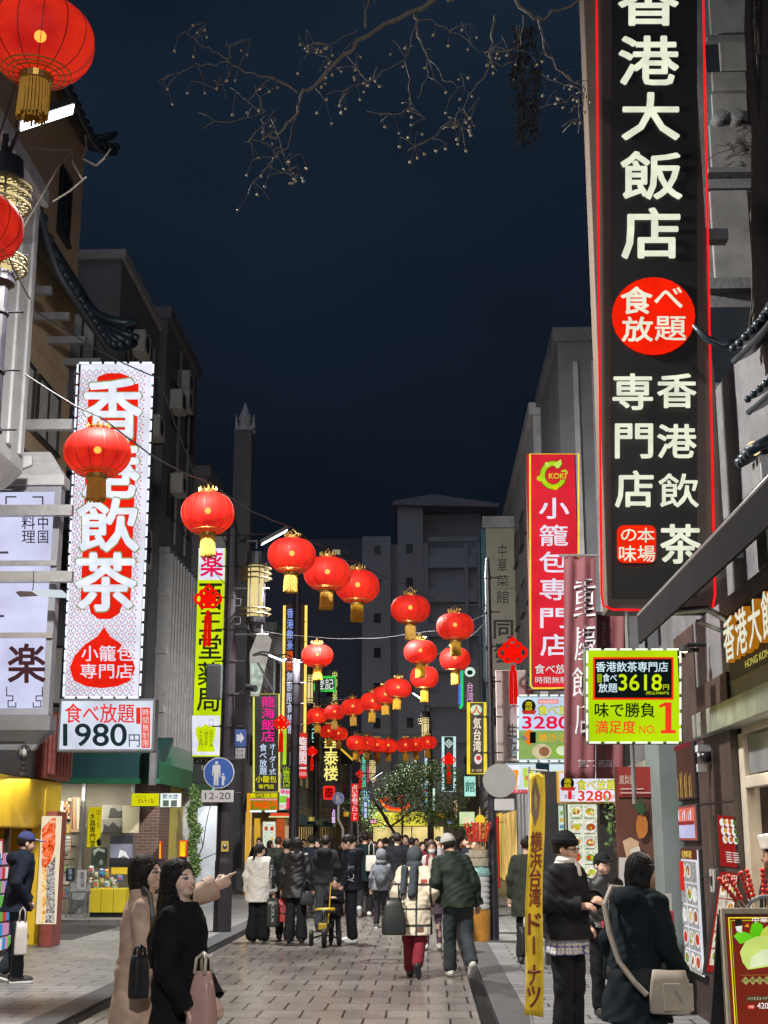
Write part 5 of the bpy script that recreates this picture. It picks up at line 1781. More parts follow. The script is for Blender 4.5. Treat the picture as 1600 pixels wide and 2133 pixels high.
ARMS = {'down': ((.235, -.03, 1.12), (.245, .05, .88)), 'pocket': ((.27, -.10, 1.13), (.19, .09, .94)), 'hold': ((.24, .0, 1.12), (.12, .22, 1.10)), 'phone': ((.22, .08, 1.13), (.08, .26, 1.22)),
        'swingf': ((.235, .06, 1.13), (.225, .22, .93)), 'swingb': ((.235, -.12, 1.13), (.24, -.16, .90))}
LEGS = {'stand': (((.09, .01, .48), (.10, -.02, .09), 0), ((.09, .01, .48), (.11, -.02, .09), 0)),
        'walk': (((.09, .12, .50), (.08, .17, .09), 0), ((.09, -.02, .49), (.09, -.27, .19), -50)),
        'step': (((.09, .02, .48), (.10, .03, .09), 0), ((.10, .10, .50), (.10, -.08, .12), -20)),
        'stride': (((.09, .16, .50), (.10, .30, .10), 12), ((.09, -.06, .49), (.09, -.30, .14), -30))}
SKIN = (.56, .35, .26)


def face_cols(skin, smile, brow, lip):
    def fn(q):
        x, y, z = np.abs(q[:, 0]), q[:, 1], q[:, 2]
        c = np.tile(np.array(tuple(skin) + (1,)), (len(q), 1))
        fr = y > .045
        def put(m, col, a=1.):
            m = m & fr
            c[m, :3] = c[m, :3] * (1 - a) + np.array(col) * a
        put(((x - .042) / .024) ** 2 + ((z - 1.548) / .018) ** 2 < 1, (.62, .27, .22), .35)
        put(((x - .033) / .021) ** 2 + ((z - 1.6035 - .0 * x) / .0042) ** 2 < 1, brow)
        put(((x - .032) / .018) ** 2 + ((z - 1.581) / .0085) ** 2 < 1, (.05, .03, .025))
        put(((x - .032) / .014) ** 2 + ((z - 1.5795) / .005) ** 2 < 1, (.42, .38, .35))
        put(((x - .032) / .0065) ** 2 + ((z - 1.580) / .0065) ** 2 < 1, (.02, .013, .01))
        w = .027 if smile else .021
        put((x / w) ** 2 + ((z - 1.5265 - (x * x * 9 if smile else 0)) / (.0105 if smile else .007)) ** 2 < 1, lip)
        if smile:
            put((x / .018) ** 2 + ((z - 1.5275 - x * x * 9) / .0034) ** 2 < 1, (.6, .55, .5))
        return c
    return fn


def person(label, x, y, h=1.7, th=0, z0=0., lean=0., side=0., nod=0, look=0, tilt=0, arms=('down', 'down'), legs='stand', lead=1, res=.012,
           top=None, bottom=None, shoes=(.03, .03, .03), hair=None, hat=None, skin=SKIN, smile=False, group=None, mask=False, hands='mitt', extra=None, child=False, lip=(.45, .13, .12), sole=None):
    s = h / 1.7
    hh = res / s
    top = dict(dict(col=(.02, .02, .025), hem=.80, t=.025, flare=.02, sleeve=.062, kind='jacket', folds=.006, rough=.85), **(top or {}))
    bottom = dict(dict(col=(.02, .02, .025), w=.0, rough=.85, cuff=.075), **(bottom or {}))
    hair = dict(dict(style='short', col=(.012, .009, .008)), **(hair or {}))
    sh = lambda p: (p[0] + side * max(0, p[2] - .9) / .5, p[1] + lean * max(0, p[2] - .9) / .5, p[2])
    J = {}
    for i, sg in enumerate((-1, 1)):
        a = arms[i]
        e, w = ARMS[a] if isinstance(a, str) else a
        m = sg if isinstance(a, str) else 1
        J['s', sg], J['e', sg], J['w', sg] = sh((.165 * sg, 0, 1.372)), sh((e[0] * m, e[1], e[2])), sh((w[0] * m, w[1], w[2]))
        L = LEGS[legs][0 if sg == lead else 1]
        J['h', sg], J['k', sg], J['a', sg], J['f', sg] = (.088 * sg, 0, .90), (L[0][0] * sg, L[0][1], L[0][2]), (L[1][0] * sg, L[1][1], L[1][2]), L[2]
    nb = np.array(sh((0, -.01, 1.44)))
    Rm = np.array(Matrix.Rotation(R(-look), 3, 'Z') @ Matrix.Rotation(R(tilt), 3, 'Y') @ Matrix.Rotation(R(-nod), 3, 'X'))
    # the head is modelled upright at the origin and carried to the neck by hx (rotation) and a shift
    shift = nb - np.array((0, -.01, 1.44))
    hs = 1.22 if child else 1.0
    def H(pr):
        f0, lo, hi = pr
        def f(p):
            return f0([(p[i] - shift[i] - (0, -.01, 1.44)[i]) / hs + (0, -.01, 1.44)[i] for i in range(3)]) * hs
        c0 = np.array((0, -.01, 1.44))
        return ((f, (lo - c0) * hs + c0 + shift, (hi - c0) * hs + c0 + shift), (nb, Rm))
    N_ = lambda pr: (pr, None)
    cap, ell_, stk = prim_cap, prim_ell, prim_stack
    # ---- body: one skin from head to feet
    B = [H(ell_((0, -.012, 1.605), (.076, .094, .098))), H(ell_((0, .022, 1.565), (.064, .074, .085))), H(ell_((0, .052, 1.508), (.036, .036, .026))), H(ell_((.036, .052, 1.545), (.026, .028, .028))), H(ell_((-.036, .052, 1.545), (.026, .028, .028))),
         H(cap((0, .092, 1.588), (0, .106, 1.557), .008, .0125)), H(ell_((0, .088, 1.527), (.024, .014, .012))), H(ell_((.078, -.005, 1.567), (.011, .02, .03))), H(ell_((-.078, -.005, 1.567), (.011, .02, .03))),
         N_(cap(sh((0, -.015, 1.36)), tuple(nb + np.array((0, .004, .09))), .056, .05))]
    B.append(N_(stk([(.86, 0, 0, .15, .10)] + [(z, sh((0, 0, z))[0], sh((0, 0, z))[1], a, b) for z, a, b in ((.98, .14, .095), (1.12, .125, .09), (1.28, .15, .10), (1.38, .145, .085), (1.43, .07, .06))])))
    for sg in (-1, 1):
        B += [N_(cap(J['s', sg], J['e', sg], .046, .038)), N_(cap(J['e', sg], J['w', sg], .038, .027)), N_(cap(J['h', sg], J['k', sg], .075, .05)), N_(cap(J['k', sg], J['a', sg], .05, .038)),
              N_(cap(J['a', sg], (J['a', sg][0], J['a', sg][1] + .13, max(.03, J['a', sg][2] - .055)), .034, .026))]
        e, w = np.array(J['e', sg]), np.array(J['w', sg])
        d = (w - e) / np.linalg.norm(w - e)
        kind = hands if isinstance(hands, str) else hands[0 if sg < 0 else 1]
        if kind != 'none':
            nrm = np.cross(d, (0, 0, 1.0))
            nrm = nrm / (np.linalg.norm(nrm) + 1e-6)
            across = np.cross(nrm, d)
            if kind == 'mitt':
                across, nrm = nrm, across
            pc = w + d * .05
            B.append(N_(cap(w, w + d * .07, .026, .03)))
            B += [N_(cap(w + d * .03 + across * .016 * u, w + d * .085 + across * .022 * u, .017, .016)) for u in (-1, 1)]
            for q in range(4):
                u = (q - 1.5) * .0165
                ln = (.066, .075, .07, .055)[q]
                b0 = w + d * .092 + across * u
                if kind == 'point' and q == 3:
                    ln = .078
                    B += [N_(cap(b0, b0 + d * ln * .5, .0088, .008)), N_(cap(b0 + d * ln * .5, b0 + d * ln * 1.05, .008, .0068))]
                else:
                    cu = .95 if kind == 'point' else .45
                    m1 = b0 + (d * .7 - nrm * cu * (1 if kind != 'point' else 1)) * ln * .5
                    m2 = m1 + (d * (.2 if kind == 'mitt' else -.55) - nrm * .75) * ln * .45
                    B += [N_(cap(b0, m1, .0092, .0086)), N_(cap(m1, m2, .0086, .0072))]
            tb = w + d * .03 + across * .026
            B += [N_(cap(tb, tb + d * .035 + across * .02 - nrm * .012, .0115, .0098)), N_(cap(tb + d * .035 + across * .02 - nrm * .012, tb + d * .066 + across * .014 - nrm * .026, .0098, .008))]
    V, Q = sdf_mesh(B, [H(ell_((.032, .103, 1.583), (.017, .012, .009))), H(ell_((-.032, .103, 1.583), (.017, .012, .009)))], min(hh, .011), .014)
    q = (V - nb) @ Rm
    q = (q) / hs + np.array((0, -.01, 1.44))
    hc = face_cols(skin, smile, hair['col'] if hair['style'] != 'none' else (.02, .015, .012), lip)
    body = mesh_obj('person', V * s, Q, attr_mat('skin', .48, .05, 150, .12), None, hc, q)
    body.location = (x, y, z0)
    body.rotation_euler = (0, 0, -R(th))
    tag(body, label, 'person', group)
    # ---- trousers
    w_ = bottom['w']
    if bottom.get('kind') != 'skirt':
        T = [N_(ell_((0, -.005, .90), (.165 + w_, .118 + w_, .13)))]
        for sg in (-1, 1):
            a = np.array(J['a', sg])
            T += [N_(cap(J['h', sg], J['k', sg], .092 + w_, .070 + w_)), N_(cap(J['k', sg], a + np.array((0, 0, .035)), .068 + w_, bottom['cuff'] - .006 + w_))]
    else:
        T = [N_(stk([(bottom['hem'], 0, 0, .21, .18), (.9, 0, 0, .165, .125), (1.0, 0, 0, .15, .11)]))]
        for sg in (-1, 1):
            T += [N_(cap(J['h', sg], J['k', sg], .07, .055)), N_(cap(J['k', sg], J['a', sg], .055, .042))]
    V, Q = sdf_mesh(T, [], hh, .025, .005)
    mesh_obj('trousers' if bottom.get('kind') != 'skirt' else 'skirt', V * s, Q, attr_mat('printed_cloth', .85, .2, 220) if bottom.get('colfn') else cloth(bottom['col'], bottom['rough']), body, bottom.get('colfn'), V)
    # ---- shoes
    for sg in (-1, 1):
        a = np.array(J['a', sg])
        rx = np.array(Matrix.Rotation(R(J['f', sg]), 3, 'X'))
        xf = (a, rx)
        S_ = [(ell_(a + np.array((0, .06, -.042)), (.047, .135, .047)), xf), (cap(a + np.array((0, -.025, -.03)), a + np.array((0, -.02, .03)), .046, .043), xf)]
        V, Q = sdf_mesh(S_, [(stk([(a[2] - .5, a[0], a[1], 1, 1), (a[2] - .083, a[0], a[1], 1, 1)]), xf)], hh, .03)
        so = mesh_obj('shoe', V * s, Q, mat('shoe_%.2f_%.2f_%.2f' % shoes, shoes, .5, var=.15, vs=12), body)
        if sole:
            V, Q = sdf_mesh([(stk([(a[2] - .089, a[0], a[1] + .055, .05, .142), (a[2] - .06, a[0], a[1] + .055, .05, .140)]), xf)], [], min(hh, .008), 0)
            mesh_obj('sole', V * s, Q, mat('sole_%.2f' % sole[0], sole, .6), so)
    # ---- top
    t, hem = top['t'], top['hem']
    rows = [(1.46, .065, .07), (1.425, .10, .09), (1.37, .15, .108), (1.28, .176, .122), (1.12, .16, .116), (.98, .17, .122), (.86, .178, .128)]
    rows = [(z, a + t, b + t) for z, a, b in rows if z > hem + .04]
    fl = top['flare']
    zl, al, bl = rows[-1]
    k = (zl - hem) / .6
    rows.append((hem, max(al, .178 + t) + fl + .02 * k, max(bl, .13 + t) + fl + .03 * k))
    st = [(z, sh((0, 0, z))[0], sh((0, 0, z))[1] + (.02 * (1 - z / .9) * 0 if z < .9 else 0), a, b) for z, a, b in rows]
    A = [N_(stk(st))]
    sl = top['sleeve']
    for sg in (-1, 1):
        e, w = np.array(J['e', sg]), np.array(J['w', sg])
        en = e + (w - e) * .84
        A += [N_(cap(J['s', sg], e, sl + .012, sl)), N_(cap(e, en, sl, sl - .006 + top.get('cuff', 0)))]
        if res <= .01:
            cu = MB()
            dv = (w - e) / np.linalg.norm(w - e)
            r1 = sl + .001 + top.get('cuff', 0)
            cu.cyl((e + (w - e) * .80) * s, (en + dv * .05) * s, r1 * s, (r1 + .003) * s, 20, False)
            cu.cyl((en + dv * .05) * s, (e + (w - e) * .86) * s, (r1 + .003) * s, (r1 - .008) * s, 20, False)
            co = cu.build('cuff', cloth(top['col'], top['rough']), smooth=True)
            co.parent = body
    if top.get('collar'):
        A.append(N_(cap(tuple(nb + np.array((0, -.012, -.03))), tuple(nb + np.array((0, -.006, .02))), .078, .07)))
    if top.get('hood') == 'down':
        A += [N_(ell_(tuple(nb + np.array((0, -.115, -.035))), (.135, .075, .085))), N_(ell_(tuple(nb + np.array((0, -.03, -.015))), (.12, .095, .045)))]
    subs = [N_(stk([(hem - .2, 0, 0, .6, .6), (hem + .004, 0, 0, .6, .6)]))] if top['kind'] != 'coat' or hem > .3 else []
    subs = subs if not any(J['w', sg][2] < hem + .09 for sg in (-1, 1)) else []
    V, Q = sdf_mesh(A, subs, hh, .03, top['folds'])
    tp = mesh_obj(top['kind'], V * s, Q, attr_mat('printed_cloth', top['rough'], .2, 220) if top.get('colfn') else cloth(top['col'], top['rough']), body, top.get('colfn'), V)
    # ---- hair and hats
    hres = min(hh, .009)
    st = hair['style']
    if st != 'none':
        cut = [H(ell_((0, .128, 1.548), (.074, .098, .100)))]
        A = [H(ell_((0, -.020, 1.611), (.085, .098, .102)))]
        low = 1.535
        if st == 'bob':
            A += [H(stk([(1.44, 0, -.032, .082, .078), (1.50, 0, -.03, .092, .088), (1.62, 0, -.02, .087, .094)]))]
            cut.append(H(ell_((0, .13, 1.50), (.080, .13, .135))))
        elif st == 'long':
            ln = hair.get('to', 1.12)
            A += [H(stk([(1.40, 0, -.045, .08, .06), (1.52, 0, -.038, .086, .075), (1.62, 0, -.025, .085, .09)])), N_(stk([(ln, shift[0] * .6, -.135 + lean * .3, .10, .025), (1.25, shift[0] * .8, -.145 + lean * .7, .115, .045), (1.38, shift[0], -.10 + lean * .9, .095, .05), (1.50, shift[0], -.06 + lean, .085, .06)]))]
            cut.append(H(ell_((0, .125, 1.50), (.082, .125, .14))))
        elif st == 'tied':
            A += [H(cap((0, -.11, 1.60), (0, -.15, 1.42), .035, .018))]
        elif st == 'short':
            cut.append(H(stk([(1.2, 0, 0, .3, .3), (low, 0, 0, .3, .3)])))
        if hat in ('hood', ):
            A = []
        if A:
            if hat in ('beanie', 'cap', 'chef'):
                cut.append(H(stk([(1.645, 0, 0, .3, .3), (1.9, 0, 0, .3, .3)])))
            V, Q = sdf_mesh(A, cut, hres, .03, .003)
            ho = mesh_obj('hair', V * s, Q, hair_mat(hair['col']), body)
            if res <= .0075 and not hat:
                # loose strands laid over the hair from the parting down
                mb = MB()
                r_ = random.Random(int(x * 1000))
                zend = {'bob': 1.435, 'long': hair.get('to', 1.1) - .03}.get(st, 1.55)
                for q in range(190):
                    a = r_.uniform(-2.65, 2.65)            # measured from the back of the head
                    rx, ry = .088 + r_.uniform(-.002, .004), .101 + r_.uniform(-.002, .004)
                    pts = []
                    for t in (.12, .35, .6, .85, 1.05):
                        pts.append((math.sin(a) * rx * math.sin(t * 1.5), -.02 - math.cos(a) * ry * math.sin(t * 1.5), 1.609 + .105 * math.cos(t * 1.5)))
                    fx, fy, _ = pts[-1]
                    front = abs(a) > 1.75
                    ze = zend + r_.uniform(-.02, .05) if not front else r_.uniform(1.44, 1.50)
                    if front:
                        fx, fy = fx * 1.04, fy * .55
                    for u in (.3, .65, 1.0):
                        pts.append((fx * (1 - .08 * u) + r_.gauss(0, .003), fy * (1 - .12 * u) - (.03 * u if st == 'long' and not front else 0) + r_.gauss(0, .003), 1.59 + (ze - 1.59) * u))
                    w = []
                    for p_ in pts:
                        v = np.array(p_) - np.array((0, -.01, 1.44))
                        if p_[2] > 1.45 or st != 'long':
                            w.append((nb + Rm @ v) * s)
                        else:
                            w.append((nb + v * np.array((.9, 1.05, 1)) + np.array((0, -.012, 0))) * s)
                    mb.tube(w, [.0032] * (len(w) - 1) + [.0012], 4)
                so = mb.build('strands', hair_mat(hair['col']), smooth=True)
                so.parent = ho
    if hat:
        hk, hc_ = (hat, (.02, .02, .022)) if isinstance(hat, str) else hat
        subs, nm = [], hk
        if hk == 'beanie':
            A = [H(ell_((0, -.012, 1.632), (.092, .108, .105))), H(stk([(1.612, 0, -.008, .093, .112), (1.655, 0, -.01, .096, .115)]))]
            subs = [H(stk([(1.3, 0, 0, .4, .4), (1.612, 0, 0, .4, .4)]))]
        elif hk == 'cap':
            A = [H(ell_((0, -.012, 1.632), (.087, .104, .09))), H(ell_((0, .135, 1.628), (.072, .075, .010)))]
            subs = [H(stk([(1.3, 0, 0, .4, .4), (1.618, 0, 0, .4, .4)]))]
        elif hk == 'chef':
            A = [H(stk([(1.625, 0, -.01, .088, .105), (1.735, 0, -.012, .096, .115)]))]
        elif hk == 'hood':
            A = [H(ell_((0, -.018, 1.600), (.110, .122, .132))), H(ell_((0, -.02, 1.47), (.115, .11, .075)))]
            subs = [H(ell_((0, .15, 1.575), (.078, .13, .105)))]
        V, Q = sdf_mesh(A, subs, hres, .02, .003 if hk != 'chef' else 0)
        mesh_obj(nm if nm != 'chef' else 'chef_hat', V * s, Q, cloth(hc_, .8), body)
    if mask:
        V, Q = sdf_mesh([H(ell_((0, .055, 1.535), (.058, .062, .048)))], [H(stk([(1.2, 0, -.2, .3, .2), (1.9, 0, -.2, .3, .2)]))], hres, 0)
        mesh_obj('face_mask', V * s, Q, mat('mask_white', (.72, .72, .74), .8), body)
    body['hx'] = [float(v) for v in nb] + [float(v) for r_ in Rm for v in r_] + [s]
    if extra:
        extra(body, dict(J=J, H=H, N=N_, s=s, h=hh, nb=nb, Rm=Rm, sh=sh))
    del body['hx']
    return body


def addp(body, c, name, A, m, subs=(), k=.01, fold=0., h=None):
    V, Q = sdf_mesh(A, subs, h or min(c['h'], .01), k, fold)
    return mesh_obj(name, V * c['s'], Q, m, body)


def strap(body, c, name, pts, w, m):
    """flat band over the clothes, in body coordinates"""
    mb = MB()
    pts = [Vector(p) * c['s'] for p in pts]
    mb.tube(pts, w, 6)
    o = mb.build(name, m)
    o.parent = body
    return o


def W(body, p):
    """body coordinates (1.70 m figure) to the world"""
    s = body.dimensions.z
    return Matrix.Translation(body.location) @ Matrix.Rotation(body.rotation_euler.z, 4, 'Z') @ Vector(p)


def bag_mesh(mb, c, w, d, h, rot=0, taper=.85, sag=.0):
    """soft bag: base centre c, width w, depth d, height h, narrower at the top"""
    M = Matrix.Translation(Vector(c)) @ Matrix.Rotation(rot, 4, 'Z')
    rows = [(0, .92), (.06, 1.0), (.35, 1.0), (.75, (1 + taper) / 2), (1, taper)]
    vs, fs = [], []
    n = 16
    for z, k in rows:
        for i in range(n):
            t = 2 * math.pi * i / n
            ex = lambda v: math.copysign(abs(v) ** .35, v)
            vs.append(M @ Vector((ex(math.cos(t)) * w / 2 * k, ex(math.sin(t)) * d / 2 * (k if z < .9 else k * .8), z * h)))
    for j in range(len(rows) - 1):
        for i in range(n):
            fs.append((j * n + i, j * n + (i + 1) % n, (j + 1) * n + (i + 1) % n, (j + 1) * n + i))
    fs += [tuple(range(n - 1, -1, -1)), tuple((len(rows) - 1) * n + i for i in range(n))]
    mb.add(vs, fs)
    return M


def bag(name, label, c, w, d, h, col, rot=0, taper=.85, handle=.2, rough=.6, text=None, tcol=(.7, .7, .7), vert=False, hcol=None):
    root = thing(name, label, 'bag', c)
    mb = MB()
    M = bag_mesh(mb, c, w, d, h, rot, taper)
    m = mat('bag_%.2f_%.2f_%.2f' % col, col, rough, var=.15, vs=8)
    mb.build('bag_body', m, root, smooth=True)
    if handle:
        for sgn in (-1, 1):
            MB().tube([M @ Vector((-w * .22, sgn * d * .3, h * .96)), M @ Vector((-w * .2, sgn * d * .2, h + handle * .7)), M @ Vector((0, 0, h + handle)), M @ Vector((w * .2, sgn * d * .2, h + handle * .7)), M @ Vector((w * .22, sgn * d * .3, h * .96))], .009, 6).build('handle', mat('bagh_%.2f_%.2f_%.2f' % (hcol or col), hcol or col, rough), root, smooth=True)
    if text:
        tb = MB()
        for pts, fs in text_polys(text, (0, 0, 100, 100), .02, False):
            tb.add([M @ (Vector((w * (.5 - .22) * ((100 - py) / 100 * 2 - 1) * .4, -d / 2 - .006, h * (.9 - .8 * px / 100))) if vert else Vector((w * (px / 100 - .5) * .7, -d / 2 - .006, h * (.75 - .4 * py / 100)))) for px, py in pts], fs)
        tb.build('lettering', mat('bagt_%.2f' % tcol[0], tcol, .6), root)
    return root
# ------------------------------------------------------------------ the people in the photograph
BLK, NAVY = (.012, .012, .015), (.012, .016, .028)
X_ = lambda px, Y: (px - 890) * Y / F


def near_hair_fringe(body, c):
    pass


# woman in the beige coat, pointing
beige = (.62, .435, .335)
def coat_collar(b, c, col):
    n_ = c['nb']
    N_ = c['N']
    addp(b, c, 'collar', [N_(prim_cap(tuple(n_ + np.array((0, -.012, -.06))), tuple(n_ + np.array((0, -.03, .03))), .098, .078)), N_(prim_cap(tuple(n_ + np.array((.05, .07, -.03))), tuple(n_ + np.array((.03, .13, -.17))), .034, .02)), N_(prim_cap(tuple(n_ + np.array((-.05, .07, -.03))), tuple(n_ + np.array((-.03, .13, -.17))), .034, .02))], cloth(col, .85),
         [N_(prim_cap(tuple(n_ + np.array((0, .0, -.08))), tuple(n_ + np.array((0, -.01, .12))), .058, .066)), N_(prim_ell(tuple(n_ + np.array((0, .12, .02))), (.045, .07, .09)))], fold=.003)
def beige_extra(b, c):
    coat_collar(b, c, beige)
    sh = c['sh']
    strap(b, c, 'bag_strap', [sh((.14, -.03, 1.50)), sh((.20, .02, 1.47)), (.235, .08, 1.34), (.25, .07, 1.2), (.26, .06, 1.1)], .016, mat('black_leather', (.01, .01, .012), .4))
    addp(b, c, 'white_cuff', [c['N'](prim_ell(tuple(np.array(c['J']['w', -1]) * .95 + np.array(c['J']['e', -1]) * .05), (.05, .05, .05)))], cloth((.6, .58, .55)), k=0)
person('woman in a beige coat pointing along the street, dark hair to her shoulders', X_(316, 8.2), 8.2, 1.60, 82, look=26, nod=-8, tilt=-4, res=.0052, lean=.03,
       arms=(((-.27, .17, 1.38), (-.34, .40, 1.49)), ((.225, .02, 1.12), (.235, .10, .90))), hands=('point', 'mitt'), smile=True, skin=(.74, .50, .40), lip=(.45, .16, .14),
       top=dict(kind='coat', col=beige, hem=.28, flare=.05, sleeve=.066, t=.03, folds=.006, cuff=.012), bottom=dict(col=(.03, .03, .035)), hair=dict(style='bob', col=(.016, .010, .009)), extra=beige_extra)
bag('shoulder_bag', 'black soft shoulder bag with small pale print at the beige coat', (X_(316, 7.9), 7.88, .83), .10, .08, .23, (.012, .014, .02), .9, .9, .05, .6)

# woman in the long black coat
def black_extra(b, c):
    coat_collar(b, c, BLK)
person('smiling woman with very long black hair in a long black coat', X_(396, 7.5), 7.5, 1.585, 100, look=26, nod=-10, res=.0052, arms=(((-.22, .02, 1.11), (-.17, .14, .93)), ((.225, .0, 1.10), (.20, .12, .92))), hands=('mitt', 'mitt'), smile=True, skin=(.76, .53, .43), lip=(.45, .17, .15),
       top=dict(kind='coat', col=BLK, hem=.22, flare=.05, sleeve=.066, t=.022, folds=.007), hair=dict(style='long', col=(.010, .008, .008), to=1.10), extra=black_extra)
o = bag('handbag', 'pale pink glossy handbag with cream handles held at the black coat', (X_(444, 7.3), 7.28, .70), .15, .10, .33, (.55, .33, .30), -.5, .55, .09, .22, hcol=(.6, .55, .45))

# man at the picture edge
def cap_brim(b, c):
    addp(b, c, 'cap_brim', [c['H'](prim_ell((0, .14, 1.631), (.07, .078, .009)))], cloth((.45, .45, .62)))
person('man in a navy hooded jacket and blue cap looking at the lit food poster', X_(60, 16.7), 16.7, 1.74, 62, .02, lean=.05, nod=8, res=.009, legs='step', arms=('down', 'pocket'), top=dict(col=(.014, .018, .032), hem=.80, hood='down', flare=.02, t=.03, collar=1), bottom=dict(col=(.025, .032, .042), w=.006), shoes=(.05, .05, .05), sole=(.6, .6, .58), hat=('cap', (.05, .06, .16)), extra=cap_brim)
bag('carrier_bag', 'pale plastic carrier bag with a brown picture held by the man in navy', (X_(76, 16.5), 16.45, .36), .15, .07, .38, (.5, .45, .43), .4, .8, .16, .35)

# right foreground
def beanie_extra(b, c):
    J, H, N_ = c['J'], c['H'], c['N']
    addp(b, c, 'scarf', [N_(prim_ell(tuple(c['nb'] + np.array((0, .005, .0))), (.105, .10, .05))), N_(prim_ell(tuple(c['nb'] + np.array((0, .02, .045))), (.088, .09, .04))), N_(prim_cap((.0, .10, 1.43), (.01, .13, 1.38), .05, .035))], cloth((.62, .60, .56)), fold=.006)
    mb = MB()
    for sx in (-1, 1):
        mb.tube([(sx * .033 + .024 * math.cos(a), .103 - .008 * abs(math.cos(a)), 1.58 + .017 * math.sin(a)) for a in np.linspace(0, 2 * math.pi, 14, endpoint=False)], .0035, 5, True)
        mb.tube([(sx * .057, .098, 1.584), (sx * .084, .02, 1.587)], .003, 5)
    mb.tube([(-.01, .108, 1.584), (.01, .108, 1.584)], .003, 5)
    v = [Vector(c['nb'] + c['Rm'] @ (np.array(p) - np.array((0, -.01, 1.44)))) * c['s'] for p in mb.v]
    mb.v = [tuple(p) for p in v]
    o = mb.build('glasses', m_black)
    o.parent = b
    V, Q = sdf_mesh([N_(prim_stack([(.745, 0, 0, .215, .17), (.90, 0, 0, .195, .15)]))], [N_(prim_cap((0, .25, .74), (0, .1, .80), .05, .02))], .008, .01, .006)
    def plaid(q):
        a = np.arctan2(q[:, 0], q[:, 1]) * .19
        c_ = np.tile(np.array((.62, .55, .40, 1)), (len(q), 1))
        for f, col in ((.0, (.08, .10, .28)), (.028, (.30, .32, .45))):
            c_[(np.abs(((a + f) % .06) - .03) < .0065)] = col + (1,)
            c_[(np.abs(((q[:, 2] + f) % .06) - .03) < .0065)] = col + (1,)
        return c_
    mesh_obj('shirt_hem', V * c['s'], Q, attr_mat('printed_cloth', .85, .2, 220), b, plaid, V)
person('man in a black beanie and glasses with a white scarf and checked shirt', X_(1166, 11.7), 11.7, 1.71, 128, .02, look=-14, nod=4, res=.007, hands=('mitt', 'mitt'), arms=(((-.25, .0, 1.14), (-.08, .22, 1.17)), ((.27, -.05, 1.14), (.10, .2, 1.13))), top=dict(col=(.014, .014, .018), hem=.86, t=.05, sleeve=.075, flare=.01, folds=.009, rough=.6), bottom=dict(col=(.016, .016, .018), w=.01),
       hat=('beanie', (.012, .012, .014)), skin=(.50, .31, .23), extra=beanie_extra)


def boy_extra(b, c):
    mb = MB().tube([(-.02, .165, 1.40), (-.01, .178, 1.2), (0, .17, 1.02)], .005, 5).tube([(-.14, .12, 1.15), (-.05, .165, 1.13)], .005, 5).tube([(.14, .12, 1.3), (.06, .165, 1.24)], .005, 5)
    mb.v = [tuple(Vector(v) * c['s']) for v in mb.v]
    o = mb.build('zip', m_steel)
    o.parent = b
    mb = MB().tube([(.06, .17, 1.0), (.03, .18, .86)], .024, 8)
    mb.v = [tuple(Vector(v) * c['s']) for v in mb.v]
    o = mb.build('red_keyring', mat('red_charm', (.5, .06, .08), .5))
    o.parent = b
person('young person in a black cap and black leather jacket walking towards the viewer', X_(1240, 13.8), 13.8, 1.52, 172, .02, look=-16, res=.008, legs='step', lead=1, arms=('down', 'pocket'), top=dict(col=(.018, .018, .02), hem=.92, t=.02, rough=.35, folds=.007, collar=1), bottom=dict(col=(.014, .014, .017), w=.012, cuff=.06),
       shoes=(.02, .02, .02), hat=('cap', (.015, .015, .017)), hair=dict(style='short', col=(.012, .01, .01)), skin=(.58, .37, .28), extra=boy_extra)

tealblk = (.012, .020, .026)
def bw_extra(b, c):
    strap(b, c, 'bag_strap', [(-.10, .06, 1.46), (-.12, -.07, 1.475), (-.10, -.165, 1.36), (-.03, -.195, 1.18), (.06, -.205, 1.0), (.17, -.185, .88), (.25, -.15, .80)], .017, mat('tan_strap', (.42, .36, .29), .6))
person('woman in a dark teal hooded coat seen from behind, black bobbed hair', X_(1296, 9.0), 9.0, 1.58, 52, .02, lean=.06, side=.02, nod=8, look=14, res=.007, arms=('down', ((.24, .03, 1.1), (.24, .17, .93))), top=dict(kind='coat', col=tealblk, hem=.60, flare=.05, t=.032, sleeve=.072, hood='down', folds=.008), bottom=dict(col=(.03, .034, .04), w=.035, cuff=.10),
       hair=dict(style='bob', col=(.010, .009, .010)), extra=bw_extra)
o = bag('crossbody_bag', 'cream canvas crossbody bag with flap and buckle at the teal coat', (X_(1362, 8.75), 8.72, .66), .25, .11, .25, (.42, .36, .29), -.25, .8, 0, .7)
q = o.location
MB().box((q.x - .05, q.y - .075, q.z + .02), (q.x + .13, q.y - .057, q.z + .18)).build('flap', mat('bag_0.42_0.36_0.29', (.42, .36, .29), .7), o, bevel=.01)
MB().tube([(q.x + .02, q.y - .082, q.z + .14), (q.x + .06, q.y - .082, q.z + .07)], .006, 6).build('buckle', m_steel, o)
person('kitchen worker in black with a white paper hat turned to the stall', X_(1592, 10.2), 10.2, 1.68, 300, .02, nod=8, res=.009, arms=('down', 'down'), top=dict(col=BLK, hem=.75), hat=('chef', (.66, .64, .60)), skin=(.36, .21, .15))
person('person in an olive coat half hidden by the yellow banner', X_(1090, 19.4), 19.4, 1.70, 5, .02, top=dict(col=(.035, .04, .03), hem=.62, t=.035, kind='coat'))
bag('paper_bag', 'black paper bag with white string handles beside the yellow banner', (X_(1089, 19.1), 19.1, .16), .24, .10, .36, (.012, .013, .015), .2, .97, .16, .5, hcol=(.6, .6, .6))

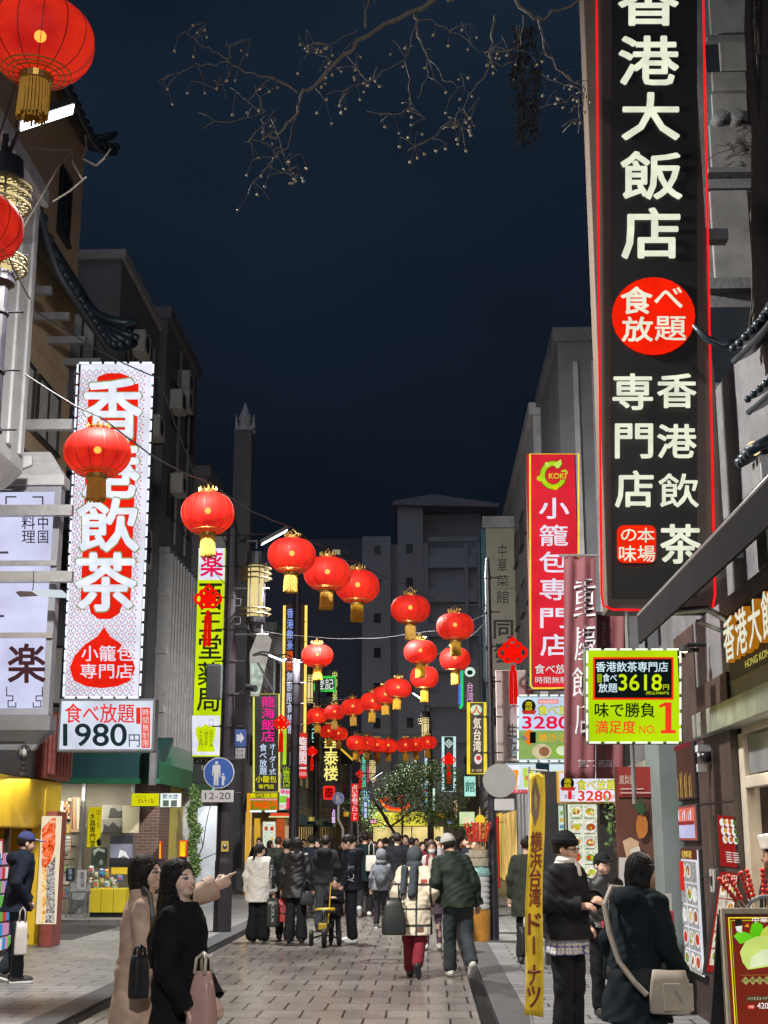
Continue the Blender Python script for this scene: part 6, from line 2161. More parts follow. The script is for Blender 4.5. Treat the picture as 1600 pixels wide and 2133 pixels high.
# middle distance
def stripe_extra(b, c):
    tb = MB()
    for pts, fs in text_polys('THE NORTH STRIPES', (0, 0, 100, 10), .0):
        tb.add([Vector((.266 - .010 * px / 100, -.085 - .05 * (1 - abs(px / 50 - 1)), 1.33 - .5 * px / 100 + (0) )) * c['s'] + Vector((.04 * (py / 10 - .5), 0, 0)) for px, py in pts], fs)
    o = tb.build('sleeve_lettering', mat('print_white', (.6, .6, .6), .6))
    o.parent = b
def wj_col(q):
    c = np.tile(np.array((.58, .56, .53, 1)), (len(q), 1))
    c[(q[:, 0] > .215) & (q[:, 1] < .02)] = (.015, .015, .018, 1)
    c[q[:, 2] < .70] = (.5, .49, .47, 1)
    return c
person('woman with tied black hair in a loose white jacket with a black sleeve stripe', X_(551, 23.5), 23.5, 1.61, 14, look=26, res=.010, legs='stand', top=dict(col=(.6, .58, .55), colfn=wj_col, hem=.68, t=.05, sleeve=.075, flare=.03, folds=.009), bottom=dict(col=BLK, w=.025, cuff=.10), shoes=(.62, .62, .6), hair=dict(style='tied'), extra=stripe_extra)
bag('shopping_bag', 'black shopping bag with white vertical capitals beside the white jacket', (X_(579, 23.2), 23.2, .26), .20, .09, .46, (.015, .018, .018), .1, .98, .12, .4, text='AZUL', tcol=(.65, .65, .65), vert=True)
person('woman in a black leather jacket and flared trousers seen from behind', X_(626, 23.3), 23.3, 1.70, 4, res=.010, top=dict(col=(.016, .016, .018), hem=.72, t=.045, flare=.03, rough=.32, folds=.010, hood='down'), bottom=dict(col=(.018, .02, .024), w=.01, cuff=.095), hair=dict(style='long', to=1.3))
bag('handbag', 'round black handbag at the side of the leather jacket', (X_(648, 23.1), 23.05, .62), .24, .12, .22, (.015, .015, .016), .2, .6, .18, .35)
person('person in a dark green puffer close beside the leather jacket', X_(606, 24.0), 24.0, 1.68, 0, top=dict(col=(.012, .017, .016), hem=.72, t=.05), bottom=dict(col=BLK))
bag('shopping_bag', 'small red shopping bag with white marks near the leather jacket', (X_(599, 23.4), 23.4, .33), .15, .07, .36, (.45, .05, .05), 0, .98, .14, .5, text='CL', tcol=(.7, .7, .7))
person('person in a black hooded sweatshirt and grey jeans behind the tricycle', X_(684, 26.0), 26.0, 1.74, 8, top=dict(col=(.013, .014, .017), hem=.85, t=.04, hood='down'), bottom=dict(col=(.06, .065, .075), w=.01), hair=dict(style='short'))


def rvca(b, c):
    for s_, px0, r_ in (('RVCA', 0, .03),):
        tb = MB()
        for pts, fs in text_polys(s_, (0, 0, 100, 26), .02):
            tb.add([Vector((-.285 - .004, .05 - .07 * (py / 26 - .5) * 1.4 - .02, 1.20 - .24 * px / 100)) * c['s'] for px, py in pts], fs)
        o = tb.build('sleeve_lettering', mat('print_white', (.6, .6, .6), .6))
        o.parent = b
person('man in a black hooded jacket with white sleeve letters looking down at the child', X_(737, 23.2), 23.2, 1.76, 262, nod=28, res=.010, legs='stand', arms=(((-.245, .03, 1.12), (-.19, .14, .92)), 'pocket'), top=dict(col=(.013, .016, .024), hem=.82, t=.045, hood='down'), bottom=dict(col=(.014, .015, .019), w=.008), shoes=(.66, .66, .65), hair=dict(style='short'), extra=rvca)
person('small child in black standing over the yellow tricycle', X_(704, 23.0), 23.0, 1.02, 185, res=.010, child=True, arms=('phone', 'phone'), top=dict(col=BLK, hem=.75, t=.05), hair=dict(style='short'))
person('tall person in dark green carrying a pale tote on the shoulder', X_(764, 31), 31, 1.82, 2, legs='walk', top=dict(col=(.008, .018, .02), hem=.70, t=.045), shoes=(.6, .6, .6), hair=dict(style='short'))
bag('tote_bag', 'pale tote bag hanging at the shoulder of the tall dark figure', (X_(777, 30.7), 30.7, .98), .26, .10, .34, (.5, .48, .42), .2, .9, .3, .8)
def pack(b, c):
    addp(b, c, 'backpack', [c['N'](prim_ell((0, -.20, 1.18), (.15, .11, .24))), c['N'](prim_ell((0, -.28, 1.10), (.10, .05, .10)))], cloth((.10, .11, .13)), fold=.005)
person('child in a grey hooded top with a grey backpack', X_(797, 27.2), 27.2, 1.42, 2, child=True, arms=('down', 'phone'), top=dict(col=(.12, .125, .145), hem=.84, t=.04), hat=('hood', (.12, .125, .145)), shoes=(.05, .05, .05), sole=(.6, .6, .6), extra=pack)
person('person in a black jacket and khaki trousers walking away in the crowd', X_(829, 29), 29, 1.80, 6, legs='walk', top=dict(col=(.010, .011, .014), hem=.78, t=.05), bottom=dict(col=(.24, .19, .14)))

def mondrian(q):
    x, y, z = q.T
    c = np.tile(np.array((.60, .52, .40, 1)), (len(q), 1))
    u = x
    for (x0, x1, z0, z1), col in (((-.15, -.07, .70, .78), (.42, .05, .06)), ((.11, .2, 1.20, 1.29), (.35, .07, .05)), ((.06, .16, .60, .68), (.16, .08, .06)), ((-.12, -.02, 1.0, 1.1), (.5, .45, .36))):
        c[(u > x0) & (u < x1) & (z > z0) & (z < z1) & (y < 0)] = col + (1,)
    for x0 in (-.16, .06, .25):
        c[np.abs(u - x0) < .014] = (.02, .028, .024, 1)
    for z0 in (.69, .90, 1.22):
        c[np.abs(z - z0) < .014] = (.02, .028, .024, 1)
    return c
def scarf_extra(b, c):
    addp(b, c, 'scarf', [c['N'](prim_cap((.02, -.15 + .06, 1.44), (.0, -.17, 1.10), .05, .06)), c['N'](prim_cap((-.10, -.10, 1.43), (-.13, -.16, 1.12), .04, .045))], cloth((.055, .065, .08)), fold=.006, k=.02)
person('person in a dark hood and a cream coat with black lines and red patches', X_(862, 17.6), 17.6, 1.57, 8, lean=.10, nod=6, res=.008, legs='walk', lead=-1, arms=('down', 'pocket'), top=dict(kind='coat', col=(.6, .5, .4), colfn=mondrian, hem=.56, t=.055, sleeve=.085, flare=.02, folds=.008), bottom=dict(col=(.19, .022, .035), w=.016, cuff=.07), shoes=(.02, .02, .024), hat=('hood', (.06, .07, .08)), extra=scarf_extra)
bag('duffel_bag', 'slouchy black bag hanging beside the cream lined coat', (X_(822, 17.3), 17.3, .54), .30, .14, .44, (.014, .016, .018), .1, .55, .2, .6)
person('man in a dark green bomber jacket and grey beanie bending towards the coat', X_(952, 17.6), 17.6, 1.73, -12, lean=.10, side=-.07, nod=12, look=-10, tilt=-6, res=.008, legs='walk', lead=-1, arms=('pocket', 'down'), top=dict(col=(.018, .026, .019), hem=.84, t=.055, sleeve=.078, flare=.0, folds=.009, rough=.55, collar=1), bottom=dict(col=(.035, .042, .048), w=.012), shoes=(.5, .49, .45), hat=('beanie', (.36, .35, .33)), extra=None)
def red_scarf(b, c):
    addp(b, c, 'scarf', [c['N'](prim_cap((-.03, .1, 1.44), (-.08, .17, 1.2), .035, .04)), c['N'](prim_cap((.05, .1, 1.44), (.09, .16, 1.25), .035, .03))], cloth((.28, .06, .06)), fold=.005)
person('woman in a white face mask and white hooded top facing the viewer', X_(899, 22), 22, 1.66, 182, res=.010, mask=True, top=dict(col=(.62, .58, .54), hem=.75, t=.05, hood='down'), bottom=dict(kind='skirt', hem=.55, col=(.10, .07, .10)), shoes=(.6, .6, .6), hair=dict(style='bob', col=(.05, .028, .02)), extra=red_scarf)
person('candied fruit seller in dark clothes behind the fruit cart', X_(988, 25.5), 25.5, 1.68, 200, .0, top=dict(col=(.10, .095, .10), hem=.8), hair=dict(style='short'))

crowd = [
    (549, 39.5, 1.70, 185, 'vendor in black at the lit food stall', (.012, .012, .015), .8, 'short'), (572, 41, 1.62, 100, 'person in grey beside the stall vendor', (.10, .10, .11), .8, 'bob'),
    (656, 30, 1.75, 4, 'dark haired person in a navy coat behind the leather jacket', (.014, .018, .03), .6, 'short'), (668, 34, 1.66, 190, 'person in a cream scarf coming through the crowd behind the hoodie', (.30, .27, .22), .7, 'bob'),
    (702, 31, 1.70, 0, 'person in charcoal with rounded black hair behind the tricycle group', (.02, .02, .022), .75, 'bob'), (722, 33, 1.66, 200, 'pink faced woman in a mauve coat turned to the viewer', (.16, .08, .09), .6, 'long'),
    (742, 37, 1.76, 5, 'person in a black parka above the man with sleeve letters', (.01, .01, .013), .7, 'short'), (783, 37, 1.60, 175, 'woman in a red scarf and brown coat in the crowd', (.22, .03, .03), .7, 'long'),
    (806, 41, 1.70, 10, 'person in slate grey beyond the hooded child', (.05, .055, .07), .7, 'short'), (846, 37, 1.77, 188, 'person with brown hair and glasses in a dark blue coat', (.014, .016, .03), .6, 'short'),
    (868, 42, 1.68, 170, 'person in a tan jacket facing the viewer in the crowd', (.20, .14, .09), .75, 'short'), (880, 34, 1.60, 160, 'woman in a wine red coat under the trees', (.20, .02, .035), .5, 'long'),
    (912, 32, 1.72, 265, 'man in a pale collar and dark coat in profile', (.30, .31, .32), .75, 'short'), (928, 44, 1.74, 0, 'person in a brown coat beside the far pole', (.07, .045, .03), .5, 'short'),
    (948, 38, 1.66, 4, 'person in a black coat behind the grey beanie', (.012, .012, .015), .6, 'bob'), (972, 30, 1.74, 275, 'man in a black jacket with a pale collar looking along the street', (.02, .022, .03), .75, 'short'),
    (992, 39, 1.70, 180, 'person in ochre beyond the fruit cart', (.25, .17, .05), .75, 'short'), (1008, 46, 1.64, 0, 'person in dull green far beyond the fruit cart', (.05, .07, .045), .7, 'bob'),
    (640, 44, 1.66, 178, 'person in pale grey below the teal awning', (.25, .25, .27), .7, 'short'), (775, 50, 1.70, 182, 'far person in a plum jacket under the blue sign', (.12, .04, .10), .7, 'long'),
    (834, 54, 1.72, 0, 'far person in a dark red jacket before the yellow shop', (.18, .03, .03), .75, 'short'), (803, 58, 1.68, 185, 'far person in white before the yellow shop', (.45, .45, .45), .75, 'short'),
    (858, 62, 1.70, 0, 'farthest person in grey by the yellow shop', (.12, .12, .13), .7, 'short'), (888, 52, 1.66, 180, 'far person in teal among the tree trunks', (.02, .09, .09), .7, 'bob'),
    (690, 46, 1.72, 2, 'far person in denim blue below the gold lettered sign', (.05, .07, .13), .75, 'short'), (588, 33, 1.72, 2, 'person in dark olive between the stall and the leather jacket', (.03, .033, .022), .7, 'short'), (632, 36, 1.64, 186, 'woman in black with a pale collar near the teal awning', (.016, .015, .018), .55, 'long'),
    (759, 42, 1.70, 0, 'person in a dark brown jacket beyond the pale tote', (.045, .03, .022), .75, 'short'), (795, 33, 1.67, 178, 'woman in charcoal knitwear beside the hooded child', (.04, .04, .045), .6, 'bob'),
    (818, 35, 1.73, 2, 'person in a black cape like coat in mid crowd', (.009, .009, .012), .5, 'bob'), (858, 33, 1.70, 4, 'person in midnight blue just ahead of the dark hood', (.012, .014, .035), .6, 'short'),
    (938, 33, 1.69, 182, 'person in faded black looking back past the grey beanie', (.03, .028, .028), .7, 'bob'), (960, 43, 1.71, 90, 'person in rust orange walking across the far street', (.28, .09, .03), .7, 'short'),
    (1000, 34, 1.66, 0, 'person in dark teal behind the fruit skewers', (.015, .04, .04), .65, 'short'), (722, 52, 1.68, 180, 'far person in beige below the small blue sign', (.32, .25, .18), .6, 'bob')]
for i, (px, Y, h, th, lab, col, hem, hs) in enumerate(crowd):
    person(lab, X_(px, Y), Y, h, th, res=.016 if Y < 36 else .02, legs=['stand', 'walk'][i % 2], lead=[1, -1][i % 3 % 2], arms=[('down', 'pocket'), ('pocket', 'down'), ('hold', 'down')][i % 3],
           top=dict(col=col, hem=hem, t=.04), bottom=dict(col=[(.014, .014, .017), (.03, .035, .05), (.05, .045, .04)][i % 3]), hair=dict(style=hs, col=[(.012, .01, .009), (.03, .018, .012), (.012, .01, .009)][i % 3]), group='people in the crowd')
# ------------------------------------------------------------------ things along the right pavement
# yellow nobori banner on its pole
nb_Y = 11.0
k_ = thing('tall_banner', 'tall narrow yellow cloth banner with red-brown characters on a white pole', 'banner', G(1110, 2133, .02) if False else (X_(1112, nb_Y), nb_Y, .02))
xb = X_(1106, nb_Y)
MB().cyl((xb - .05, nb_Y + .10, .02), (xb - .02, nb_Y + .10, P(1106, 1596, nb_Y).z), .011, n=8).cyl((xb - .02, nb_Y + .10, P(1106, 1602, nb_Y).z), (xb + .12, nb_Y + .0, P(1106, 1606, nb_Y).z), .008, n=6).build('pole', m_white, k_)
def ban(px, py, d=0):
    q = P(px, py, nb_Y)
    return q + Vector((0, .03 * math.sin(py * .021 + px * .05) + .02 * math.sin(px * .12 + py * .006) - d, 0))
n = 40
L_, R_ = [], []
for i in range(n + 1):
    t = i / n
    y = 1612 + t * (2112 - 1612)
    l = 1103 + (1091 - 1103) * t + 2.5 * math.sin(t * 9)
    r = 1134 - 4 * t * t + 2 * math.sin(t * 7 + 1)
    L_.append((l, y))
    R_.append((r, y + (8 if i == n else 0)))
mb = MB()
vs, fs, m = [], [], 5
for (l, y), (r, y2) in zip(L_, R_):
    for j in range(m + 1):
        u = j / m
        vs.append(ban(l + (r - l) * u, y + (y2 - y) * u))
for i in range(n):
    for j in range(m):
        a = i * (m + 1) + j
        fs.append((a, a + m + 1, a + m + 2, a + 1))
mb.add(vs, fs)
cl = mb.build('cloth', mat('yellow_cloth', (.80, .55, .03), .7, var=.2, vs=5, bump=.2, bs=20), k_, smooth=True)
sm = cl.modifiers.new('thick', 'SOLIDIFY')
sm.thickness = .003
mb = MB()
for c, t0, t1 in (('横', 1735, 1768), ('浜', 1770, 1806), ('台', 1810, 1846), ('湾', 1850, 1888), ('ド', 1905, 1945), ('ー', 1950, 1990), ('ナ', 2012, 2050), ('ツ', 2056, 2096)):
    k0 = (t0 - 1612) / 500
    cx = 1119 - 8 * k0
    w = 26 if t0 > 1900 else 24
    for pts, fs in text_polys(c, (cx - w / 2, t0 - 2, cx + w / 2, t1 + 2), .04, c == 'ー'):
        mb.add([ban(px, py, .006) for px, py in pts], fs)
mb.build('lettering', mat('brown_red_ink', (.22, .04, .02), .7), k_)
mb = MB()
mb.add([ban(px, py, .006) for px, py in ((1116, 1618), (1126, 1660), (1122, 1700), (1114, 1722), (1106, 1690), (1107, 1650))], [(0, 1, 2, 3, 4, 5)])
mb.build('dumpling_print', mat('brown_print', (.24, .16, .10), .7), k_)
mb = MB()
mb.add([ban(px, py, .008) for px, py in ((1115, 1645), (1119, 1665), (1118, 1685), (1114, 1688), (1112, 1665))], [(0, 1, 2, 3, 4)])
mb.build('dumpling_highlight', mat('tan_print', (.5, .33, .12), .7), k_)

# maroon cloth banners of the next shop
def cloth_banner(label, l, t, r, b, Y, col, items, rod=True, wav=.03):
    root = thing('hanging_banner', label, 'banner', P((l + r) / 2, b, Y))
    mb = MB()
    vs, fs, nx, ny = [], [], 10, 24
    f = lambda px, py: P(px, py, Y) + Vector((0, wav * math.sin(px * .22 + py * .006) + wav * .5 * math.sin(px * .09 + 1), 0))
    for j in range(ny + 1):
        for i in range(nx + 1):
            vs.append(f(l + (r - l) * i / nx, t + (b - t) * j / ny))
    for j in range(ny):
        for i in range(nx):
            a = j * (nx + 1) + i
            fs.append((a, a + nx + 1, a + nx + 2, a + 1))
    o = mb.add(vs, fs).build('cloth', col, root, smooth=True)
    o.modifiers.new('thick', 'SOLIDIFY').thickness = .004
    if rod:
        MB().cyl(P(l - 10, t - 3, Y), P(r + 8, t - 3, Y), .018, n=8).build('rod', m_steel, root)
    for it in items:
        mb = MB()
        for pts, fs in shape_polys(it):
            mb.add([f(px, py) + Vector((0, -.012, 0)) for px, py in pts], fs)
        mb.build('lettering' if it[0] == 't' else 'print', col_mat(it[3] if it[0] == 't' else it[2]), root)
    return root
m_mar = mat('maroon_cloth', (.16, .045, .055), .75, var=.15, vs=2)
gl = '*b8b4b8'
cloth_banner('long maroon banner with silver brush characters in front of the red dumpling sign', 1175, 1160, 1240, 1622, 17.2, m_mar, [('t', '重', (1196, 1205, 1240, 1284), gl, .012), ('t', '慶', (1198, 1300, 1240, 1376), gl, .012), ('t', '飯', (1192, 1390, 1238, 1452), gl, .012), ('t', '店', (1198, 1460, 1236, 1530), gl, .012), ('t', '第二', (1204, 1582, 1238, 1598), gl, .013)])
cloth_banner('second maroon banner behind the yellow-green sign with small capitals', 1242, 1280, 1302, 1622, 17.4, m_mar, [('t', '売店', (1246, 1582, 1276, 1598), gl, .013), ('t', 'JUNGKING', (1256, 1290, 1264, 1344), gl, .0, True)], True, .02)
it = [('r', (1286, 1598, 1362, 1660), '*8a2a26'), ('t', '鳳梨酥', (1290, 1615, 1322, 1634), '*c8b8a8', .005), ('r', (1292, 1642, 1340, 1645), '*b89890'), ('r', (1292, 1650, 1356, 1653), '*b89890'),
      ('p', [(1328, 1700), (1336, 1696), (1344, 1700), (1349, 1716), (1348, 1734), (1340, 1746), (1330, 1746), (1325, 1732), (1324, 1714)], '*b06a28'), ('m', 'crown_leaves', [('p', [(1334, 1698), (1334 + dx - 2, 1682 - dy), (1334 + dx, 1662 - dy * .6), (1340, 1698)], '*2c4a2c') for dx, dy in ((-14, 2), (-8, -4), (0, 6), (8, 0), (14, -6), (-2, 14), (6, 12))]),
      ('p', [(1296, 1752), (1312, 1744), (1330, 1754), (1326, 1780), (1304, 1786)], '*c0a080'), ('p', [(1310, 1770), (1330, 1762), (1334, 1776), (1316, 1786)], '*c8c0b4'), ('r', (1288, 1786, 1310, 1850), '*b8b4b0')]
sign('pineapple_poster', 'brown poster with a pineapple and a paper bag of cakes', (1285, 1597, 1363, 1895), 14.9, depth=.03, cab='*5a3428', items=it, cat='poster')
a = P(1352, 1940, 14.2)
k_ = thing('red_box', 'red patterned display box on the pavement by the grey-green pier', 'box', P(1385, 1990, 13.9))
q0, q1 = P(1364, 1992, 13.9), P(1404, 1897, 13.9)
MB().box((q0.x, 13.9, q0.z), (q1.x, 14.2, q1.z)).build('box_body', mat('red_pattern', (.30, .03, .045), .5, var=.7, vs=25), k_, bevel=.01)
MB().box((q0.x + .02, 13.92, .02), (q1.x - .02, 14.18, q0.z)).build('stand', m_frame, k_)
MB().box((q1.x - .06, 13.95, q1.z), (q1.x - .01, 13.98, q1.z + .16)).build('price_card', m_blind, k_)

# lit menu boards on the restaurant pier (they face the street)
def side_sign(name, label, x, ya, yb, z1, z0, items, face, cab='*1c1c20', depth=.08, cat='menu board'):
    return sign(name, label, (0, 0, 100, 200), plane=((x, ya, z1), (0, yb - ya, 0), (0, 0, z0 - z1)), depth=depth, cab=cab, face=face, items=items, edge=.015, cat=cat)
ya, yb = 14.18, 13.28
side_sign('lit_menu_board', 'tall lit menu board of dish pictures on the dark pier', 2.575, ya, yb, 1.60, .42, [('r', (2, 2, 98, 18), '6a3428'), ('t', '名物料理', (12, 4, 70, 16), 'e8c860', .02), grid_dishes((3, 20, 98, 198), 3, 5, 'a8a4a0', 9, food=('d84030', 'e8b048', '88b048', 'e8e0d0', 'a86838'), cap=False), ('r', (5, 22, 30, 70), 'd03028')], 'e6e6ee')
side_sign('drink_poster', 'lit red and white drinks poster above the tall menu board', 2.575, ya, yb, 2.02, 1.66, [('r', (4, 20, 96, 90), 'e87868'), ('r', (4, 100, 96, 180), 'c8c4e8'), ('r', (4, 92, 96, 110), '983838'), ('m', 'print', [('r', (8 + 12 * i, 30 + 6 * (i % 3), 14 + 12 * i, 84), ['f0f0ff', 'ff9060', 'c8d8ff'][i % 3]) for i in range(7)])], 'a85a50')
side_sign('glossy_photo_poster', 'dark glossy noodle photo poster at the top of the dark pier', 2.575, ya, yb, 2.62, 2.06, [('m', 'print', [('r', (6 + 9 * i, 120 - 8 * (i % 4), 9 + 9 * i, 190), ['c8a040', '7a4a20', 'e8c870'][i % 3]) for i in range(10)]), ('r', (3, 3, 96, 20), '803038')], '5a4038')
k_ = thing('light_switch_box', 'small cream switch plate on the dark wood wall', 'switch plate', (2.585, 12.7, 1.25))
MB().box((2.575, 12.62, 1.22), (2.599, 12.80, 1.42)).build('plate', m_blind, k_, bevel=.004)
MB().box((2.565, 12.68, 1.28), (2.574, 12.74, 1.36)).build('slot', m_black, k_)
# security camera below the canopy
k_ = thing('security_camera', 'white and black dome security camera under the steel canopy', 'camera', P(1466, 1592, 12.6))
c = P(1466, 1575, 12.6)
MB().box((c.x - .06, 12.55, c.z + .04), (c.x + .06, 12.7, c.z + .10)).cyl((c.x, 12.62, c.z + .05), (c.x, 12.62, c.z), .055, n=16).build('housing', m_white, k_)
MB().ball((c.x + .01, 12.58, c.z - .01), .055, 10).build('dome', m_black, k_, smooth=True)
MB().box((c.x - .06, 12.6, c.z - .14), (c.x + .02, 12.66, c.z - .07)).build('junction', m_blind, k_)
# folding menu stand
k_ = thing('menu_stand', 'tall leaning red menu stand with lit dish photos in a black frame', 'menu stand', (2.4, 11.3, .02))
def lean_panel(l0, t, l1, b, w, Y0, Y1, items):
    O = P(l0, t, Y0)
    V = P(l1, b, Y1) - O
    U = P(l0 + w, t + 4, Y0 + .06) - O
    M = lambda px, py: O + U * (px / 100) + V * (py / 200)
    N = V.cross(U).normalized()
    MB().slab(O - N * .05 - U * .06 - V * .01, U * 1.2, V * 1.02, N * .046).build('black_frame', m_black, k_)
    MB().slab(O - N * .004, U, V, N * .006).build('lit_panel', emit('9a2420', .9, True), k_)
    put_items(k_, items, M, N)
lean_panel(1494, 1698, 1502, 1804, 34, 11.2, 11.15, [('e', (8 + 30 * (i % 3), 12 + 34 * (i // 3), 38 + 30 * (i % 3), 44 + 34 * (i // 3)), 'eceae4') for i in range(9)] + [('m', 'food', [('e', (13 + 30 * (i % 3), 17 + 34 * (i // 3), 33 + 30 * (i % 3), 38 + 34 * (i // 3)), ['e0a838', '50802c', 'd86828'][(i * 2) % 3]) for i in range(9)]), ('m', 'print', [('r', (10 + 42 * (i % 2), 146 + 9 * (i // 2), 44 + 42 * (i % 2), 150 + 9 * (i // 2)), 'e8d8d0') for i in range(10)])])
lean_panel(1502, 1816, 1472, 2024, 36, 11.1, 10.6, [('t', '120円', (10, 6, 92, 20), 'f0d8c0', .02), grid_dishes((2, 24, 98, 190), 2, 5, 'd8cdb8', 4, food=('e0b050', 'd86828', '90a848', 'f0e0b0'), cap=False)])

# A-frame sign with the green dumpling
ya_ = 9.35
k_ = thing('sandwich_board', 'lit sandwich board with a big green dumpling picture in a pale wooden frame', 'sandwich board', (P(1580, 2133, ya_).x, ya_, .02))
O = P(1500, 1893, ya_ + .12)
V = P(1526, 2330, ya_ - .25) - O
U = Vector((.56, .05, 0))
N = V.cross(U).normalized()
M = lambda px, py: O + U * ((px - 1500) / 170) + V * ((py - 1893) / 437)
MB().slab(O - N * .04, U, V, N * .036).build('board', m_frame, k_)
fr = MB()
for u0, u1, v0, v1 in ((0, .045, 0, 1), (.955, 1, 0, 1), (.045, .955, 0, .03), (.045, .955, .97, 1)):
    fr.slab(O - N * .045 + U * u0 + V * v0, U * (u1 - u0), V * (v1 - v0), N * .07)
fr.build('wood_frame', mat('pale_frame', (.40, .34, .26), .5, var=.25, vs=6), k_, bevel=.006)
MB().slab(O + U * .06 + V * .04, U * .88, V * .92, N * .006).build('lit_panel', emit('7a2a1c', .95, True, .1), k_)
bd = [('l', [(1516, 1914), (1652, 1914), (1652, 2300), (1516, 2300)], 'f0e838', 2.2, True), ('l', [(1520, 1920), (1648, 1920), (1648, 2294), (1520, 2294)], 'b0d030', 1.2, True),
      ('p', [(1524, 1955), (1535, 1943), (1548, 1946), (1562, 1953), (1566, 1962), (1548, 1968), (1536, 1972)], '70d828'), ('p', [(1556, 1950), (1562, 1930), (1572, 1922), (1584, 1930), (1586, 1948), (1576, 1960), (1564, 1958)], '60c818'),
      ('p', [(1574, 1962), (1584, 1940), (1604, 1926), (1640, 1922), (1646, 1960), (1646, 1990), (1600, 1990)], 'c8d858'), ('p', [(1534, 1990), (1546, 1968), (1568, 1956), (1600, 1956), (1646, 1966), (1646, 2018), (1600, 2020), (1548, 2028), (1538, 2012)], 'd0e478'), ('p', [(1556, 2002), (1580, 1984), (1646, 1986), (1646, 2016), (1590, 2018), (1552, 2024)], 'e4f0c0'),
      ('r', (1528, 1918, 1542, 1936), '222420'), ('p', [(1528, 1934), (1542, 1932), (1540, 1948), (1530, 1944)], 'e8e8e0'), ('p', [(1546, 1934), (1554, 1928), (1556, 1936)], 'f0a020'), ('t', '中華街', (1563, 1914, 1612, 1926), 'f0e8e0', .02),
      ('l', [(1532, 2040), (1646, 2040)], 'a06a30', 1.2)]
for i, c in enumerate('中華名物'):
    cx = 1541 + i * 14
    bd += [('p', [(cx, 2043), (cx + 8, 2052), (cx, 2061), (cx - 8, 2052)], 'a8a860'), ('t', c, (cx - 5, 2047, cx + 5, 2057), '3a2818', .01)]
bd += [('e', (1586, 2046, 1660, 2130), 'd8d890'), ('e', (1600, 2062, 1650, 2112), 'c0b060'), ('r', (1538, 2085, 1596, 2096), '4a3c1c'), ('t', 'ハリネズミペアまん', (1541, 2087, 1593, 2094), 'e8e0c8', .01), ('rr', (1540, 2104, 1554, 2112), 'e83828', 3), ('t', '2個', (1542, 2105, 1552, 2111), 'f8e8e0', .01), ('t', '420', (1559, 2100, 1581, 2112), 'f0f0f0', .03), ('t', '円', (1583, 2104, 1590, 2112), 'f0f0f0', .01)]
put_items(k_, bd, M, N, .0012, .006)
MB().slab(O + V * .02 - N * .05, U, V * .98 + Vector((0, .75, 0)), -N * .03).build('back_leg', m_frame, k_)

# candied fruit skewers
m_fruit = mat('candied_fruit', (.55, .035, .025), .12, var=.3, vs=30)
m_stick = mat('bamboo_stick', (.5, .36, .18), .6)
def skewers(root, c, n, L, spread, r, fan):
    for i in range(n):
        u = (i + .5) / n * 2 - 1
        d = Vector((u * spread + rnd.uniform(-.06, .06), rnd.uniform(-fan, fan), 1)).normalized()
        b0 = Vector(c) + Vector((u * .10, rnd.uniform(-.05, .05), 0))
        s_ = MB().cyl(b0, b0 + d * L, .004, n=5).build('skewer', m_stick, root)
        fb = MB()
        k = int(L * .62 / (r * 1.75))
        for j in range(k):
            fb.ball(b0 + d * (L - r - j * r * 1.75), r * rnd.uniform(.9, 1.08), 7)
        fb.build('candied_fruit', m_fruit, s_, smooth=True)
k_ = thing('skewer_stand', 'grey arched holder of red candied fruit skewers behind the sandwich board', 'skewer stand', (P(1585, 1900, 9.9).x, 9.9, 1.0))
c = P(1590, 1902, 9.9)
skewers(k_, (c.x, 9.9, c.z - .05), 9, .36, .75, .019, .2)
MB().tube([P(1552, 1904, 9.85), P(1562, 1880, 9.85), P(1585, 1868, 9.85), P(1615, 1868, 9.85)], .014, 6).cyl((c.x, 9.9, .02), (c.x, 9.9, c.z - .08), .16, n=16).build('holder', m_grey, k_)
Yc = 23.6
xc = X_(993, Yc)
k_ = thing('fruit_cart', 'white wrapped cart with an orange base holding fans of red candied fruit', 'food cart', (xc, Yc, .02))
MB().cyl((xc, Yc, .02), (xc, Yc, .52), .17, .185, 18).build('orange_bin', mat('orange_plastic', (.50, .22, .03), .45, var=.3, vs=5), k_)
mb = MB()
for i in range(6):
    mb.lathe([(.155, .53 + i * .09), (.185, .575 + i * .09), (.155, .62 + i * .09)], (xc, Yc, 0), 18)
mb.build('white_wrapping', mat('white_wrap', (.52, .53, .54), .55, var=.25, vs=10), k_, smooth=True)
MB().lathe([(.17, 1.07), (.2, 1.10), (.17, 1.2), (.02, 1.21)], (xc, Yc, 0), 18).build('mint_cover', mat('mint_cloth', (.25, .45, .45), .6), k_, smooth=True)
mb = MB().lathe([(.10, 1.21), (.16, 1.24), (.175, 1.36), (.165, 1.36), (.15, 1.25)], (xc, Yc, 0), 16).lathe([(.11, 1.36), (.15, 1.38), (.165, 1.5), (.15, 1.5)], (xc, Yc, 0), 16)
mb.build('basket', mat('basket_wood', (.45, .40, .30), .6, var=.3, vs=20), k_)
skewers(k_, (xc, Yc, 1.42), 10, .55, .32, .019, .25)

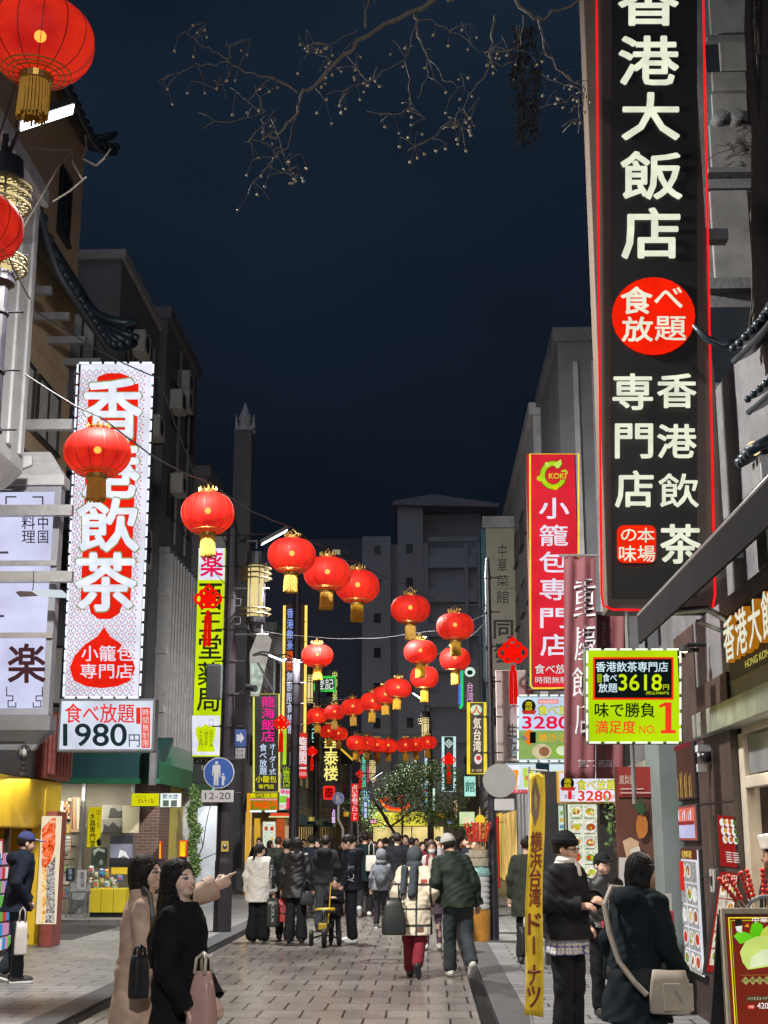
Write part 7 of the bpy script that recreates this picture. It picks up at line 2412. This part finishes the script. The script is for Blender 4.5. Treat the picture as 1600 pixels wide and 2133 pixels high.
# ------------------------------------------------------------------ the tricycle
Yt = 22.7
xt = X_(682, Yt)
k_ = thing('child_tricycle', 'small black and yellow folding tricycle standing on the paving', 'tricycle', (xt, Yt, 0))
m_tyre = mat('black_rubber', (.015, .015, .016), .7)
m_ye = mat('yellow_plastic', (.62, .42, .02), .4)
for dx, dy, r in ((.03, -.28, .15), (-.21, .12, .125), (.25, .12, .125)):
    w = MB()
    w.tube([(xt + dx, Yt + dy + r * .80 * math.cos(a), r + r * .80 * math.sin(a)) for a in np.linspace(0, 2 * math.pi, 22, endpoint=False)], r * .26, 6, True)
    wo = w.build('wheel', m_tyre, k_, smooth=True)
    MB().cyl((xt + dx - .016, Yt + dy, r), (xt + dx + .016, Yt + dy, r), r * .5, n=14).build('hub', m_ye if r > .11 else m_grey, wo)
mb = MB().tube([(xt + .03, Yt - .28, .12), (xt + .02, Yt - .22, .34), (xt + .0, Yt - .18, .55)], .022, 8).tube([(xt + .02, Yt - .22, .30), (xt, Yt, .20), (xt, Yt + .14, .16)], .024, 8).tube([(xt - .2, Yt + .12, .11), (xt, Yt + .12, .17), (xt + .24, Yt + .12, .11)], .016, 6)
mb.build('frame', m_black, k_, smooth=True)
MB().tube([(xt - .20, Yt - .16, .52), (xt, Yt - .18, .56), (xt + .20, Yt - .16, .52)], .016, 8).build('handlebar', m_black, k_, smooth=True)
MB().box((xt - .07, Yt - .27, .26), (xt + .07, Yt - .17, .37)).build('fork_cover', m_ye, k_, bevel=.02)
MB().tube([(xt - .12, Yt - .06, .56), (xt + .16, Yt - .06, .57), (xt + .18, Yt + .08, .57), (xt - .1, Yt + .08, .56)], .026, 8, True).build('safety_ring', m_ye, k_, smooth=True)
MB().lathe([(.02, .34), (.11, .345), (.10, .30), (.04, .26)], (xt + .03, Yt + .06, 0), 14).tube([(xt + .03, Yt + .06, .3), (xt + .01, Yt + .06, .18)], .015).build('seat', m_black, k_)
MB().tube([(xt + .05, Yt + .12, .18), (xt + .08, Yt + .14, .6), (xt + .1, Yt + .1, .98)], .012, 6).build('push_rod', m_ye, k_)

# ------------------------------------------------------------------ left pavement: kiosk, shop goods
Yk = 22.0
q0, q1 = P(82, 1955, Yk), P(120, 1690, Yk)
k_ = thing('poster_kiosk', 'dark red kiosk with a bright lit crab and noodle food poster', 'kiosk', ((q0.x + q1.x) / 2, Yk + .3, .02))
MB().box((q0.x, Yk, .02), (q1.x, Yk + .6, q1.z)).build('cabinet', m_red, k_, bevel=.015)
n_ = P(88, 1700, Yk)
e_ = P(117, 1925, Yk)
MB().box((n_.x, Yk - .016, e_.z), (e_.x, Yk - .002, n_.z)).build('lit_panel', emit('f0e0c0', 1.0, True, .1), k_)
M = lambda px, py: P(px, py, Yk) + Vector((0, -.016, 0))
def photo_mat(key, cols, scale, dist=1.5, s=1.0):
    m = emit(cols[0], s)
    m = m.copy()
    m.name = key
    n, l = m.node_tree.nodes, m.node_tree.links
    tc, nz, cr = n.new('ShaderNodeTexCoord'), n.new('ShaderNodeTexNoise'), n.new('ShaderNodeValToRGB')
    nz.inputs['Scale'].default_value = scale
    nz.inputs['Detail'].default_value = 5
    nz.inputs['Distortion'].default_value = dist
    l.new(tc.outputs['Object'], nz.inputs['Vector'])
    cr.color_ramp.elements[0].position, cr.color_ramp.elements[1].position = .32, .68
    cr.color_ramp.elements[0].color, cr.color_ramp.elements[1].color = C(cols[0]), C(cols[-1])
    for q, c in enumerate(cols[1:-1]):
        cr.color_ramp.elements.new(.32 + .36 * (q + 1) / (len(cols) - 1)).color = C(c)
    l.new(nz.outputs['Fac'], cr.inputs['Fac'])
    l.new(cr.outputs['Color'], [x for x in n if x.type == 'EMISSION'][0].inputs['Color'])
    return m
for key, pts, cols, sc in (('crab_picture', [(88, 1726), (98, 1716), (110, 1704), (117, 1704), (116, 1760), (108, 1792), (96, 1810), (88, 1804)], ('a02010', 'e85828', 'ff8050', 'f8d0b0'), 9),
                           ('noodle_picture', [(88, 1806), (98, 1808), (97, 1860), (94, 1923), (87, 1922)], ('c87818', 'f8b040', 'fff0c0', 'e89828'), 14),
                           ('bowl_picture', [(98, 1808), (108, 1796), (116, 1780), (115, 1850), (114, 1922), (95, 1922), (97, 1870)], ('28242c', '604858', 'e0d8d0', '303848', 'b8a890'), 12)):
    MB().prism([P(a, b, Yk) + Vector((0, -.019, 0)) for a, b in pts], (0, -.004, 0)).build(key, photo_mat(key, cols, sc), k_)
side = []
k_ = thing('souvenir_rack', 'packed rack of bright souvenir packets at the yellow shop', 'display rack', (-6.2, 19.6, .02))
MB().box((-6.6, 18.2, .02), (-6.25, 20.9, 1.5)).build('rack_frame', m_frame, k_)
pk = MB()
for j in range(7):
    for i in range(16):
        pk.cm = rnd.randrange(6)
        y, z = 18.25 + i * .165, .12 + j * .2
        pk.box((-6.25, y, z), (-6.2 + rnd.uniform(0, .04), y + .14, z + .16))
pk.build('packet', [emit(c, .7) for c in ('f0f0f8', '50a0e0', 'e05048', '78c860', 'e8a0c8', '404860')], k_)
k_['group'] = 'shop goods on the left pavement'
sign('red_notice', 'small red and white lit notice on the yellow shop window', (-4, 1748, 6, 1792), 20.0, depth=.04, cab='*801818', face='e83828', items=[('r', (0, 1752, 5, 1788), 'f0d0d0')])

Yp = 30.9
def poster(name, label, rect, bg, items, Y=Yp, lit=True, cat='poster', depth=.02):
    return sign(name, label, rect, Y, depth=depth, cab='*5a564c', face=bg, items=items, edge=.01, cat=cat)
poster('picture_poster', 'white poster with black writing and a green field at the shop edge', (119, 1668, 132, 1710), '*d0d4d8', [('t', '特売', (121, 1671, 130, 1695), '*202020', .01, True), ('r', (120, 1698, 131, 1709), '*2a6a2c')])
poster('picture_poster', 'orange and brown collage poster in the shop window', (133, 1668, 147, 1708), '*6a4028', [('m', 'print', [('r', (134 + 4 * (i % 3), 1670 + 6 * (i // 3), 137 + 4 * (i % 3), 1675 + 6 * (i // 3)), ['*c06030', '*d8b088', '*402418', '*a88860'][i % 4]) for i in range(18)])])
poster('picture_poster', 'brown scroll poster with hanging goods in the shop window', (147, 1660, 167, 1734), '*9a7a60', [('m', 'print', [('r', (149 + 4 * (i % 4), 1664 + 8 * (i // 4), 152 + 4 * (i % 4), 1671 + 8 * (i // 4)), ['*584030', '*c8a890', '*787068', '*b07850'][(i * 7) % 4]) for i in range(32)])])
poster('picture_poster', 'tall white price list beside the lit kiosk', (116, 1712, 131, 1840), '*c8c0b0', [('m', 'print', [('r', (118, 1722 + 14 * i, 128, 1730 + 14 * i), ['*8a6850', '*a8a49c', '*b04848'][i % 3]) for i in range(8)])])
poster('picture_poster', 'pale leaflet with a grid of tiny pictures', (131, 1742, 148, 1774), '*c8ccc0', [('m', 'print', [('r', (133 + 5 * (i % 3), 1745 + 7 * (i // 3), 137 + 5 * (i % 3), 1750 + 7 * (i // 3)), ['*889078', '*70808a', '*a07060'][i % 3]) for i in range(12)])])
poster('yellow_shop_banner', 'yellow shop banner with black vertical characters', (182, 1680, 211, 1766), 'c8b818', [('t', '水器専門堂', (187, 1693, 199, 1764), '181810', .03, True), ('t', 'ぼくも', (201, 1685, 210, 1725), '181810', .01, True), ('p', [(201, 1752), (208, 1744), (211, 1760), (204, 1764)], '181810')], cat='banner')
poster('ink_painting', 'grey ink landscape picture under a warm lamp in the shop', (211, 1676, 291, 1736), '*b0a890', [('r', (214, 1677, 254, 1704), '*8a8880'), ('p', [(226, 1704), (230, 1684), (238, 1682), (246, 1690), (254, 1688), (254, 1704)], '*3a3a38'), ('r', (213, 1706, 254, 1735), '*78766e'), ('p', [(214, 1735), (218, 1716), (226, 1722), (236, 1712), (248, 1724), (254, 1720), (254, 1735)], '*32322f')], cat='picture')
poster('dark_screen_bag', 'dark shop display with a pale violet bag and white splash', (228, 1738, 277, 1806), '*20222c', [('r', (229, 1758, 276, 1787), '*70748c'), ('p', [(250, 1770), (262, 1774), (270, 1790), (258, 1782), (246, 1788)], '*c8ccd8')], cat='display')
poster('green_gift_bag', 'dark green glossy gift bag on the counter', (190, 1764, 221, 1808), '*34423a', [('p', [(194, 1772), (204, 1766), (218, 1770), (218, 1776), (204, 1772), (196, 1784)], '*a8b4a8'), ('e', (207, 1790, 215, 1802), '*8a9a90')], cat='bag', Y=30.6, depth=.12)
poster('yellow_health_sign', 'yellow lit medicine sign hung under the green awning', (273, 1652, 332, 1680), 'dede10', [('t', 'せきたん', (283, 1656, 305, 1662), '303008', .006), ('t', 'ぜんそく丸', (287, 1663, 320, 1673), '901c20', .02)], Y=29.5, cat='sign')
poster('white_health_sign', 'white sign with blue characters beside the yellow medicine sign', (333, 1652, 378, 1682), '*c8d4d0', [('t', '肥大症', (339, 1654, 371, 1664), '*3a5a88', .02), ('r', (340, 1667, 352, 1679), '*405048'), ('r', (357, 1667, 369, 1679), '*405048')], Y=29.5, cat='sign')
poster('blue_notice', 'dark blue notice with white brush characters by the wooden column', (137, 1808, 156, 1836), '*18243c', [('t', '風', (142, 1811, 151, 1822), '*b8bcc0', .01), ('t', '味', (143, 1823, 150, 1833), '*b8bcc0', .01)], Y=30.4)
poster('price_board', 'white handwritten board on the little steel table', (159, 1811, 181, 1854), '*c4c4c8', [('t', '新茶入荷', (168, 1816, 176, 1848), '*50505a', .0, True)], Y=29.9)
Yg = 30.2
q0, q1 = P(184, 1895, Yg), P(262, 1844, Yg)
k_ = thing('display_counter', 'low bright yellow display counter in front of the pharmacy', 'counter', ((q0.x + q1.x) / 2, Yg + .25, .02))
for i in range(3):
    w = (q1.x - q0.x) / 3
    MB().box((q0.x + w * i + .004, Yg, .12), (q0.x + w * (i + 1) - .004, Yg + .6, .62)).build('counter_panel', mat('yellow_counter', (.66, .52, .03), .4, var=.12), k_, bevel=.008)
MB().box((q0.x + .03, Yg + .03, .02), (q1.x - .03, Yg + .57, .12)).build('plinth', m_black, k_)
MB().box((P(225, 1800, Yg).x, Yg + .35, P(225, 1822, Yg).z), (P(270, 1800, Yg).x, Yg + .42, P(225, 1808, Yg).z)).build('yellow_rail', m_yellow, k_)
lab = ['silver pouch of tea', 'white packet of sweets', 'blue bag of snacks', 'orange bag of snacks', 'brown packet of biscuits', 'pale green packet of tea', 'gold foil pouch', 'white bag with green print']
cols = [(.45, .45, .43), (.55, .52, .48), (.10, .20, .5), (.6, .25, .04), (.3, .2, .12), (.35, .42, .25), (.5, .38, .1), (.55, .6, .5)]
spots = [(190, 1812), (200, 1822), (212, 1818), (222, 1820), (190, 1836), (200, 1842), (212, 1836), (222, 1842), (232, 1834), (240, 1840), (250, 1830), (226, 1854), (212, 1856), (238, 1852)]
pos = ['at the back of', 'on top of', 'drooping over', 'far along']
for i, (px, py) in enumerate(spots):
    c = P(px, py, Yg + .1 + .02 * (i % 5))
    root = thing('snack_packet', '%s %s the yellow counter%s' % (lab[i % 8], pos[(i // 4) % 4], ', by a price card' if i > 9 else ''), 'packet', c, 'snack packets on the yellow counter')
    w, h_ = rnd.uniform(.09, .15), rnd.uniform(.11, .2)
    mb = MB()
    prof = [(0, .1), (.15, .75), (.5, 1), (.85, .75), (1, .1)]
    vs, fs = [], []
    for t, k in prof:
        for sx, sy in ((-1, 0), (-.5, -1), (.5, -1), (1, 0), (.5, 1), (-.5, 1)):
            vs.append((c.x + sx * w / 2, c.y + sy * .035 * k, c.z - h_ / 2 + t * h_))
    for j in range(4):
        for a in range(6):
            fs.append((j * 6 + a, j * 6 + (a + 1) % 6, (j + 1) * 6 + (a + 1) % 6, (j + 1) * 6 + a))
    fs += [tuple(range(5, -1, -1)), tuple(24 + a for a in range(6))]
    mb.add(vs, fs).build('pouch', mat('packet_%d' % (i % 8), cols[i % 8], .3, var=.5, vs=25), root)
    MB().box((c.x - w * .3, c.y - .044, c.z - h_ * .15), (c.x + w * .3, c.y - .036, c.z + h_ * .2)).build('printed_label', mat('plabel_%d' % (i % 5), [(.6, .1, .08), (.6, .55, .2), (.1, .3, .5), (.2, .45, .15), (.6, .6, .58)][i % 5], .5), root)
q = P(158, 1856, 29.9)
k_ = thing('steel_table', 'small steel legged table holding the handwritten board', 'table', (q.x, 30.1, .02))
a, b = P(140, 1856, 29.9), P(183, 1860, 29.9)
MB().box((a.x, 29.8, a.z - .03), (b.x, 30.2, a.z)).build('table_top', m_grey, k_)
for x in (a.x + .03, b.x - .03):
    for y in (29.83, 30.17):
        MB().cyl((x, y, .02), (x, y, a.z - .03), .014, n=8).build('leg', m_steel, k_)
k_ = thing('goods_shelf', 'tall shelf crowded with small jars and boxes beside the wooden column', 'shelf', (P(150, 1780, 31).x, 31.1, .02))
for z in np.arange(.4, 2.4, .28):
    MB().box((P(119, 1780, 31).x, 30.98, z - .03), (P(150, 1780, 31).x, 31.3, z)).build('shelf_board', m_wood, k_)
    mb = MB()
    xx = P(119, 1780, 31).x + .02
    while xx < P(150, 1780, 31).x - .08:
        mb.cm = rnd.randrange(5)
        w_ = rnd.uniform(.05, .1)
        mb.box((xx, 31.0, z + .001), (xx + w_ * .9, 31.1, z + rnd.uniform(.1, .22)))
        xx += w_
    mb.build('goods', [mat('goods_%d' % q, c_, .4) for q, c_ in enumerate(((.5, .45, .35), (.45, .12, .06), (.12, .2, .3), (.5, .38, .08), (.25, .3, .15)))], k_)
k_ = thing('notice_panel', 'grey leaflet panel under the little steel table', 'panel', (q.x, 30.4, .02))
MB().box((a.x - .05, 30.35, .1), (b.x, 30.4, .72)).build('panel_board', mat('grey_board', (.30, .32, .34), .6, var=.4, vs=6), k_)
for i, (px, t, r, b) in enumerate(((331, 1752, 336, 1790), (372, 1750, 389, 1786))):
    Yb = 31.0
    o = sign('red_lamp_box', ['narrow red edged yellow lamp box by the brick pillar', 'red framed yellow lamp box in front of the pale pier'][i], (px, t, r, b), Yb, depth=.2, cab='*b03010', face='f0c818', items=[('r', (px + (r - px) * .25, t + 6, px + (r - px) * .75, b - 2), 'fce020')], edge=.03, cat='lamp box')
    MB().box((o.location.x - .08, Yb + .05, .02), (o.location.x + .08, Yb + .18, o.location.z - .002)).build('post', m_frame, o)

# ------------------------------------------------------------------ planting
def leaf_cloud(mb, blobs, n, size, seed, thin=1.):
    r_ = random.Random(seed)
    tot = sum(b[3] for b in blobs)
    for cx, cy, cz, w, rx, ry, rz in blobs:
        for _ in range(int(n * w / tot)):
            while True:
                v = Vector((r_.uniform(-1, 1), r_.uniform(-1, 1), r_.uniform(-1, 1)))
                if .25 < v.length < 1:
                    break
            p = Vector((cx + v.x * rx, cy + v.y * ry, cz + v.z * rz))
            d = Vector((r_.gauss(0, 1), r_.gauss(0, 1), r_.gauss(-.2, .8))).normalized()
            s = d.orthogonal().normalized()
            s = (Matrix.Rotation(r_.uniform(0, 6.28), 3, d) @ s)
            L, wd = size * r_.uniform(.7, 1.4), size * .32 * thin
            mb.cm = r_.randrange(3)
            mb.add([p, p + d * L * .5 + s * wd, p + d * L, p + d * L * .5 - s * wd], [(0, 1, 2, 3)])
    return mb
m_leaf = [mat('leaf_%d' % i, c, .5, var=.3, vs=8) for i, c in enumerate(((.12, .22, .07), (.19, .30, .09), (.08, .15, .05)))]
m_bark = mat('bark', (.085, .07, .06), .85, var=.4, vs=10, bump=.6, bs=40)
def branchy(mb, p, d, L, r, depth, seed):
    r_ = random.Random(seed)
    pts, rs = [Vector(p)], [r]
    q, v = Vector(p), Vector(d).normalized()
    for i in range(5):
        v = (v + Vector((r_.gauss(0, .18), r_.gauss(0, .18), r_.gauss(.03, .12)))).normalized()
        q = q + v * L / 5
        pts.append(q.copy())
        rs.append(r * (1 - .75 * (i + 1) / 5))
        if depth and i > 0:
            for _ in range(2 if depth > 1 else 1):
                branchy(mb, q, v + Vector((r_.gauss(0, .7), r_.gauss(0, .7), r_.gauss(.1, .4))), L * r_.uniform(.4, .6), rs[-1] * .7, depth - 1, r_.random())
    mb.tube(pts, rs, 5)
def tree(label, x, y, h, blobs, n, size, seed, bare=False):
    root = thing('street_tree', label, 'tree', (x, y, .02), 'trees towards the end of the street')
    mb = MB()
    branchy(mb, (x, y, .02), (0, 0, 1), h, .11, 3 if bare else 2, seed)
    mb.build('trunk', m_bark, root)
    leaf_cloud(MB(), blobs, n, size, seed).build('crown', m_leaf, root)
Yt = 57
bl = []
for px, py, rpx in ((858, 1612, 40), (826, 1632, 34), (888, 1640, 44), (846, 1660, 36), (905, 1604, 30), (808, 1654, 26), (880, 1690, 34), (842, 1700, 22)):
    c = P(px, py, Yt)
    r = rpx * Yt / F
    bl.append((c.x, Yt + rnd.uniform(-.5, .5), c.z, r ** 2, r, r, r * .75))
tree('leafy green street tree in front of the yellow lit shop', X_(872, Yt), Yt, 4.2, bl, 4200, .10, 5)
Yt = 46
bl = []
for px, py, rpx in ((945, 1620, 26), (925, 1680, 34), (950, 1700, 26), (905, 1700, 28), (960, 1660, 18)):
    c = P(px, py, Yt)
    r = rpx * Yt / F
    bl.append((c.x, Yt, c.z, r ** 2, r, r, r))
tree('sparse twiggy street tree near the small mint lightbox', X_(938, Yt), Yt, 3.4, bl, 1500, .09, 8, True)
Yt = 70
c = P(800, 1690, Yt)
tree('small dark tree left of the yellow lit shop', c.x - 1, Yt, 3, [(c.x - 1, Yt, 3.2, 1, 1.1, 1, .9), (c.x - .4, Yt, 2.6, 1, .9, .8, .7)], 800, .10, 12)
bl = []
for i in range(9):
    c = P(404 + 6 * math.sin(i * 1.9), 1650 + i * 20, 33)
    bl.append((c.x, 33, c.z, 1, .12, .12, .18))
k_ = thing('climbing_plant', 'leafy green climber beside the pale pier', 'plant', (X_(405, 33), 33, .02))
mb = MB()
branchy(mb, (X_(405, 33), 33, .02), (0, 0, 1), 2.6, .03, 1, 3)
mb.build('stem', m_bark, k_)
leaf_cloud(MB(), bl, 2600, .07, 21).build('foliage', m_leaf, k_)
c = P(1275, 1720, 17.2)
k_ = thing('bamboo_sprig', 'green bamboo sprig beside the pineapple poster', 'plant', c)
MB().tube([P(1282, 1780, 17.2), P(1276, 1730, 17.2), P(1270, 1690, 17.2)], .01, 5).build('stem', m_bark, k_)
leaf_cloud(MB(), [(c.x, 17.2, c.z + .1, 1, .10, .1, .22), (c.x + .02, 17.2, c.z - .2, .5, .06, .06, .2)], 46, .11, 4, .6).build('foliage', m_leaf, k_)

# bare overhead branches with hanging seed pods
k_ = thing('bare_tree', 'bare tree reaching over the street with twigs and hanging pale berries', 'tree', (2.4, 2.4, .02))
Yb = 9.2
def bp(px, py, dy=0):
    return P(px, py, Yb + dy)
mb = MB()
mb.tube([(2.4, 2.4, .02), (2.38, 2.5, 3), (2.3, 3.2, 6), (2.0, 5.6, 7.4), bp(1240, -150), bp(1060, -60), bp(930, -10)], [.17, .15, .13, .11, .09, .07, .055], 10)
mb.build('trunk', m_bark, k_, smooth=True)
limbs = [([(930, -10), (880, 18), (800, 45), (745, 85), (700, 140), (650, 180), (625, 205)], 12, 7), ([(625, 205), (618, 235), (598, 260), (573, 288), (552, 285), (548, 265)], 7, 4), ([(625, 190), (560, 165), (510, 150), (480, 130)], 5, 3),
         ([(480, 130), (455, 112), (425, 100), (405, 80), (390, 65)], 3.2, 1.6), ([(480, 130), (430, 132), (395, 140), (330, 168)], 2.6, 1.2), ([(475, 128), (478, 100), (472, 85)], 2, 1), ([(480, 130), (476, 155), (462, 178), (445, 184)], 2, 1),
         ([(550, 238), (520, 215), (480, 182)], 2.6, 1.2), ([(552, 238), (510, 240), (420, 268)], 2.6, 1.2), ([(550, 238), (540, 205), (532, 178)], 2, 1), ([(552, 240), (545, 262), (525, 285), (510, 296)], 2.4, 1), ([(565, 248), (578, 275), (590, 325), (605, 358)], 2.4, 1.1),
         ([(625, 200), (618, 245), (595, 300), (560, 345), (528, 378)], 4, 1.4), ([(560, 348), (590, 358), (622, 366)], 1.8, 1), ([(865, 20), (868, 60), (880, 95), (893, 122)], 8, 3.5), ([(893, 122), (925, 165), (945, 178), (968, 185)], 2.5, 1.2), ([(893, 122), (888, 160), (870, 205)], 2.2, 1.1),
         ([(868, 55), (850, 100), (843, 125)], 3, 2), ([(843, 125), (800, 150), (765, 170), (718, 190)], 2.4, 1), ([(843, 125), (852, 180), (855, 228), (887, 248)], 2.4, 1.1), ([(855, 228), (820, 240), (765, 232)], 1.8, 1), ([(715, 110), (745, 140), (770, 170)], 2, 1), ([(745, 60), (700, 85), (660, 92), (630, 93)], 2.6, 1.2), ([(700, 140), (680, 118), (640, 100)], 2, 1),
         ([(765, 60), (760, 20), (768, -10)], 6, 5), ([(870, 45), (905, 45), (935, 60), (1000, 105), (1060, 110)], 2, 1.2), ([(1030, 30), (1026, 90), (1018, 140)], 6, 4), ([(1018, 140), (985, 190), (965, 225), (935, 262), (900, 288), (848, 316)], 4, 1.4), ([(965, 225), (978, 250), (990, 268)], 2, 1), ([(930, 268), (960, 258), (975, 250)], 1.8, 1),
         ([(1015, 130), (1060, 130), (1110, 145), (1160, 170), (1215, 195)], 3, 1.5), ([(1125, 40), (1135, 105), (1150, 125), (1185, 160), (1220, 190)], 7, 2), ([(1215, 190), (1215, 215), (1195, 228), (1185, 232)], 3, 1.5), ([(1215, 190), (1180, 208), (1120, 228)], 2, 1), ([(1208, 200), (1207, 250), (1205, 278)], 1.8, 1), ([(1060, -20), (1100, 30), (1130, 40), (1160, 20), (1230, -8)], 9, 5), ([(1090, 35), (1085, 90), (1075, 100), (1010, 110)], 4, 1.5)]
tw = MB()
pods = []
r2 = random.Random(4)
for pts, w0, w1 in limbs:
    dy = r2.uniform(-.3, .3)
    P3 = []
    for i, (a, b) in enumerate(pts):
        P3.append(bp(a, b, dy))
    # subdivide with jitter so that the twigs stay crooked
    out, rs = [], []
    for i in range(len(P3) - 1):
        for t in (0, .34, .67):
            f = (i + t) / (len(P3) - 1)
            out.append(P3[i].lerp(P3[i + 1], t) + Vector((r2.gauss(0, .008), r2.gauss(0, .02), r2.gauss(0, .008))))
            rs.append(max(.0035, (w0 + (w1 - w0) * f) * Yb / F * .5))
    out.append(P3[-1])
    rs.append(max(.003, w1 * Yb / F * .5))
    tw.tube(out, rs, 6)
    for q in out[len(out) // 2::2]:
        for _ in range(2 if w1 < 2.2 else 1):
            if r2.random() > .7:
                continue
            v = Vector((r2.gauss(0, 1), r2.gauss(0, .6), r2.gauss(.1, .8))).normalized()
            e = q + v * r2.uniform(.06, .2)
            tw.tube([q, q.lerp(e, .5) + Vector((0, 0, .015)), e], .0028, 4)
            pods.append(e)
            if r2.random() < .6:
                pods.append(q)
tw.build('limb', mat('pale_bark', (.20, .17, .145), .8, var=.35, vs=14, bump=.5, bs=50), k_, smooth=True)
st, be = MB(), MB()
for q in r2.sample(pods, min(110, len(pods))):
    for _ in range(r2.choice((1, 1, 2))):
        e = q + Vector((r2.gauss(0, .035), r2.gauss(0, .03), -r2.uniform(.03, .16)))
        st.tube([q, e], .0015, 3)
        be.ball(e, r2.uniform(.009, .013), 5)
st.build('berry_stalk', MATS[('s', 'pale_bark')], k_)['kind'] = 'stuff'
o = be.build('berries', mat('pale_berry', (.52, .42, .26), .5, var=.3, vs=30), k_, smooth=True)
o['kind'] = 'stuff'
k_ = thing('hanging_pod_cluster', 'dark ragged bundle hanging from the bare branches beside the tall black sign', 'seed cluster', bp(1095, 290))
c = bp(1095, 170)
mb = MB()
for i in range(420):
    py = 50 + 240 * r2.random()
    wpx = 30 * (1 - abs((py - 150) / 170) ** 2) ** .5 if py < 290 else 6
    q = bp(1096 + r2.uniform(-wpx, wpx), py, r2.uniform(-.08, .08))
    d = Vector((r2.gauss(0, .5), r2.gauss(0, .5), -1)).normalized()
    s = d.orthogonal().normalized() * r2.uniform(.008, .02)
    L = r2.uniform(.04, .10)
    mb.add([q, q + d * L * .5 + s, q + d * L, q + d * L * .5 - s], [(0, 1, 2, 3)])
mb.build('dry_leaves', mat('dry_leaf', (.055, .05, .055), .5, var=.6, vs=30), k_)
# small twigs of another tree at the beige corner building
k_ = thing('corner_twig_tree', 'thin bare twigs in front of the beige corner building', 'tree', P(150, 400, 15))
mb = MB()
for pts in (((60, 305), (105, 312), (150, 312), (152, 340), (170, 372), (180, 370)), ((178, 282), (180, 310), (172, 325)), ((180, 368), (145, 398), (110, 420)), ((205, 340), (220, 325), (230, 310)), ((150, 315), (120, 350), (80, 420), (20, 520)), ((172, 330), (200, 345), (218, 330))):
    mb.tube([P(a, b, 15) for a, b in pts], .012, 5)
mb.build('twig', MATS[('s', 'pale_bark')], k_)

# far red boat-shaped light garland above the yellow shop
k_ = thing('boat_light', 'far red and orange light garland shaped like a small boat', 'light garland', P(810, 1690, 72))
pts = [(792, 1662), (800, 1676), (812, 1683), (830, 1685), (846, 1682), (854, 1674)]
for i, (o_, c) in enumerate(((0, 'ff4018'), (4, 'ff8030'))):
    MB().tube([P(a, b + o_, 72) for a, b in pts], .05, 6).build('light_tube', emit(c, 1.0), k_)
for a in (806, 834):
    MB().tube([P(a - 4, 1668, 72), P(a, 1656, 72), P(a + 5, 1660, 72), P(a + 2, 1674, 72)], .045, 6).build('light_loop', emit('ff3818', 1.0), k_)
k_ = thing('yellow_lantern', 'small glowing yellow lantern beside the fruit pole', 'lantern', P(1000, 1715, 33))
c = P(1000, 1708, 33)
MB().lathe([(.04, -.11), (.11, -.05), (.12, .03), (.07, .1), (.03, .12)], c, 14).build('lamp_glass', emit('f0d040', 1.0), k_, smooth=True)
MB().cyl((c.x, 33, c.z - .12), (c.x, 33, .02), .03, n=8).cyl((c.x, 33, c.z + .12), (c.x, 33, c.z + .3), .03, .01, 8).build('post', mat('gilt_post', (.35, .25, .1), .4, .5), k_)

# lamps that light the shopfronts
area_light('awning_light', (-8.4, 30.2, 2.8), (-8.4, 30.6, 0), 95, 2.6, (1, .96, .82), .4)
area_light('yellow_shop_light', (-6.1, 20.5, 2.6), (-5.6, 20.6, 0), 25, 2.0, (1, .85, .55), .4)
area_light('stall_light', (2.5, 10.2, 2.5), (2.2, 10.4, 0), 45, 1.2, (1, .86, .66), .3)
area_light('gate_light', (-6.1, 37.2, 3.0), (-6.15, 37.9, 0), 26, 1.2, (.92, .97, 1), .3)
